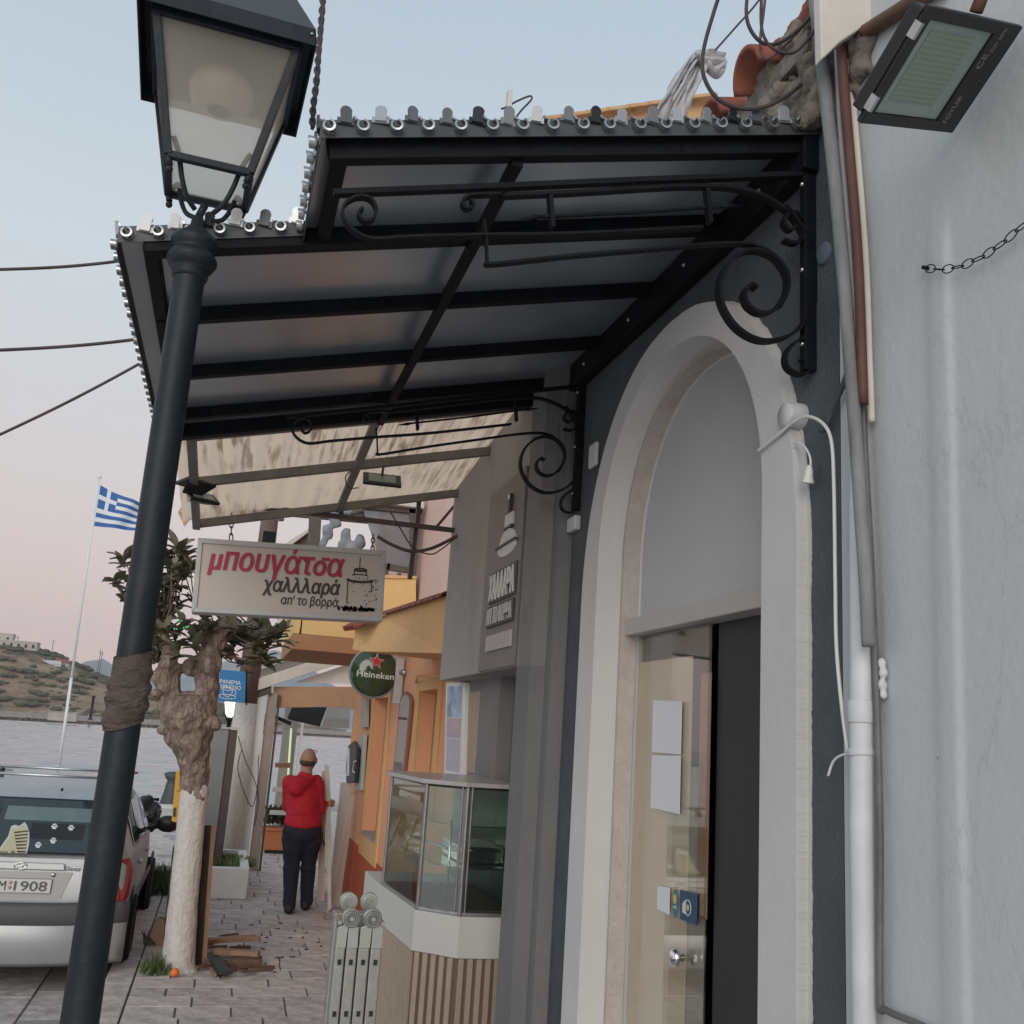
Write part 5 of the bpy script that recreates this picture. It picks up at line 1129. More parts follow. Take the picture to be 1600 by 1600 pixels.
# ochre gable far above the black canopy
gb=thing('ochre_roof','ochre tiled roof edge seen above the black canopy trim','roof',tuple(ay(900,185,7.5)))
P=[ay(px,py,7.5) for px,py in ((800,215),(822,190),(880,182),(940,173),(1000,166),(1060,158),(1110,150),(1110,260),(800,260))]
MB().prism(P,(0,.5,0)).build('gable',M_tiley,gb)
e0=ay(800,192,7.45); 
for k in range(9):
    a=ay(822+k*32,189-k*4.6,7.45);b_=ay(822+(k+1)*32+8,189-(k+1)*4.6-2,7.45); halftile('verge_tile',a-Vector((0,0,.05)),(b_-a),.06,(b_-a).length,gb,m=M_tiley,taper=.85)
# ---- wall things on the orange house
hs=thing('round_beer_sign','round domed green beer sign with red star on a wall bracket','sign',tuple(ay(585,1052,9.8)))
c=ay(585,1051,9.8); r=.232
M_hg=mat('sign_green',(.018,.045,.025),.12,0,(.05,.07,.028),2.2,spec=.8)
MB().lathe([(0,.085),(r*.35,.079),(r*.65,.06),(r*.85,.034),(r,.0)],c,(0,-1,0),40).build('domed_face',M_hg,hs)
MB().lathe([(r*.995,.0),(r*1.05,.004),(r*1.07,-.02),(r*1.05,-.07),(r*.9,-.10),(0,-.10)],c,(0,-1,0),40).build('grey_rim',mat('grey_plastic_rim',(.24,.25,.26),.4),hs)
sx_=(RX*1).normalized()
star=[]; cs=c+Vector((.0,-.083,.105)); sc_=.07
for k in range(10):
    rr_=sc_ if k%2==0 else sc_*.40; a=PI/2+k*PI/5-.06; star.append(cs+Vector((rr_*math.cos(a),0,rr_*math.sin(a))))
cst=[cs+(p-cs)*1.12+Vector((0,.002,0)) for p in star]
MB().prism(cst,(0,.02,0)).build('star_outline',M_white,hs); MB().prism(star,(0,.02,0)).build('red_star',mat('star_red',(.50,.02,.025),.4),hs)
text('lettering','Heineken',c+Vector((0,-.088,-.055)),(1,0,-.03),(0,0,1),.062,.002,mat('sign_letter_white',(.62,.66,.60),.5),hs,width=.36,bold=.02,align='CENTER')
MB().box(c.x+r,OX,c.y-.02,c.y+.02,c.z+.0,c.z+.05).build('arm',M_alu,hs); MB().box(OX-.10,OX-.02,c.y-.03,c.y+.03,c.z-.28,c.z+.16).build('bracket_plate',M_sf,hs,bevel=.004)
MB().tube([(OX-.05,c.y,c.z+.02),(OX-.0,c.y-.1,c.z+.02)],.03,10).build('bolt_head',M_alu,hs)
mn=thing('menu_board','arched wooden menu board with printed sheets between the boarded windows','menu board',tuple(ax(625,1150,OX-.03)))
def oy(pts,x,dx,m,name,par,bev=0): return MB().prism([ax(px,py,x) for px,py in pts],(dx,0,0)).build(name,m,par,bevel=bev)
oy([(624,1095),(629,1083),(634,1080),(640,1086),(643,1096),(636,1165),(630,1216),(613,1214),(620,1150)],OX-.03,.025,mat('red_wood_frame',(.30,.11,.07),.6),'frame',mn,.004)
oy([(625,1098),(630,1087),(634,1085),(638,1090),(639,1100),(633,1165),(628,1210),(615,1208),(621,1150)],OX-.036,.006,mat('menu_print',(.50,.42,.38),.6,0,(.36,.33,.32),25,stretch=(1,1,3)),'printed_sheet',mn)
oy([(622,1120),(636,1121),(635.5,1125),(621.5,1124)],OX-.038,.002,M_sdk,'dark_stripe',mn)
oy([(616.5,1190),(629,1192),(627.5,1208),(615,1207)],OX-.038,.002,mat('menu_photo',(.12,.12,.14),.5,0,(.25,.24,.24),30),'photo',mn)
for k,(pts,lab) in enumerate((([(566,1091),(572,1093),(571,1136),(564,1138)],'narrow grey shutter bar on the orange wall, upper one of the pair'),([(563,1148),(569,1147),(563,1235),(555,1233)],'long grey shutter bar on the orange wall beside the black-framed board'))):
    o=oy(pts,OX-.06,.04,M_sf,'shutter_bar',None,.004); tag(o,lab,'shutter bar')
o=thing('framed_board','black framed board with a white handle hung at the far end of the orange wall','board',tuple(ax(550,1195,OX-.05)))
oy([(544,1165),(552,1158),(557,1170),(553,1222),(541,1224),(540,1200)],OX-.12,.05,M_black,'frame',o,.008)
oy([(543,1170),(546,1169),(545,1212),(541,1213)],OX-.125,.004,M_paper,'white_sheet',o)
MB().tube([ax(*q,OX-.135) for q in ((556,1189),(553,1190),(551,1205),(554,1207))],.008,6).build('handle',M_paper,o)
o=MB().tube([ax(*q,OX-.04) for q in ((578,1010),(577,1090))],.012,8).tube([(OX-.03,9.0,2.44),(OX-.2,8.0,2.44),(OX-.03,7.3,2.44)],.010,6).build('wall_pipes',M_or); tag(o,'orange painted pipes on the wall under the porch slab','pipe')
# ================================================================ UTILITY POLE, PERGOLA, BEYOND
up_=thing('utility_pole','tall wooden utility pole, whitewashed at the bottom, behind the pergola beam','pole',(.27,14.86,0))
MB().tube([(.27,14.86,-.02),(.272,14.86,1.2),(.275,14.86,2.25)],[.205,.18,.155],18).build('whitewashed_base',M_limew,up_)
MB().tube([(.275,14.86,2.25),(.30,14.86,6.2)],[.15,.115],18).build('timber_shaft',mat('pole_timber',(.17,.12,.095),.85,0,(.11,.075,.06),6,.4,20,stretch=(1,1,.1)),up_)
MB().box(.22,.40,14.70,14.76,4.55,4.72).build('iron_band',M_iron,up_)
for pts,lab in (([(372,1150),(384,1190),(398,1220),(404,1250),(398,1290)],'loose thin cable hanging from the whitewashed pole, right side'),([(378,1170),(372,1205),(392,1260),(402,1230),(404,1180)],'looped thin wire on the whitewashed pole')):
    tag(MB().tube(spline([ay(px,py,14.6) for px,py in pts],6),.006,6).build('pole_wire',M_cable),lab,'cable')
cbx=thing('grey_cabinet','tall grey metal cabinet standing between tree and whitewashed pole','cabinet',(.1,13.2,0))
a=ay(323,1137,13.2); b__=ay(372,1137,13.2)
MB().box(a.x-.12,b__.x-.10,13.2,13.5,0,a.z).build('body',mat('cabinet_grey',(.24,.25,.25),.5,.2,(.20,.21,.21),6),cbx,bevel=.01)
MB().box(b__.x-.098,b__.x-.0,13.22,13.48,0,a.z-.01).build('side_flange',M_brown,cbx,bevel=.006)
MB().box(a.x-.13,b__.x+.02,13.18,13.52,a.z,a.z+.02).build('lid',M_sf,cbx)
tr_white=bpy.data.materials.new('white_translucent_sheet'); tr_white.use_nodes=True; n_=tr_white.node_tree; b_=n_.nodes['Principled BSDF']; b_.inputs['Base Color'].default_value=(.75,.74,.72,1)
tl_=n_.nodes.new('ShaderNodeBsdfTranslucent'); tl_.inputs[0].default_value=(.85,.84,.82,1); ms_=n_.nodes.new('ShaderNodeMixShader'); ms_.inputs[0].default_value=.7; n_.links.new(b_.outputs[0],ms_.inputs[1]); n_.links.new(tl_.outputs[0],ms_.inputs[2]); n_.links.new(ms_.outputs[0],n_.nodes['Material Output'].inputs[0])
pg=thing('pergola','cream timber lean-to pergola in front of the far end of the orange house','pergola',(1,15.5,0))
def py_(pts,y,dy,m,name,par=pg,bev=.006): return MB().prism([ay(px,py,y) for px,py in pts],(0,dy,0)).build(name,m,par,bevel=bev)
Px=ay(385,1362,14.9).x; 
MB().box(.34,.55,14.86,15.0,-.0,2.5).build('front_post',M_white,pg,bevel=.006)
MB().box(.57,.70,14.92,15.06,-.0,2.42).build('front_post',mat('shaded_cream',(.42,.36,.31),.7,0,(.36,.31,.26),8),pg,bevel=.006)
MB().box(.71,.74,14.9,14.95,0,2.4).build('door_edge',M_brown,pg)
py_([(385,1066),(548,1013),(600,996),(600,1012),(548,1031),(420,1073),(388,1084)],14.8,.10,M_cream,'fascia_board')
py_([(386,1084),(424,1072),(424,1083),(388,1094)],14.84,.08,M_brown,'fascia_underside')
MB().box(.30,.40,14.8,14.9,2.1,2.55).build('corner_strip',M_white,pg,bevel=.004)
ra,rb_=ay(390,1050,14.9),ay(600,985,14.9)
MB().prism([(ra.x,14.86,ra.z+.05),(rb_.x,14.86,rb_.z+.05),(rb_.x,14.86,rb_.z+.10),(ra.x,14.86,ra.z+.10)],(0,5.5,0)).build('roof_sheet',tr_white,pg)
for k in range(6): 
    yy=15.4+k*.85; MB().bar((ra.x+.1,yy,ra.z+.0),(rb_.x,yy,rb_.z+.0),.06,.09).build('rafter',M_cream,pg)
py_([(428,1073),(560,1073),(560,1104),(428,1106)],14.96,.08,mat('tan_header',(.50,.32,.20),.8,0,(.45,.28,.17),5),'header_beam')
MB().prism([ay(px,py,15.1) for px,py in ((460,1066),(548,1036),(560,1036),(560,1070),(548,1069))],(0,.02,0)).build('white_infill',M_white,pg)
MB().box(1.0,1.24,18.0,18.15,0,2.6).build('back_post',mat('grey_post',(.30,.29,.27),.6,0,(.25,.245,.23),8),pg,bevel=.006)
MB().box(1.30,1.34,18.0,18.1,0,2.6).build('back_post_flange',M_white,pg,bevel=.004)
for pts in ([(430,1192),(454,1192),(454,1200),(430,1199)],[(426,1230),(452,1231),(451,1238),(425,1237)],[(422,1266),(450,1267),(449,1274),(421,1273)]): py_(pts,16.4,.05,M_cream if pts[0][1]>1200 else mat('reddish_slat',(.32,.16,.11),.7),'shelf_slat')
MB().box(.84,2.4,16.9,17.0,2.30,2.42).build('back_beam',M_cream,pg)
o=thing('post_reflection_strip','vertical greenish glowing strip standing for a reflection on the back post of the pergola','reflection',(1.13,17.96,1))
MB().tube([ay(455,1138,17.9),ay(447,1262,17.9)],.018,8).build('tube',mat('reflection_glow',(.6,.7,.35),.5,emit=(.66,.72,.46),estr=.5),o)  # emissive strip added for the green-yellow reflection on the post
tv=thing('tilted_screen','black television hung tilted under the pergola roof','television',tuple(ay(482,1118,16.2)))
P=[ay(458,1104,16.2),ay(511,1106,16.2),ay(500,1136,15.95),ay(449,1124,15.95)]
MB().prism(P,(0,.05,.03)).build('screen',M_black,tv,bevel=.01); MB().tube([ay(480,1104,16.2),ay(480,1090,16.25)],.02,8).build('arm',M_iron,tv)
o=MB().prism([ay(430,1117,15.4),ay(456,1128,15.4),ay(454,1134,15.4),ay(430,1123,15.4)],(0,.1,0)).build('black_speaker_bar',M_black,bevel=.008); tag(o,'narrow black speaker bar under the pergola header','speaker')
o=MB().prism([ay(512,1104,17.5),ay(548,1104,17.5),ay(545,1138,17.3),ay(502,1136,17.3)],(0,.04,.0)).build('canvas_valance',M_offw); tag(o,'white canvas valance hanging beside the television','awning')
o=MB().prism([ay(508,1121,17.28),ay(546,1124,17.28),ay(545,1138,17.28),ay(503,1136,17.28)],(0,-.01,0)).build('canvas_hem',M_sf); tag(o,'grey lower hem strip of the white canvas beside the television','awning')
fg=thing('espresso_banner','blue square banner with white cup drawing behind the tree','banner',tuple(ay(365,1073,14.0)))
P=[ay(344,1046,14),ay(385,1050,14),ay(382,1098,14),ay(340,1096,14)]
MB().prism(P,(0,.02,0)).build('cloth',mat('banner_blue',(.035,.19,.42),.7),fg)
u_=(P[1]-P[0]).normalized(); v_=(P[0]-P[3]).normalized(); nfr=Vector((0,-.001,0))
text('lettering','IPANEMA',ay(341,1067,14)+nfr,u_,v_,.055,.002,M_paper,fg,width=.29,bold=.02)
text('lettering','ESPRESSO',ay(340,1075,14)+nfr,u_,v_,.055,.002,M_paper,fg,width=.30,bold=.02)
cc_=ay(356,1079,14)+nfr*3; b=MB()
ell_=lambda cx,cz2,rx,rz,a0=0,a1=2*PI:[cc_+u_*(cx+rx*math.cos(a0+(a1-a0)*i/16))+v_*(cz2+rz*math.sin(a0+(a1-a0)*i/16)) for i in range(17)]
b.tube(ell_(0,.02,.065,.02),.0055,5,cap=False).tube(ell_(0,.02,.065,.10,PI,2*PI),.0055,5,cap=False).tube(ell_(0,-.08,.11,.028),.0055,5,cap=False).tube(ell_(.08,-.02,.028,.032,-PI/2,PI/2),.0055,5)
b.build('cup_drawing',M_paper,fg)
MB().tube([ay(385,1046,14.0),ay(385,1102,14)],.01,6).tube([ay(385,1050,14.0),ay(396,1052,14.9)],.01,6).build('hanging_rod',M_iron,fg)
# small lit street lamp on the quay
l2=thing('quay_street_lamp','small lit lantern on a black post by the water','street lamp',tuple(az(355,1262,-.1))); LYd=24.5
c=ay(361,1104,LYd)
MB().tube([(c.x-.0,LYd,-.1),(c.x,LYd,c.z-.28)],[.08,.045],10).lathe([(.14,-.1),(.14,.15),(.09,.25)],(c.x,LYd,0),seg=12).lathe([(.05,c.z-.34),(.10,c.z-.30),(.05,c.z-.26)],(c.x,LYd,0),seg=12).build('post',M_iron,l2)
MB().lathe([(.05,-.24),(.11,-.16),(.16,.12),(.15,.17),(0,.20)],c,seg=12).build('glowing_globe',mat('lamp_glow',(.9,.8,.6),.5,emit=(1,.87,.62),estr=3.2),l2)
MB().lathe([(.17,.17),(.19,.18),(.06,.30),(.02,.36)],c,seg=12).build('cap',M_iron,l2)
MB().tube(spline([c+Vector((-.05,0,-.27)),c+Vector((-.13,0,-.2)),c+Vector((-.14,0,-.1))],4),.012,6).tube(spline([c+Vector((.05,0,-.27)),c+Vector((.13,0,-.2)),c+Vector((.14,0,-.1))],4),.012,6).build('cradle',M_iron,l2)
# ================================================================ STREET LAMP (near)
LX,LYc=-.2165,2.45
lp=thing('street_lamp','tall dark street lamp with four-sided glass lantern in the foreground','street lamp',(LX+.01,LYc,0))
# follow photo: pole axis
MB().lathe([(.12,0),(.12,.10),(.075,.14),(.055,.5),(.045,.9),(.0395,1.35),(.0375,2.2),(.0375,3.08)],(LX,LYc,0),seg=28).build('post',M_post,lp)
zc=3.085
MB().lathe([(.038,-.02),(.043,-.016),(.044,-.004),(.040,.002),(.052,.010),(.061,.026),(.061,.036),(.053,.050),(.046,.054),(.050,.062),(.057,.074),(.057,.084),(.048,.098),(.036,.106),(.028,.114),(.018,.120),(.014,.15),(0,.16)],(LX,LYc,zc),seg=28).build('collar',M_post,lp)
lo=lp
ZB,ZT=3.335,3.675; HB,HT=.098,.172; cx,cy=LX+.012,LYc
rotl=R(3)
def lq(a,b_,z): 
    c_,s_=math.cos(rotl),math.sin(rotl); return Vector((cx+a*c_-b_*s_,cy+a*s_+b_*c_,z))
M_lg=bpy.data.materials.new('milky_lantern_glass'); M_lg.use_nodes=True; _b=M_lg.node_tree.nodes['Principled BSDF']; _b.inputs['Base Color'].default_value=(.70,.64,.54,1); _b.inputs['Roughness'].default_value=.3
_n=M_lg.node_tree; _t=_n.nodes.new('ShaderNodeBsdfTranslucent'); _t.inputs[0].default_value=(.97,.94,.88,1); _p=_n.nodes.new('ShaderNodeBsdfTransparent'); _m1=_n.nodes.new('ShaderNodeMixShader'); _m1.inputs[0].default_value=.75; _m2=_n.nodes.new('ShaderNodeMixShader'); _m2.inputs[0].default_value=.66
_n.links.new(_b.outputs[0],_m1.inputs[1]); _n.links.new(_t.outputs[0],_m1.inputs[2]); _n.links.new(_m1.outputs[0],_m2.inputs[1]); _n.links.new(_p.outputs[0],_m2.inputs[2]); _n.links.new(_m2.outputs[0],_n.nodes['Material Output'].inputs[0])
def lerpH(z): return HB+(HT-HB)*(z-ZB)/(ZT-ZB)
CN=[(-1,-1),(1,-1),(1,1),(-1,1)]
for (a,b_) in CN:
    MB().bar(lq(a*HB,b_*HB,ZB),lq(a*HT,b_*HT,ZT),.020,.020,up=(0,1,0)).build('corner_bar',M_post,lp,bevel=.002)
for i in range(4):
    (a0,b0),(a1,b1)=CN[i],CN[(i+1)%4]
    MB().bar(lq(a0*HB,b0*HB,ZB),lq(a1*HB,b1*HB,ZB),.018,.018).build('bottom_bar',M_post,lp,bevel=.002)
    MB().bar(lq(a0*HT,b0*HT,ZT-.006),lq(a1*HT,b1*HT,ZT-.006),.02,.03).build('top_bar',M_post,lp,bevel=.002)
    P=[lq(a0*HB,b0*HB,ZB+.008),lq(a1*HB,b1*HB,ZB+.008),lq(a1*HT,b1*HT,ZT-.01),lq(a0*HT,b0*HT,ZT-.01)]; c_=sum(P,Vector())/4; P=[c_+(p-c_)*.97 for p in P]
    MB().prism(P,(Vector((cx,cy,c_.z))-c_).normalized()*.003).build('glass_pane',M_lg,lp)
# lower tail: four legs flaring to the collar, ball feet, scroll arms
for (a,b_) in CN:
    MB().tube([lq(a*HB,b_*HB,ZB),lq(a*HB*.93,b_*HB*.93,ZB-.025)],.008,8).ell(lq(a*HB*.93,b_*HB*.93,ZB-.034),(.009,)*3,10,7).build('ball_foot',M_post,lp)
    pth=spline([lq(a*HB*.95,b_*HB*.95,ZB+.055 if b_<0 else ZB+.0),lq(a*.075,b_*.075,ZB+.02),lq(a*.062,b_*.062,ZB-.03),lq(a*.045,b_*.045,ZB-.07),lq(a*.022,b_*.022,ZB-.09)],6)
    MB().tube(pth,.0065,8).build('scroll_arm',M_post,lp)
MB().tube([Vector((LX,LYc,zc+.15)),lq(0,0,ZB-.06)],.01,8).build('stem',M_post,lp)
# reflector / bulb inside, frosted lower insert
MB().lathe([(.03,.0),(.075,.02),(.085,.06),(.07,.09),(0,.10)],(cx,cy,ZT-.13),seg=20).build('lamp_reflector',mat('reflector',(.28,.25,.20),.5),lp)
MB().prism([lq(-.095,-.095,ZB+.003),lq(.095,-.095,ZB+.003),lq(.095,.095,ZB+.003),lq(-.095,.095,ZB+.003)],(0,0,.003)).build('bottom_glass',M_lg,lp)
# hood: open box with pyramid
HW=.213; Z0,Z1=3.655,3.705
hood=MB().prism([lq(-.125,-.125,Z1+.17),lq(.125,-.125,Z1+.17),lq(.125,.125,Z1+.17),lq(-.125,.125,Z1+.17)],(0,0,.05)).build('hood',M_post,lp)
for i in range(4):
    (a0,b0),(a1,b1)=CN[i],CN[(i+1)%4]
    P=[lq(a0*HW,b0*HW,Z0),lq(a1*HW,b1*HW,Z0),lq(a1*HW*.97,b1*HW*.97,Z1),lq(a0*HW*.97,b0*HW*.97,Z1)]; c_=sum(P,Vector())/4
    MB().prism(P,(Vector((cx,cy,c_.z))-c_).normalized()*.004).build('hood_side',M_post,hood)
    MB().prism([lq(a0*HW*.97,b0*HW*.97,Z1),lq(a1*HW*.97,b1*HW*.97,Z1),lq(a1*.125,b1*.125,Z1+.17),lq(a0*.125,b0*.125,Z1+.17)],(0,0,-.004)).build('hood_slope',mat('hood_slope_lit',(.05,.055,.062),.5,0,(.065,.07,.078),6),hood)  # slopes coloured lighter to stand for the light they catch from above
MB().prism([lq(-HW*.96,-HW*.96,Z1-.0),lq(HW*.96,-HW*.96,Z1-.0),lq(HW*.96,HW*.96,Z1-.0),lq(-HW*.96,HW*.96,Z1-.0)],(0,0,-.003)).build('hood_liner',M_post,hood)
for a,b_ in CN: MB().ell(lq(a*HW*.93,b_*HW,Z1-.02),(.004,.003,.004),6,4).build('screw',M_alu,hood)
# burlap-like wrap round the post
wr=MB(); M_wrap=mat('brown_wrap',(.085,.062,.05),.9,0,(.14,.105,.085),14,.9,40,stretch=(1,1,3))
zA,zB_=ay(205,1020,LYc).z,ay(190,1133,LYc).z
NZ_=26;NA=40;vs=[]
for i in range(NZ_+1):
    t=i/NZ_; z=zB_+(zA-zB_)*t
    for k in range(NA):
        a=2*PI*k/NA; q=noise.noise(Vector((math.cos(a)*1.3,math.sin(a)*1.3,z*14))); fold=.0035*math.sin(z*150+3*math.sin(a*1.0+1)+q*3)
        r=.0385+.011*math.sin(PI*min(1,t*1.25))**.6*(1-t*.45)+fold*min(1,t*5,(1-t)*6)+.005*q
        r=max(r,.0425); vs.append((LX+r*math.cos(a),LYc+r*math.sin(a),z+.015*math.sin(a+1)))
fs=[(i*NA+k,i*NA+(k+1)%NA,(i+1)*NA+(k+1)%NA,(i+1)*NA+k) for i in range(NZ_) for k in range(NA)]
o=MB().add(vs,fs,True).build('cloth_wrap',M_wrap); tag(o,'brown crumpled cloth wrap tied around the street lamp post','wrap')
# thick twisted cable right of lantern
P=[ay(px,py,2.75) for px,py in ((506,-120),(505,-20),(502,30),(497,90),(494,130),(489,170),(488,200))]
P=spline(P,8); tc_=MB()
for ph in (0,PI): 
    cum=0;Q=[]
    for i,p in enumerate(P):
        if i: cum+=(p-P[i-1]).length
        Q.append(p+Vector((math.cos(cum*90+ph),math.sin(cum*90+ph),0))*.0055)
    tc_.tube(Q,.0058,7)
tag(tc_.build('twisted_cable',M_cable),'thick twisted black cable hanging down right of the lantern','cable')
# ================================================================ TREE
tr=thing('street_tree','pollarded tree with knobbly brown bark and a whitewashed lower trunk','tree',(-.12,9.1,0))
TY=9.1
def tp_(px,py,dy=0): p=ay(px,py,TY); return Vector((p.x,TY+dy,p.z))
def scl(px): return px*TY/FPX*.86
mb=MB()
def lim(pts,n=3):
    P=[tp_(*q[:2],q[3] if len(q)>3 else 0) for q in pts]
    for (a,qa),(b_,qb) in zip(zip(P,pts),zip(P[1:],pts[1:])): capsule(mb,a,scl(qa[2])/2,b_,scl(qb[2])/2,3)
lim([(277,1530,58),(279,1500,53),(287,1400,47),(297,1300,46),(304,1235,46)])
MB_low=mb; mb.ell(tp_(277,1518),(scl(36),scl(34),scl(10)),14,8)
low=remesh(mb,'whitewashed_trunk',M_limew,tr,.018,2,.005,9)
mb=MB()
lim([(304,1243,45),(304,1192,50),(298,1155,70),(295,1120,88)])
lim([(282,1150,52),(268,1110,42),(262,1080,40),(264,1050,40)]); lim([(312,1150,46),(320,1110,40),(324,1070,40),(322,1040,42)])
lim([(262,1052,44),(265,1040,32),(262,1010,17),(255,985,13),(247,950,11)])
lim([(326,1040,46),(328,1010,34),(326,985,30,.05),(318,972,16)]); lim([(330,1005,30),(348,985,26,-.05),(354,968,20)])
lim([(300,1042,34),(312,1036,30),(330,1040,32)]); lim([(345,1010,18),(356,975,22)])
rr=random.Random(12)
for px,py,r in ((250,1060,26),(246,1085,20),(262,1040,24),(276,1046,22),(300,1040,17),(318,1032,22),(342,1048,22),(345,1072,20),(338,1095,20),(348,1130,22),(262,1120,26),(255,1140,18),(276,1098,20),(322,1100,20),(336,1155,18),(340,1035,18),(268,1066,24),(332,1065,24),(290,1128,18),(312,1122,16),(300,1145,14)):
    px=px-15 if px>325 else px
    s_=scl(r)*.55; p=tp_(px,py,rr.uniform(-.09,.02)); mb.ell(p,(s_*rr.uniform(.8,1.2),s_,s_*rr.uniform(.8,1.2)),10,7)
upm=remesh(mb,'knobbly_trunk',M_bark,tr,.013,1,.013,13)
for v_ in upm.data.vertices:
    c_=v_.co; q_=abs(noise.noise(Vector((c_.x*22,c_.y*22,c_.z*9)))); v_.co=c_-v_.normal*.008*max(0,.25-q_)*4*.5
# carve look: bumps added by noise; leaves
def leafmesh(L=.13,Wd=.045,fold=.012):
    b=MB(); n=6; vs=[]
    for i in range(n+1):
        t=i/n; w_=Wd/2*math.sin(PI*min(1,t*.93+.07))**.8 if i<n else .0; z=-.03*t*t*L/.13
        vs+=[(-w_,t*L,z+fold),(0,t*L,z),(w_,t*L,z+fold)]
    fs=[]
    for i in range(n): a=3*i; fs+=[(a,a+1,a+4,a+3),(a+1,a+2,a+5,a+4)]
    return b.add(vs,fs,True)
LM=[leafmesh(L,W_).mesh('leaf') for L,W_ in ((.16,.066),(.13,.055),(.18,.075))]
for m_ in LM: m_.materials.append(M_leaf)
clusters=[]
def clus(px,py,dy=0,k=1): p=tp_(px,py,dy); clusters.append((p,k))
for q in ((195,905),(180,912),(210,900),(196,880),(188,930),(205,925),(222,935),(230,905),(215,870),(220,890),(243,960)): clus(*q,rr.uniform(-.2,.2))
for i in range(30): clus(rr.gauss(268,26),rr.uniform(865,1000),rr.uniform(-.35,.35))
for q in ((265,868),(275,860),(287,880),(262,890),(290,900),(250,880)): clus(*q,rr.uniform(-.1,.1),1.1)
for i in range(15): clus(rr.uniform(235,375),rr.uniform(965,1030),rr.uniform(-.3,.4))
for i in range(17): clus(rr.gauss(386,18),rr.uniform(970,1042),rr.uniform(-.1,.4))
for q in ((432,990),(440,985),(428,1000),(418,995),(436,1003),(420,1010)): clus(*q,rr.uniform(-.1,.1))
for i in range(14): clus(rr.uniform(228,250),rr.uniform(930,1050),rr.uniform(-.2,.3))
cnt=0; allm=MB(); tw=MB()
root_pts=[tp_(262,1020),tp_(255,985),tp_(328,980),tp_(352,972),tp_(330,1010)]
leaves=[]
for (p,k) in clusters:
    nl=rr.randint(6,9)
    base=min(root_pts,key=lambda q:(q-p).length); mid=(p+base)/2+Vector((rr.uniform(-.05,.05),rr.uniform(-.05,.05),-.04))
    tw.tube(spline([base,mid,p],4),[.012]*3+[.006]*6,5,cap=False)
    for i in range(nl):
        a=rr.uniform(0,2*PI); el=rr.uniform(-.2,1.1); M_=Matrix.Translation(p+Vector((0,0,rr.uniform(-.05,.03))))@Matrix.Rotation(a,4,'Z')@Matrix.Rotation(el,4,'X')@Matrix.Rotation(rr.uniform(-.5,.5),4,'Y')@Matrix.Scale(k*rr.uniform(.8,1.15),4); leaves.append((rr.randrange(3),M_,p))
leaves.sort(key=lambda t:(t[1].translation.y))
for i,(k,M_,p) in enumerate(leaves):
    if i<290: link_part('leaf',LM[k],tr,M_)
    else: me=LM[k]; allm.add([M_@v.co for v in me.vertices],[tuple(f.vertices) for f in me.polygons],True)
stuff(allm.build('inner_foliage',M_leaf,tr,fixn=False)); tw.build('twigs',M_bark,tr)
gl=thing('string_light','small bright green string light glowing among the leaves of the tree','light',tuple(tp_(286,986,-.42)))
b=MB(); rr2=random.Random(2)
for i in range(7):
    p=tp_(276+i*3.5,982+rr2.uniform(-6,8),-.42); b.ell(p,(.007,.007,.007),8,5)
b.build('green_bulbs',mat('green_glow',(.05,.6,.15),.4,emit=(.03,.6,.2),estr=.35),gl)
MB().tube(spline([tp_(268,990,-.41),tp_(284,986,-.41),tp_(305,984,-.41)],5),.003,5).build('cord',M_black,gl)
# things round the tree
o=thing('dark_board','dark panel with light wooden edge leaning against the right side of the tree','board',(.1,9.1,0))
P=[ay(px,py,9.25) for px,py in ((312,1290),(331,1290),(322,1512),(296,1512))]
MB().prism(P,(0,.05,0)).build('panel',mat('dark_brown_panel',(.035,.022,.016),.7,0,(.06,.04,.03),6),o)
P=[ay(px,py,9.22) for px,py in ((330,1291),(336,1292),(322,1512),(315,1511))]
MB().prism(P,(0,.06,0)).build('wooden_edge',mat('raw_wood',(.33,.20,.125),.75,0,(.22,.13,.08),8,stretch=(1,1,.2)),o)
P=[ay(px,py,9.35) for px,py in ((270,1324),(273,1324),(258,1470),(254,1470))]
tag(MB().prism(P,(0,.5,0)).build('thin_dark_sheet',M_black),'thin dark sheet standing on edge left of the tree trunk','board')
P=[ay(px,py,9.3) for px,py in ((243,1440),(250,1434),(258,1438),(256,1482),(246,1478),(233,1463))]
tag(MB().prism(P,(0,.08,0)).build('broken_wood_piece',M_wood,bevel=.005),'broken dark wood piece left of the tree foot','wood scrap')
o=thing('yellow_post_sign','narrow yellow sign board fixed left of the tree above the whitewash','sign',tuple(ay(278,1245,9.3)))
MB().prism([ay(px,py,9.3) for px,py in ((275,1205),(288,1202),(281,1287),(268,1283))],(0,.03,0)).build('board',mat('sign_yellow',(.62,.34,.04),.5),o,bevel=.004)
MB().prism([ay(px,py,9.29) for px,py in ((277,1212),(283,1211),(281,1235),(275,1236))],(0,-.012,0)).build('latch',MATS['sign_yellow'],o,bevel=.003)
MB().prism([ay(px,py,9.29) for px,py in ((271,1262),(275,1262),(274,1276),(270,1276))],(0,-.004,0)).build('dark_patch',M_sdk,o)
bo=thing('mooring_bollard','dark squat mooring post on the quay edge seen left of the tree','bollard',tuple(az(266,1255,-.1)))
c=az(266,1256,-.1); MB().lathe([(.26,0),(.24,.1),(.19,.3),(.17,.45),(.14,.55),(.2,.62),(.22,.7),(.16,.76),(0,.78)],c,seg=16).build('post',mat('bollard_iron',(.05,.055,.06),.6,0,(.08,.085,.09),8),bo)
MB().ell(c+Vector((-.1,0,.70)),(.14,.09,.06),8,6).build('horn',MATS['bollard_iron'],bo)
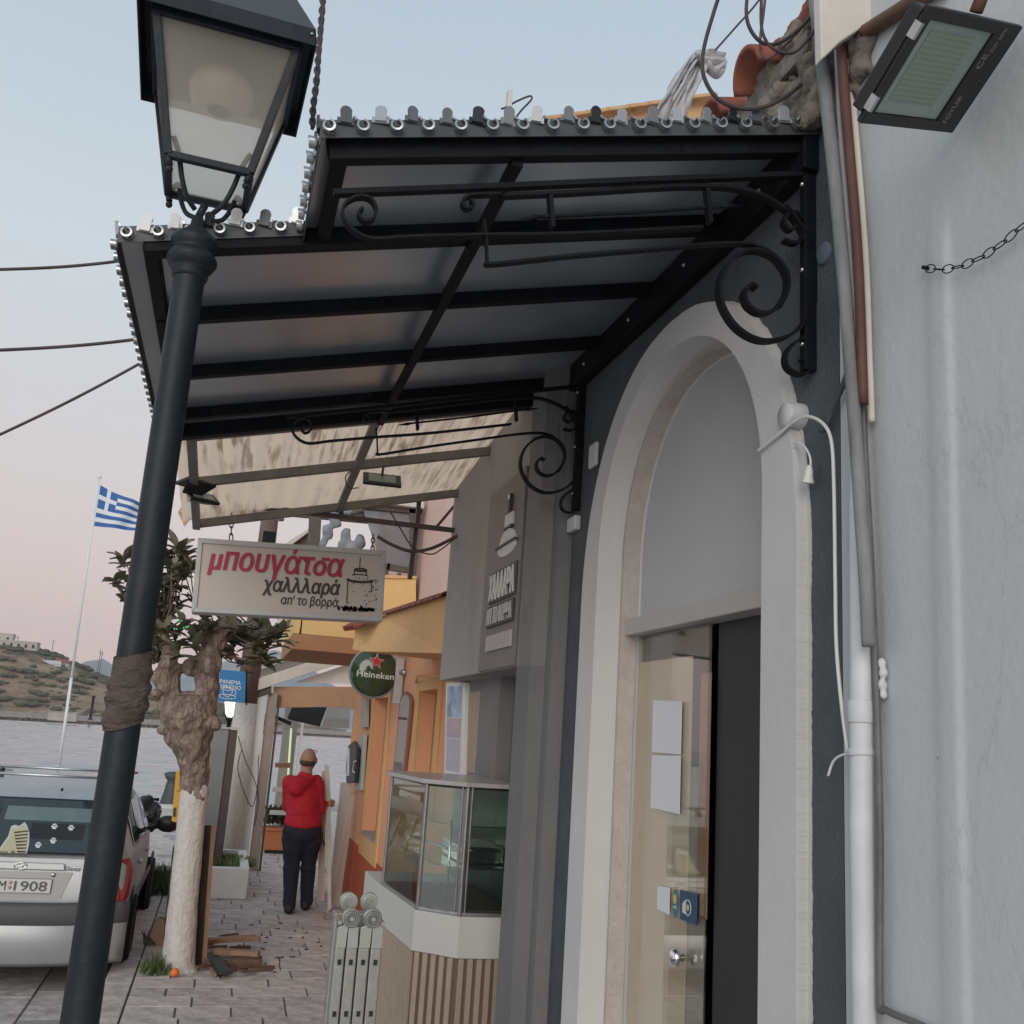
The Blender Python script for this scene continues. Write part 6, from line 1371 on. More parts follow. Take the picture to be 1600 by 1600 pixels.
c=az(272,1527,.0); tag(MB().ell(c+Vector((0,0,.035)),(.036,.036,.034),14,9).build('orange_fruit',mat('orange_peel',(.75,.18,.03),.5,bump=.1,scale=80)),'bright orange ball lying at the foot of the whitewashed tree','orange')
# weeds and bushes
def tuft(name,c,r,h,n,label,cat,m=M_grass,seed=1,blade=.012):
    rg_=random.Random(seed); b=MB()
    for i in range(n):
        a=rg_.uniform(0,2*PI); q=r*math.sqrt(rg_.random()); p=Vector(c)+Vector((q*math.cos(a),q*math.sin(a),0)); hh=h*rg_.uniform(.4,1)*(1-.5*q/r); l=Vector((rg_.uniform(-.5,.5),rg_.uniform(-.5,.5),0))*hh; wv=Vector((math.cos(a*3),math.sin(a*3),0))*blade
        b.add([p-wv*.5,p+wv*.5,p+l*.4+Vector((0,0,hh*.6))+wv*.5,p+l+Vector((0,0,hh)),p+l*.4+Vector((0,0,hh*.6))-wv*.5],[(0,1,2,3,4)])
    return tag(b.build(name,m,fixn=False),label,cat)
c=az(243,1520,0); tuft('weed_tuft',c,.13,.20,160,'green weed tuft at the left foot of the tree','weed',seed=2)
c=az(240,1475,0); tuft('dry_weed',c,.10,.22,90,'pale dry weed by the kerb left of the tree','weed',m=mat('dry_weed_leaf',(.26,.23,.17),.8,0,(.12,.13,.07),20),seed=3)
c=az(250,1392,0); tuft('green_bush',c,.38,.42,900,'feathery green bush behind the car and the tree','bush',seed=4,blade=.014)
pl_=thing('white_planter','low white concrete planter with green ground cover behind the tree','planter',(.3,13,0))
p0=az(322,1404,0); p1=az(384,1404,0); 
MB().box(p0.x-.35,p1.x,12.55,12.65,0,.34).box(p0.x-.35,p1.x,14.2,14.3,0,.34).box(p1.x-.1,p1.x,12.65,14.2,0,.34).box(p0.x-.35,p0.x-.25,12.65,14.2,0,.34).build('planter_wall',M_white,pl_,bevel=.008)
MB().box(p0.x-.3,p1.x-.05,12.6,14.25,.02,.27).build('soil',M_bark,pl_)
o=tuft('planter_greens',((p0.x+p1.x)/2-.1,13.4,.26),.42,.20,1200,'leafy green ground cover in the white planter','plants',seed=5)
# plank pile
rr=random.Random(31)
PL_=[((322,1470),(402,1465),.11,.035,'raw_wood','reddish board on top of the plank pile'),((335,1486),(405,1490),.10,.04,'raw_wood','light brown block with pointed end in the plank pile'),((320,1500),(408,1503),.12,.045,'wd','thick dark beam at the bottom of the plank pile'),((330,1492),(352,1520),.10,.03,'grn','green-black plank end sticking forward from the pile'),((320,1488),(336,1524),.03,.025,'raw_wood','narrow light batten lying towards the street from the pile'),((345,1510),(385,1516),.05,.02,'wd','thin dark splinter plank in front of the pile'),((345,1462),(372,1459),.03,.015,'wd','thin lath lying behind the plank pile')]
for k,(a,b_,w_,h_,mm,lab) in enumerate(PL_):
    z=[.12,.085,.04,.05,.015,.012,.10][k]; p,q=az(*a,z),az(*b_,z); m_={'raw_wood':MATS['raw_wood'],'wd':M_wood,'grn':mat('green_black_wood',(.03,.038,.028),.6,0,(.015,.015,.015),6)}[mm]
    tag(MB().bar(p,q,w_,h_).build('loose_plank',m_,bevel=.004),lab,'plank')
sc2=MB()
for i in range(16):
    px=rr.uniform(322,405); py=rr.uniform(1470,1518); c=az(px,py,rr.uniform(.015,.06)); a=rr.gauss(.15,.5); l=rr.uniform(.05,.16)
    sc2.obox(c,(l*math.cos(a),l*math.sin(a),rr.uniform(-.02,.02)),(-.02*math.sin(a),.02*math.cos(a),0),(0,0,rr.uniform(.005,.015)))
stuff(tag(sc2.build('wood_scraps',M_wood),'dark splintered wood scraps lying in and under the plank pile','wood scraps'))
db=MB()
for i in range(30):
    px=rr.gauss(445,45); py=rr.uniform(1440,1520); c=az(px,py,.004); a=rr.uniform(0,PI); l=rr.uniform(.008,.03)
    db.obox(c,(l*math.cos(a),l*math.sin(a),0),(-.008*math.sin(a),.008*math.cos(a),0),(0,0,.003))
stuff(tag(db.build('wood_chips',mat('dark_chips',(.04,.03,.025),.9)),'dark wood chips scattered over the pavement beside the plank pile','debris'))
# flowerpot
c=az(431,1334,0); fp2=thing('flowerpot','square terracotta flowerpot with dark green plant by the pergola','flowerpot',tuple(c))
MB().prism([c+Vector(v) for v in ((-.20,0,.05),(.20,0,.05),(.25,0,.34),(-.25,0,.34))],(0,.4,0)).build('pot',M_terra,fp2,bevel=.012)
MB().box(c.x-.27,c.x+.27,c.y-.02,c.y+.42,.34,.39).build('rim',M_terra,fp2,bevel=.008)
MB().box(c.x-.17,c.x+.17,c.y+.03,c.y+.3,0,.05).build('foot',M_black,fp2)
rg_=random.Random(6); b=MB()
for i in range(220):
    M_=Matrix.Translation(c+Vector((rg_.uniform(-.2,.2),.2+rg_.uniform(-.15,.15),.42+rg_.random()*.22)))@Matrix.Rotation(rg_.uniform(0,6.3),4,'Z')@Matrix.Rotation(rg_.uniform(0,1.3),4,'X')
    b.add([M_@v.co for v in LM[1].vertices],[tuple(f.vertices) for f in LM[1].polygons],True)
stuff(b.build('foliage',M_leaf,fp2,fixn=False))
# boards leaning on orange wall
for k,(pts,yy,m_,lab,xw) in enumerate((([(548,1240),(555,1246),(530,1420),(515,1405)],12.1,M_bench,'pale panelled board leaning on the orange wall, front one',.1),([(533,1222),(549,1226),(530,1350),(520,1395),(514,1395)],12.5,M_cream,'greyish board leaning behind the front pale board',.1),([(541,1300),(556,1240),(533,1380),(527,1380)],12.9,M_wood,'reddish brown board leaning nearest the orange wall',.05))):
    o=thing('leaning_board',lab,'board',tuple(ay(*pts[-1],yy))); P=[ay(px,py,yy) for px,py in pts]
    MB().prism(P,(0,.05,0)).build('panel',m_,o,bevel=.004)
    if k==0:
        for t in (.25,.5,.75): a=P[0].lerp(P[1],t);b_=P[3].lerp(P[2],t); MB().bar(a+Vector((0,-.008,0)),b_+Vector((0,-.008,0)),.012,.015).build('ridge',M_bench,o)
# ================================================================ PERSON
PX_,PY_=1.0,11.8
pe=thing('person','heavy-set balding man in red hooded sweatshirt and dark trousers, seen from behind, holding boards','person',(PX_,PY_,0))
def pp(px,py,dy=0): p=ay(px,py,PY_); return Vector((p.x,PY_+dy,p.z))
M_skin=mat('skin',(.42,.235,.18),.6,0,(.36,.19,.14),12,.05); M_hood=mat('red_fleece',(.50,.012,.03),.85,0,(.40,.008,.022),5,.5,14); M_trou=mat('navy_trousers',(.010,.013,.022),.9,0,(.018,.022,.034),6,.4,12)
K=PY_/FPX
# continuous body (skin)
b=MB(); hd=pp(482,1186,.03)
b.ell(hd,(.088,.105,.118),18,12); b.ell(hd+Vector((.015,.03,-.06)),(.07,.075,.07),14,9); 
b.ell(hd+Vector((.035,.10,-.02)),(.018,.025,.025),8,6); b.ell(hd+Vector((.03,.09,-.085)),(.04,.03,.03),8,6)
capsule(b,hd+Vector((-.01,-.0,-.09)),.066,pp(478,1222,.0),.075,4)
for s_ in (-1,1): b.ell(hd+Vector((s_*.088+.005,.0,-.015)),(.014,.028,.036),8,6)
capsule(b,pp(478,1222),.10,pp(474,1300),.15,4); capsule(b,pp(474,1295),.13,pp(473,1302),.11,3)
sh=pp(494,1222,.02); el=pp(499,1264,.0); wr_=pp(511,1257,.10)
lsh=pp(453,1222,.02); lel=pp(452,1262,.16); lwr=pp(485,1262,.30)
capsule(b,sh,.06,el,.05,4);capsule(b,el,.045,wr_,.03,4); capsule(b,lsh,.06,lel,.05,4);capsule(b,lel,.045,lwr,.03,4)
def hand(b,w_,d,up,side):
    d=Vector(d).normalized(); up=Vector(up).normalized(); sdv=d.cross(up).normalized()*side
    b.ell(w_+d*.045,(.030,.038,.040),10,7)
    for k in range(4):
        s0=w_+d*.07+up*(.030-.021*k); L=[.035,.04,.038,.03][k]; a=s0+d*L*.9; c_=a+sdv*.03+d*.004; e=c_-d*.03+sdv*.004
        capsule(b,s0,.011,a,.010,2);capsule(b,a,.010,c_,.0095,2);capsule(b,c_,.0095,e,.008,2)
    t0=w_+d*.03+up*.03; t1=t0+d*.03+up*.012+sdv*.02; t2=t1+d*.02+sdv*.022; capsule(b,t0,.013,t1,.012,2);capsule(b,t1,.011,t2,.009,2)
hand(b,wr_,(.85,.35,.05),(0,0,1),-1); hand(b,lwr,(.9,.2,0),(0,0,1),1)
hip=pp(470,1340)
kneeR,ankR=pp(483,1365,.03)-Vector((0,0,.0)),pp(482,1400,.06)
for (hx,kx,ax_,dy) in ((458,456,453,-.10),(482,483,481,.14)):
    h_=pp(hx,1300,0); k_=Vector((pp(kx,1345).x,PY_+.03+dy*.5,.50)); a_=Vector((pp(ax_,1400).x,PY_+dy,.09))
    capsule(b,h_,.07,k_,.05,5); capsule(b,k_,.05,a_,.04,5); capsule(b,a_-Vector((0,0,.03)),.045,a_+Vector((.02,.14,-.05)),.035,3)
remesh(b,'body',M_skin,pe,.0095,2)
# hooded sweatshirt
b=MB()
prof=[(1218,462,489,.10),(1228,452,497,.13),(1240,449,500,.16),(1255,447,501,.185),(1270,446,502,.20),(1285,445,502,.205)]
for (a,c_) in zip(prof,prof[1:]):
    for t in (0,.5,1):
        y_=a[0]+(c_[0]-a[0])*t; l=a[1]+(c_[1]-a[1])*t; r_=a[2]+(c_[2]-a[2])*t; d=a[3]+(c_[3]-a[3])*t
        b.ell(pp((l+r_)/2,y_),((r_-l)/2*K*.97,d,.10),18,8)
capsule(b,sh,.085,el,.072,5);capsule(b,el,.070,wr_-Vector((.03,.02,0)),.046,5);capsule(b,lsh,.085,lel,.072,5);capsule(b,lel,.070,lwr-Vector((.03,.02,0)),.046,5)
b.ell(pp(465,1222,-.13),(.14,.085,.085),14,9); b.ell(pp(461,1232,-.15),(.10,.075,.08),12,8); b.ell(pp(478,1216,-.07),(.10,.07,.05),12,8)
sw=remesh(b,'sweatshirt',M_hood,pe,.013,3,.012,7)
zcut=pp(472,1284).z
bm=bmesh.new(); bm.from_mesh(sw.data); bmesh.ops.bisect_plane(bm,geom=bm.verts[:]+bm.edges[:]+bm.faces[:],plane_co=(0,0,zcut),plane_no=(.06,0,1),clear_inner=True); bmesh.ops.holes_fill(bm,edges=[e for e in bm.edges if e.is_boundary]); bm.to_mesh(sw.data); bm.free()
# trousers
b=MB()
b.ell(pp(473,1300),(.225,.19,.16),18,10); b.ell(pp(473,1287),(.215,.185,.10),18,10)
for (hx,kx,ax_,dy) in ((459,456,453,-.10),(485,484,481,.14)):
    h_=pp(hx,1310,0); k_=Vector((pp(kx,1345).x,PY_+.05+dy*.5,.50)); a_=Vector((pp(ax_,1400).x,PY_+dy,.085))
    capsule(b,h_,.135,k_,.088,6); capsule(b,k_,.088,a_,.070,6); b.ell(k_+Vector((0,-.01,-.05)),(.095,.095,.06),12,8)
remesh(b,'trousers',M_trou,pe,.014,3,.010,8)
for dy,ax_ in ((-.10,453),(.14,481)):
    b=MB(); a_=Vector((pp(ax_,1400).x,PY_+dy,.055)); capsule(b,a_+Vector((-.01,-.04,0)),.055,a_+Vector((.03,.15,-.01)),.048,4); 
    sh_=remesh(b,'shoe',mat('shoe_leather',(.02,.018,.016),.6),pe,.012,2)
    for v_ in sh_.data.vertices: v_.co.z=max(v_.co.z,.004)
# hair fringe and glasses arm
b=MB(); b.ell(hd+Vector((-.004,-.018,-.040)),(.092,.094,.050),18,10)
remesh(b,'hair_fringe',mat('short_hair',(.05,.035,.028),.95,0,(.10,.07,.055),40),pe,.009,1,.004,50)
MB().tube(spline([hd+Vector((.03,.08,.09)),hd+Vector((.07,.07,.10)),hd+Vector((.095,.08,.085)),hd+Vector((.08,.1,.07))],5),.004,6).build('raised_glasses',mat('red_glasses',(.35,.06,.06),.4),pe)
# folding trestle boards held
tb_=thing('folded_table','folded cream wooden trestle boards held upright by the man in red','table',tuple(ay(508,1425,PY_+.2)))
for pts,yy,m_ in (([(503,1222),(510,1216),(507,1408),(496,1408)],12.05,M_bench),([(508,1194),(514,1197),(517,1250),(518,1420),(512,1424),(510,1300),(508,1240)],11.9,M_cream),([(503,1206),(509,1204),(510,1218),(503,1222)],12.0,M_cream)):
    MB().prism([ay(px,py,yy) for px,py in pts],(0,.04,0)).build('board',m_,tb_,bevel=.004)
MB().tube([ay(503,1310,11.99),ay(508,1320,11.95)],.008,6).build('hinge_strut',M_black,tb_)
# ================================================================ CAR
car=thing('parked_car','silver hatchback parked at the kerb, seen from behind, with roof rails','car',(-1.45,9.9,-.1))
M_paint=mat('silver_paint',(.43,.445,.455),.40,.40,(.385,.40,.41),3,spec=.6); M_cgl=mat('car_glass',(.03,.045,.048),.06,0,spec=.8); M_trimp=mat('grey_bumper_strip',(.085,.088,.092),.6)
CX,CY0,CZ=-1.402,8.90,-.1; HWd=.83
# side profile stations: y from rear; each: (y, z_bottom, z_belt, z_top, halfwidth belt, halfwidth top)
ST=[(.00,.30,.62,.66,.70,.69),(.03,.26,.72,.90,.78,.74),(.10,.22,.90,1.02,.81,.72),(.20,.20,.94,1.16,.825,.70),(.36,.20,.96,1.34,.83,.64),(.55,.20,.97,1.425,.83,.60),(.9,.20,.97,1.46,.83,.60),(1.5,.20,.96,1.475,.83,.60),(2.1,.20,.94,1.44,.83,.60),(2.45,.20,.93,1.36,.82,.62),(2.75,.20,.92,1.16,.81,.66),(3.0,.20,.90,.99,.80,.70),(3.3,.22,.86,.90,.78,.68),(3.6,.24,.76,.80,.74,.60),(3.75,.28,.56,.62,.66,.5)]
vs=[];NP=18
def ring(s):
    y,zb,zbelt,zt,wb_,wt=s; out=[]
    pts=[(0,zb),(wb_*.80,zb),(wb_*.95,zb+.06),(wb_*.985,zb+(zbelt-zb)*.35),(wb_*1.0,zb+(zbelt-zb)*.65),(wb_*.975,zbelt-.02),(wb_*.955,zbelt+.01),(wb_*.955+(wt-wb_*.955)*.55,zbelt+(zt-zbelt)*.6),(wt,zt-.035),(wt-.05,zt-.008),(wt*.5,zt+.0),(0,zt+.008)]
    return [(x,y,z) for x,z in pts]
n_p=12
for s in ST:
    r=ring(s); vs+=[(CX+x,CY0+y,CZ+z) for x,y,z in r]
for s in ST:
    r=ring(s); vs+=[(CX-x,CY0+y,CZ+z) for x,y,z in r]
off=len(ST)*n_p; fs=[]
for i in range(len(ST)-1):
    for k in range(n_p-1):
        a=i*n_p+k; fs.append((a,a+1,a+n_p+1,a+n_p)); a+=off; fs.append((a,a+n_p,a+n_p+1,a+1))
fs.append(tuple(range(n_p))+tuple(off+k for k in reversed(range(n_p))))
L_=(len(ST)-1)*n_p; fs.append(tuple(L_+k for k in reversed(range(n_p)))+tuple(off+L_+k for k in range(n_p)))
body=MB().add(vs,fs,True).build('body',M_paint,car)
md=body.modifiers.new('s','SUBSURF'); md.levels=2; md.render_levels=2
def cs_(x,y,z): return Vector((CX+x,CY0+y,CZ+z))
# wheel arches + wheels
for sx__ in (-1,1):
    for yy in (.72,3.12):
        MB().lathe([(.33,.0),(.35,.002),(.35,.02),(0.0,.02)],cs_(sx__*.822,yy,.31),(sx__,0,0),28).build('wheel_arch',M_black,car)
        w_=MB().lathe([(.20,-.02),(.285,-.015),(.30,.03),(.30,.15),(.285,.19),(.20,.19)],cs_(sx__*.85,yy,.30),(-sx__,0,0),32).build('wheel',M_rub,car)
        rm=MB().lathe([(0,.0),(.05,-.005),(.06,.01),(.17,.01),(.20,-.015),(.20,.18)],cs_(sx__*.85,yy,.30),(-sx__,0,0),28)
        rm.build('rim',M_alu,w_)
# rear window, on the hatch slope
def hatch(x,t,lift=.010):  # t 0 bottom of glass .. 1 top; follows the stations
    y=.085+(.475-.085)*t; z=.975+(1.385-.975)*t; q=1-(x/.8)**2; return cs_(x,y-.055*q-.012-lift,z+.008*q)
def hpatch(name,x0,x1,t0,t1,m,lift,nx=14,nt=6,shrink=.09,par=car):
    vs=[hatch((x0+(x1-x0)*i/nx)*(1-shrink*(t0+(t1-t0)*j/nt)),t0+(t1-t0)*j/nt,lift) for j in range(nt+1) for i in range(nx+1)]
    fs=[(j*(nx+1)+i,j*(nx+1)+i+1,(j+1)*(nx+1)+i+1,(j+1)*(nx+1)+i) for j in range(nt) for i in range(nx)]
    return MB().add(vs,fs,True).build(name,m,par)
hpatch('rear_window',-.665,.665,0.03,.93,M_cgl,.006)
hpatch('window_seal',-.69,.69,0.0,.96,M_black,.0)
hpatch('headrest',-.50,-.24,.35,.75,mat('seat_cloth',(.022,.025,.03),.8),.0075,6,3,0)
hpatch('seat_back_seen',.02,.42,.25,.52,MATS['seat_cloth'],.0075,6,3,0)
hpatch('view_through',-.2,.46,.56,.80,mat('window_view',(.16,.22,.22),.2,0,(.11,.16,.16),6),.007,6,3,0)
def hp(x,t,l=.012): return hatch(x*(1-.09*t),t,l)
# stickers: striped cat and paw prints
cat=thing('cat_sticker','striped yellowish cat sticker on the rear window of the silver car','sticker',tuple(hp(.02,.4)))
def hq(px,py): # photo pixel to hatch surface
    x=(ay(px,py,CY0+.2).x-CX); zz=ay(px,py,CY0+.2).z-CZ; t=max(0,min(1,(zz-.975)/.41)); return x,t
def hprism(pts,l,name,m,par,th=.0015):
    P=[]
    for px,py in pts:
        x,t=hq(px,py); P.append(hatch(x,t,l))
    return MB().prism(P,(0,-th,0)).build(name,m,par)
hprism([(2,1332),(10,1316),(16,1306),(18,1292),(24,1290),(30,1292),(38,1286),(43,1292),(48,1302),(50,1318),(48,1334),(36,1334),(20,1333)],.012,'outline',M_offw,cat)
hprism([(6,1330),(13,1316),(19,1306),(20,1295),(28,1296),(37,1290),(43,1298),(46,1310),(47,1330),(30,1331)],.015,'cat_body',mat('cat_yellow',(.50,.46,.30),.6),cat)
for k in range(7): hprism([(24+k*1.5,1300+k*4.4),(46,1298+k*4.8),(46,1299.5+k*4.8),(25+k*1.5,1302.0+k*4.4)],.0175,'stripe',M_sdk,cat)
text('lettering','cats & co',hatch(hq(0,1329)[0],hq(0,1329)[1],.019),(1,0,0),(0,.2,1),.022,.001,M_sdk,cat,width=.22)
for k,(px,py) in enumerate(((85,1293),(111,1295),(86,1313),(64,1319))):
    o=thing('paw_sticker',['upper left white paw print sticker on the car rear window','rightmost white paw print sticker, next to the lamp post','lower white paw print sticker, below the upper left one','lowest white paw print sticker, nearest the cat'][k],'sticker',tuple(hatch(*hq(px,py))),'paw print stickers on the car window')
    b=MB()
    for dx,dy,r in ((0,2,3.0),(-3.4,-.5,1.5),(-1.3,-3,1.5),(1.5,-3,1.5),(3.6,-.5,1.5)):
        x,t=hq(px+dx,py+dy); c_=hatch(x,t,.012); rr_=r*.0053; b.prism([c_+Vector((rr_*math.cos(a),0,rr_*math.sin(a))) for a in [2*PI*i/10 for i in range(10)]],(0,-.002,0))
    b.build('pads',M_paper,o)
# tailgate, plate, badge, bumper, lamps
def rp(x,z,l=0): # rear surface point (flat-ish)
    q=1-(x/.8)**2; y=(.045 if z<.75 else .045+(z-.75)*.16)-.03*q; return cs_(x,y-l,z)
def rpatch(name,pts,l,th,m,par=car,bev=.004): return MB().prism([rp(x,z,l) for x,z in pts],(0,-th,0)).build(name,m,par,bevel=bev)
tg_=rpatch('tailgate',[(-.60,.60),(-.30,.585),(.30,.585),(.60,.60),(.66,.70),(.66,.955),(-.66,.955),(-.66,.70)],.0,.02,M_paint,bev=.015)
rpatch('handle_strip',[(-.34,.865),(.34,.865),(.33,.915),(-.33,.92)],.021,.014,M_paint,tg_,bev=.006)
rpatch('plate_recess',[(-.34,.66),(.34,.66),(.40,.85),(-.40,.85)],.0205,.002,mat('recess_silver',(.30,.30,.295),.4,.4),bev=0)
num=thing('number_plate','white number plate with dark characters on the silver car','number plate',tuple(rp(.0,.75,.03)))
PXc=(ax(0,0,1).x*0)
rpatch('plate',[(-.26,.695),(.26,.695),(.26,.80),(-.26,.80)],.024,.006,mat('plate_white',(.60,.60,.58),.4),num,bev=.003)
for p_ in ([(-.262,.693),(.262,.693),(.262,.698),(-.262,.698)],[(-.262,.797),(.262,.797),(.262,.802),(-.262,.802)],[(-.262,.698),(-.257,.698),(-.257,.797),(-.262,.797)],[(.257,.698),(.262,.698),(.262,.797),(.257,.797)]): rpatch('plate_border',p_,.0302,.001,M_print,num,bev=0)
text('lettering','AXM',rp(-.235,.712,.0305),(1,0,0),(0,0,1),.075,.001,mat('plate_dark',(.09,.09,.09),.5),num,width=.17)
text('lettering','1908',rp(-.005,.712,.0305),(1,0,0),(0,0,1),.075,.001,MATS['plate_dark'],num,width=.235)
for z in (.735,.77): 
    c_=rp(-.035,z,.031); MB().ell(c_,(.013,.002,.013),10,5).build('seal_dot',mat('seal_ochre',(.40,.30,.14),.5),num)
c_=rp(.015,.892,.036); b=MB().tube([c_+Vector((.045*math.cos(a),0,.024*math.sin(a))) for a in [2*PI*i/28 for i in range(29)]],.004,6,cap=False)
for s_ in (-1,1): b.tube(spline([c_+Vector((s_*.022-.006,0,-.018)),c_+Vector((s_*.016,0,0)),c_+Vector((s_*.022+.008,0,.018))],4),.004,6)
b.tube(spline([c_+Vector((-.017,0,-.004)),c_+Vector((0,0,.002)),c_+Vector((.018,0,.004))],4),.0035,6); b.build('badge',M_chrome,tg_)
text('lettering','Getz',rp(.33,.865,.021),(1,0,0),(0,0,1),.03,.002,M_sdk,tg_,width=.13,shear=.3)
MB().lathe([(0,.012),(.014,.010),(.017,0)],rp(.262,.83,.022),(0,-1,0),16).build('lock',M_chrome,tg_)
bmp=MB()
bp_=[(-.80,.28),(.80,.28),(.83,.5),(.82,.58),(-.82,.58),(-.83,.5)]
def bpnt(x,z,d): q=(abs(x)/.83)**3.0; return cs_(x,-.075+.20*q-d,z)
def bumper(z0,z1,d,m,name,xs=.825,bev=0):
    nx=24; vs=[]
    for z,dd in ((z0,d-.02),(z0+.02,d),(z1-.015,d),(z1,d-.015)):
        for i in range(nx+1): vs.append(bpnt(-xs+2*xs*i/nx,z,dd))
    fs=[(j*(nx+1)+i,j*(nx+1)+i+1,(j+1)*(nx+1)+i+1,(j+1)*(nx+1)+i) for j in range(3) for i in range(nx)]
    o=MB().add(vs,fs,True).build(name,m,car); md=o.modifiers.new('s','SOLIDIFY'); md.thickness=.06; md.offset=-1; return o
bumper(.22,.50,.0,M_paint,'bumper'); bumper(.495,.60,.012,M_trimp,'bumper_strip',.83)
c_=bpnt(-.14,.33,.002); MB().prism([c_+Vector((x,0,z)) for x,z in ((.02,-.035),(.19,-.035),(.23,-.01),(.22,.03),(.02,.035))],(0,-.014,0)).build('fog_lamp',mat('red_lens',(.26,.014,.012),.15,spec=.8),car,bevel=.006)
MB().lathe([(0,.006),(.012,.006),(.013,0)],bpnt(.03,.455,.0),(0,-1,0),12).build('sensor',M_black,car)
for s_ in (-1,1):
    P=[cs_(s_*x,y,z) for x,y,z in ((.655,.03,.64),(.80,.07,.62),(.835,.17,.66),(.835,.22,.86),(.80,.17,.96),(.69,.07,.94))]
    MB().prism(P,(0,-.03,0)).build('tail_light',MATS['red_lens'],car,bevel=.012)
# side windows and pillars (right side seen)
for s_ in (-1,1):
    for y0_,y1_ in ((.62,1.05),(1.10,1.85),(1.92,2.62)):
        def sp_(y,z):
            for a,c_ in zip(ST,ST[1:]):
                if a[0]<=y<=c_[0]:
                    t=(y-a[0])/(c_[0]-a[0]); zb=a[2]+(c_[2]-a[2])*t; zt=a[3]+(c_[3]-a[3])*t; wb_=(a[4]+(c_[4]-a[4])*t)*.955; wt=a[5]+(c_[5]-a[5])*t
                    u_=(z-zb)/(zt-zb); return cs_(s_*(wb_+(wt-wb_)*u_*.92+.012),y,z)
        zt_=1.34 if y1_<2.2 else 1.22
        MB().prism([sp_(y0_,1.0),sp_(y1_,.98),sp_(y1_-.04,zt_ if y1_<2.2 else 1.12),sp_(y0_+.06 if y0_<1 else y0_,1.33)],(s_*.004,0,0)).build('side_window',M_cgl,car)
    MB().box(CX+s_*.83-.012,CX+s_*.83+.012,CY0+.5,CY0+3.4,CZ+.50,CZ+.55).build('side_moulding',M_trimp,car,bevel=.004)
    for yy in (1.0,1.9): MB().box(CX+s_*.835-.01,CX+s_*.835+.014,CY0+yy,CY0+yy+.16,CZ+.80,CZ+.83).build('door_handle',M_paint,car,bevel=.006)
    b=MB(); c_=cs_(s_*.98,2.28,1.03); b.ell(c_,(.12,.06,.085),14,9); capsule(b,cs_(s_*.80,2.30,.98),.025,c_,.03,3); remesh(b,'side_mirror',M_black,car,.012,2)
    MB().tube([cs_(s_*.55,.75,1.50),cs_(s_*.56,1.6,1.525),cs_(s_*.55,2.2,1.49)],.014,8).build('roof_rail',M_alu,car)
for yy in (.85,1.75):
    MB().tube([cs_(-.66,yy,1.53+(.015 if yy>1 else 0)),cs_(.66,yy,1.53+(.015 if yy>1 else 0))],.013,8).build('cross_bar',M_alu,car)
    for s_ in (-1,1): MB().box(CX+s_*.56-.03,CX+s_*.56+.03,CY0+yy-.02,CY0+yy+.02,CZ+1.44,CZ+1.53).build('bar_foot',M_black,car,bevel=.004)
for xx in (-.2,.1): MB().tube([cs_(xx,.6,1.548),cs_(xx+.0,1.9,1.56)],.009,6).build('rack_bar',M_alu,car) if False else None
MB().ell(cs_(.16,.52,1.44),(.012,.02,.015),8,6).build('antenna_base',M_black,car)
# scooter with bags and helmet ahead of the car
sc_=thing('parked_scooter','scooter parked ahead of the car with black bags and a helmet on it','scooter',(-.55,14.0,-.1))
hx,hy=ay(236,1268,13.2).x,13.2; hz_=ay(236,1268,13.2).z
for yy in (12.6,13.85): MB().lathe([(.12,-.05),(.24,-.06),(.27,0),(.24,.06),(.12,.05)],(hx-.25,yy,.17),(1,0,0),24).build('wheel',M_rub,sc_)
b=MB(); b.ell((hx-.25,12.75,.48),(.17,.45,.16),14,9); b.ell((hx-.25,13.75,.55),(.18,.10,.38),14,9); b.ell((hx-.25,13.2,.22),(.14,.5,.07),12,8)
remesh(b,'fairing',M_black,sc_,.02,2); MB().ell((hx-.25,12.85,.70),(.14,.40,.07),14,9).build('seat',M_black,sc_)
MB().tube([(hx-.55,13.65,.98),(hx-.25,13.7,.95),(hx+.05,13.65,.98)],.02,8).build('handlebar',M_iron,sc_)
bg_=MB(); c_=ay(222,1262,13.0)
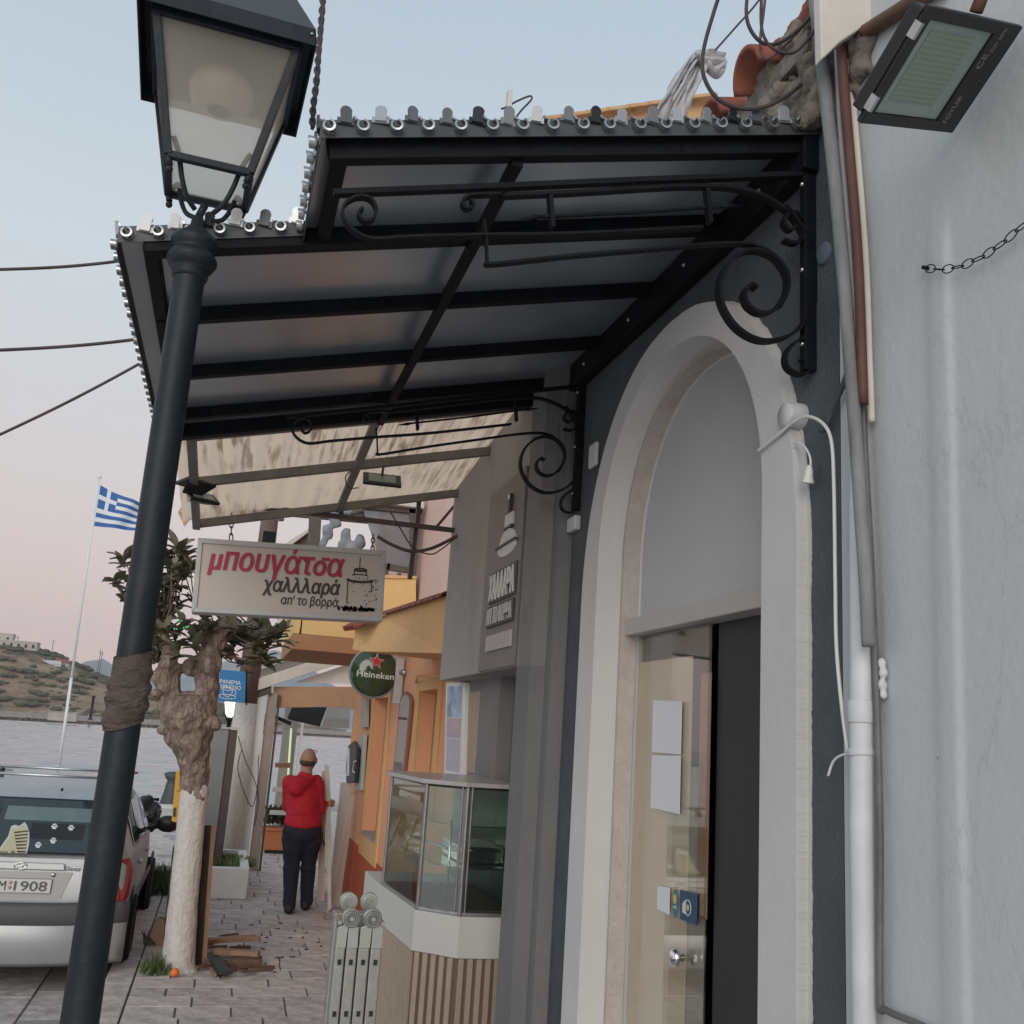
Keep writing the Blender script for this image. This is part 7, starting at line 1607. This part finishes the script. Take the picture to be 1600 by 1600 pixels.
for dx,dy,dz,r in ((0,0,0,.12),(.08,0,-.08,.12),(-.08,0,.02,.10),(.04,.05,.07,.08),(.1,0,-.18,.10),(-.02,0,-.2,.14)): bg_.ell(c_+Vector((dx,dy,dz)),(r,r,r),12,8)
o=remesh(bg_,'black_bag',mat('bin_bag_black',(.012,.012,.014),.25,0,spec=.6,bump=.6,scale=14),None,.015,1,.03,9); tag(o,'shiny black plastic bag on the scooter beside the car mirror','bag')
he=thing('motorcycle_helmet','black helmet with grey reflections painted into its colour, hung on the parked scooter','helmet',(hx,hy,hz_))
b=MB(); b.ell((hx,hy,hz_),(.125,.15,.135),20,14); b.ell((hx+.02,hy-.05,hz_-.06),(.10,.10,.08),14,9); remesh(b,'shell',mat('helmet_black',(.015,.015,.017),.15,0,(.14,.14,.14),9,spec=.7,lo=.55,hi=.75),he,.012,2)  # grey noise patches in the shell colour stand in for reflections
MB().ell((hx+.02,hy-.06,hz_+.01),(.11,.105,.05),18,9).build('visor',M_cgl,he)
# ================================================================ HAZE
hz_m=bpy.data.materials.new('evening_haze'); hz_m.use_nodes=True; _n=hz_m.node_tree; _n.nodes.clear()
_o=_n.nodes.new('ShaderNodeOutputMaterial'); _v=_n.nodes.new('ShaderNodeVolumePrincipled'); _v.inputs['Color'].default_value=(.93,.94,.97,1); _v.inputs['Density'].default_value=.00017; _v.inputs['Anisotropy'].default_value=.0
_n.links.new(_v.outputs[0],_o.inputs['Volume'])
hz_o=MB().box(-4200,4200,-60,4300,-4,340).build('haze',hz_m); stuff(hz_o)

# REPEATS: one short group phrase for alike things
GR={'small_floodlight':'black floodlights under the stained awning','scroll_bracket':'wrought iron brackets of the black canopy','loose_plank':'planks in the pile by the tree','leaning_board':'boards leaning on the orange wall','paper_notice':'paper sheets on the glass door','power_line':'overhead cables at the left','cable_loop':'cable loops above the canopy','pole_wire':'wires on the whitewashed pole','shutter_bar':'grey bars on the orange wall','aerial_mast':'masts on the far hill','hill_house':'houses on the far hill','wall_cable':'cables on the slate wall','sign_chain':'hooks of the hanging sign'}
for o in bpy.data.objects:
    k=o.name.split('.')[0]
    if o.parent is None and k in GR and not o.get('group'): o['group']=GR[k]
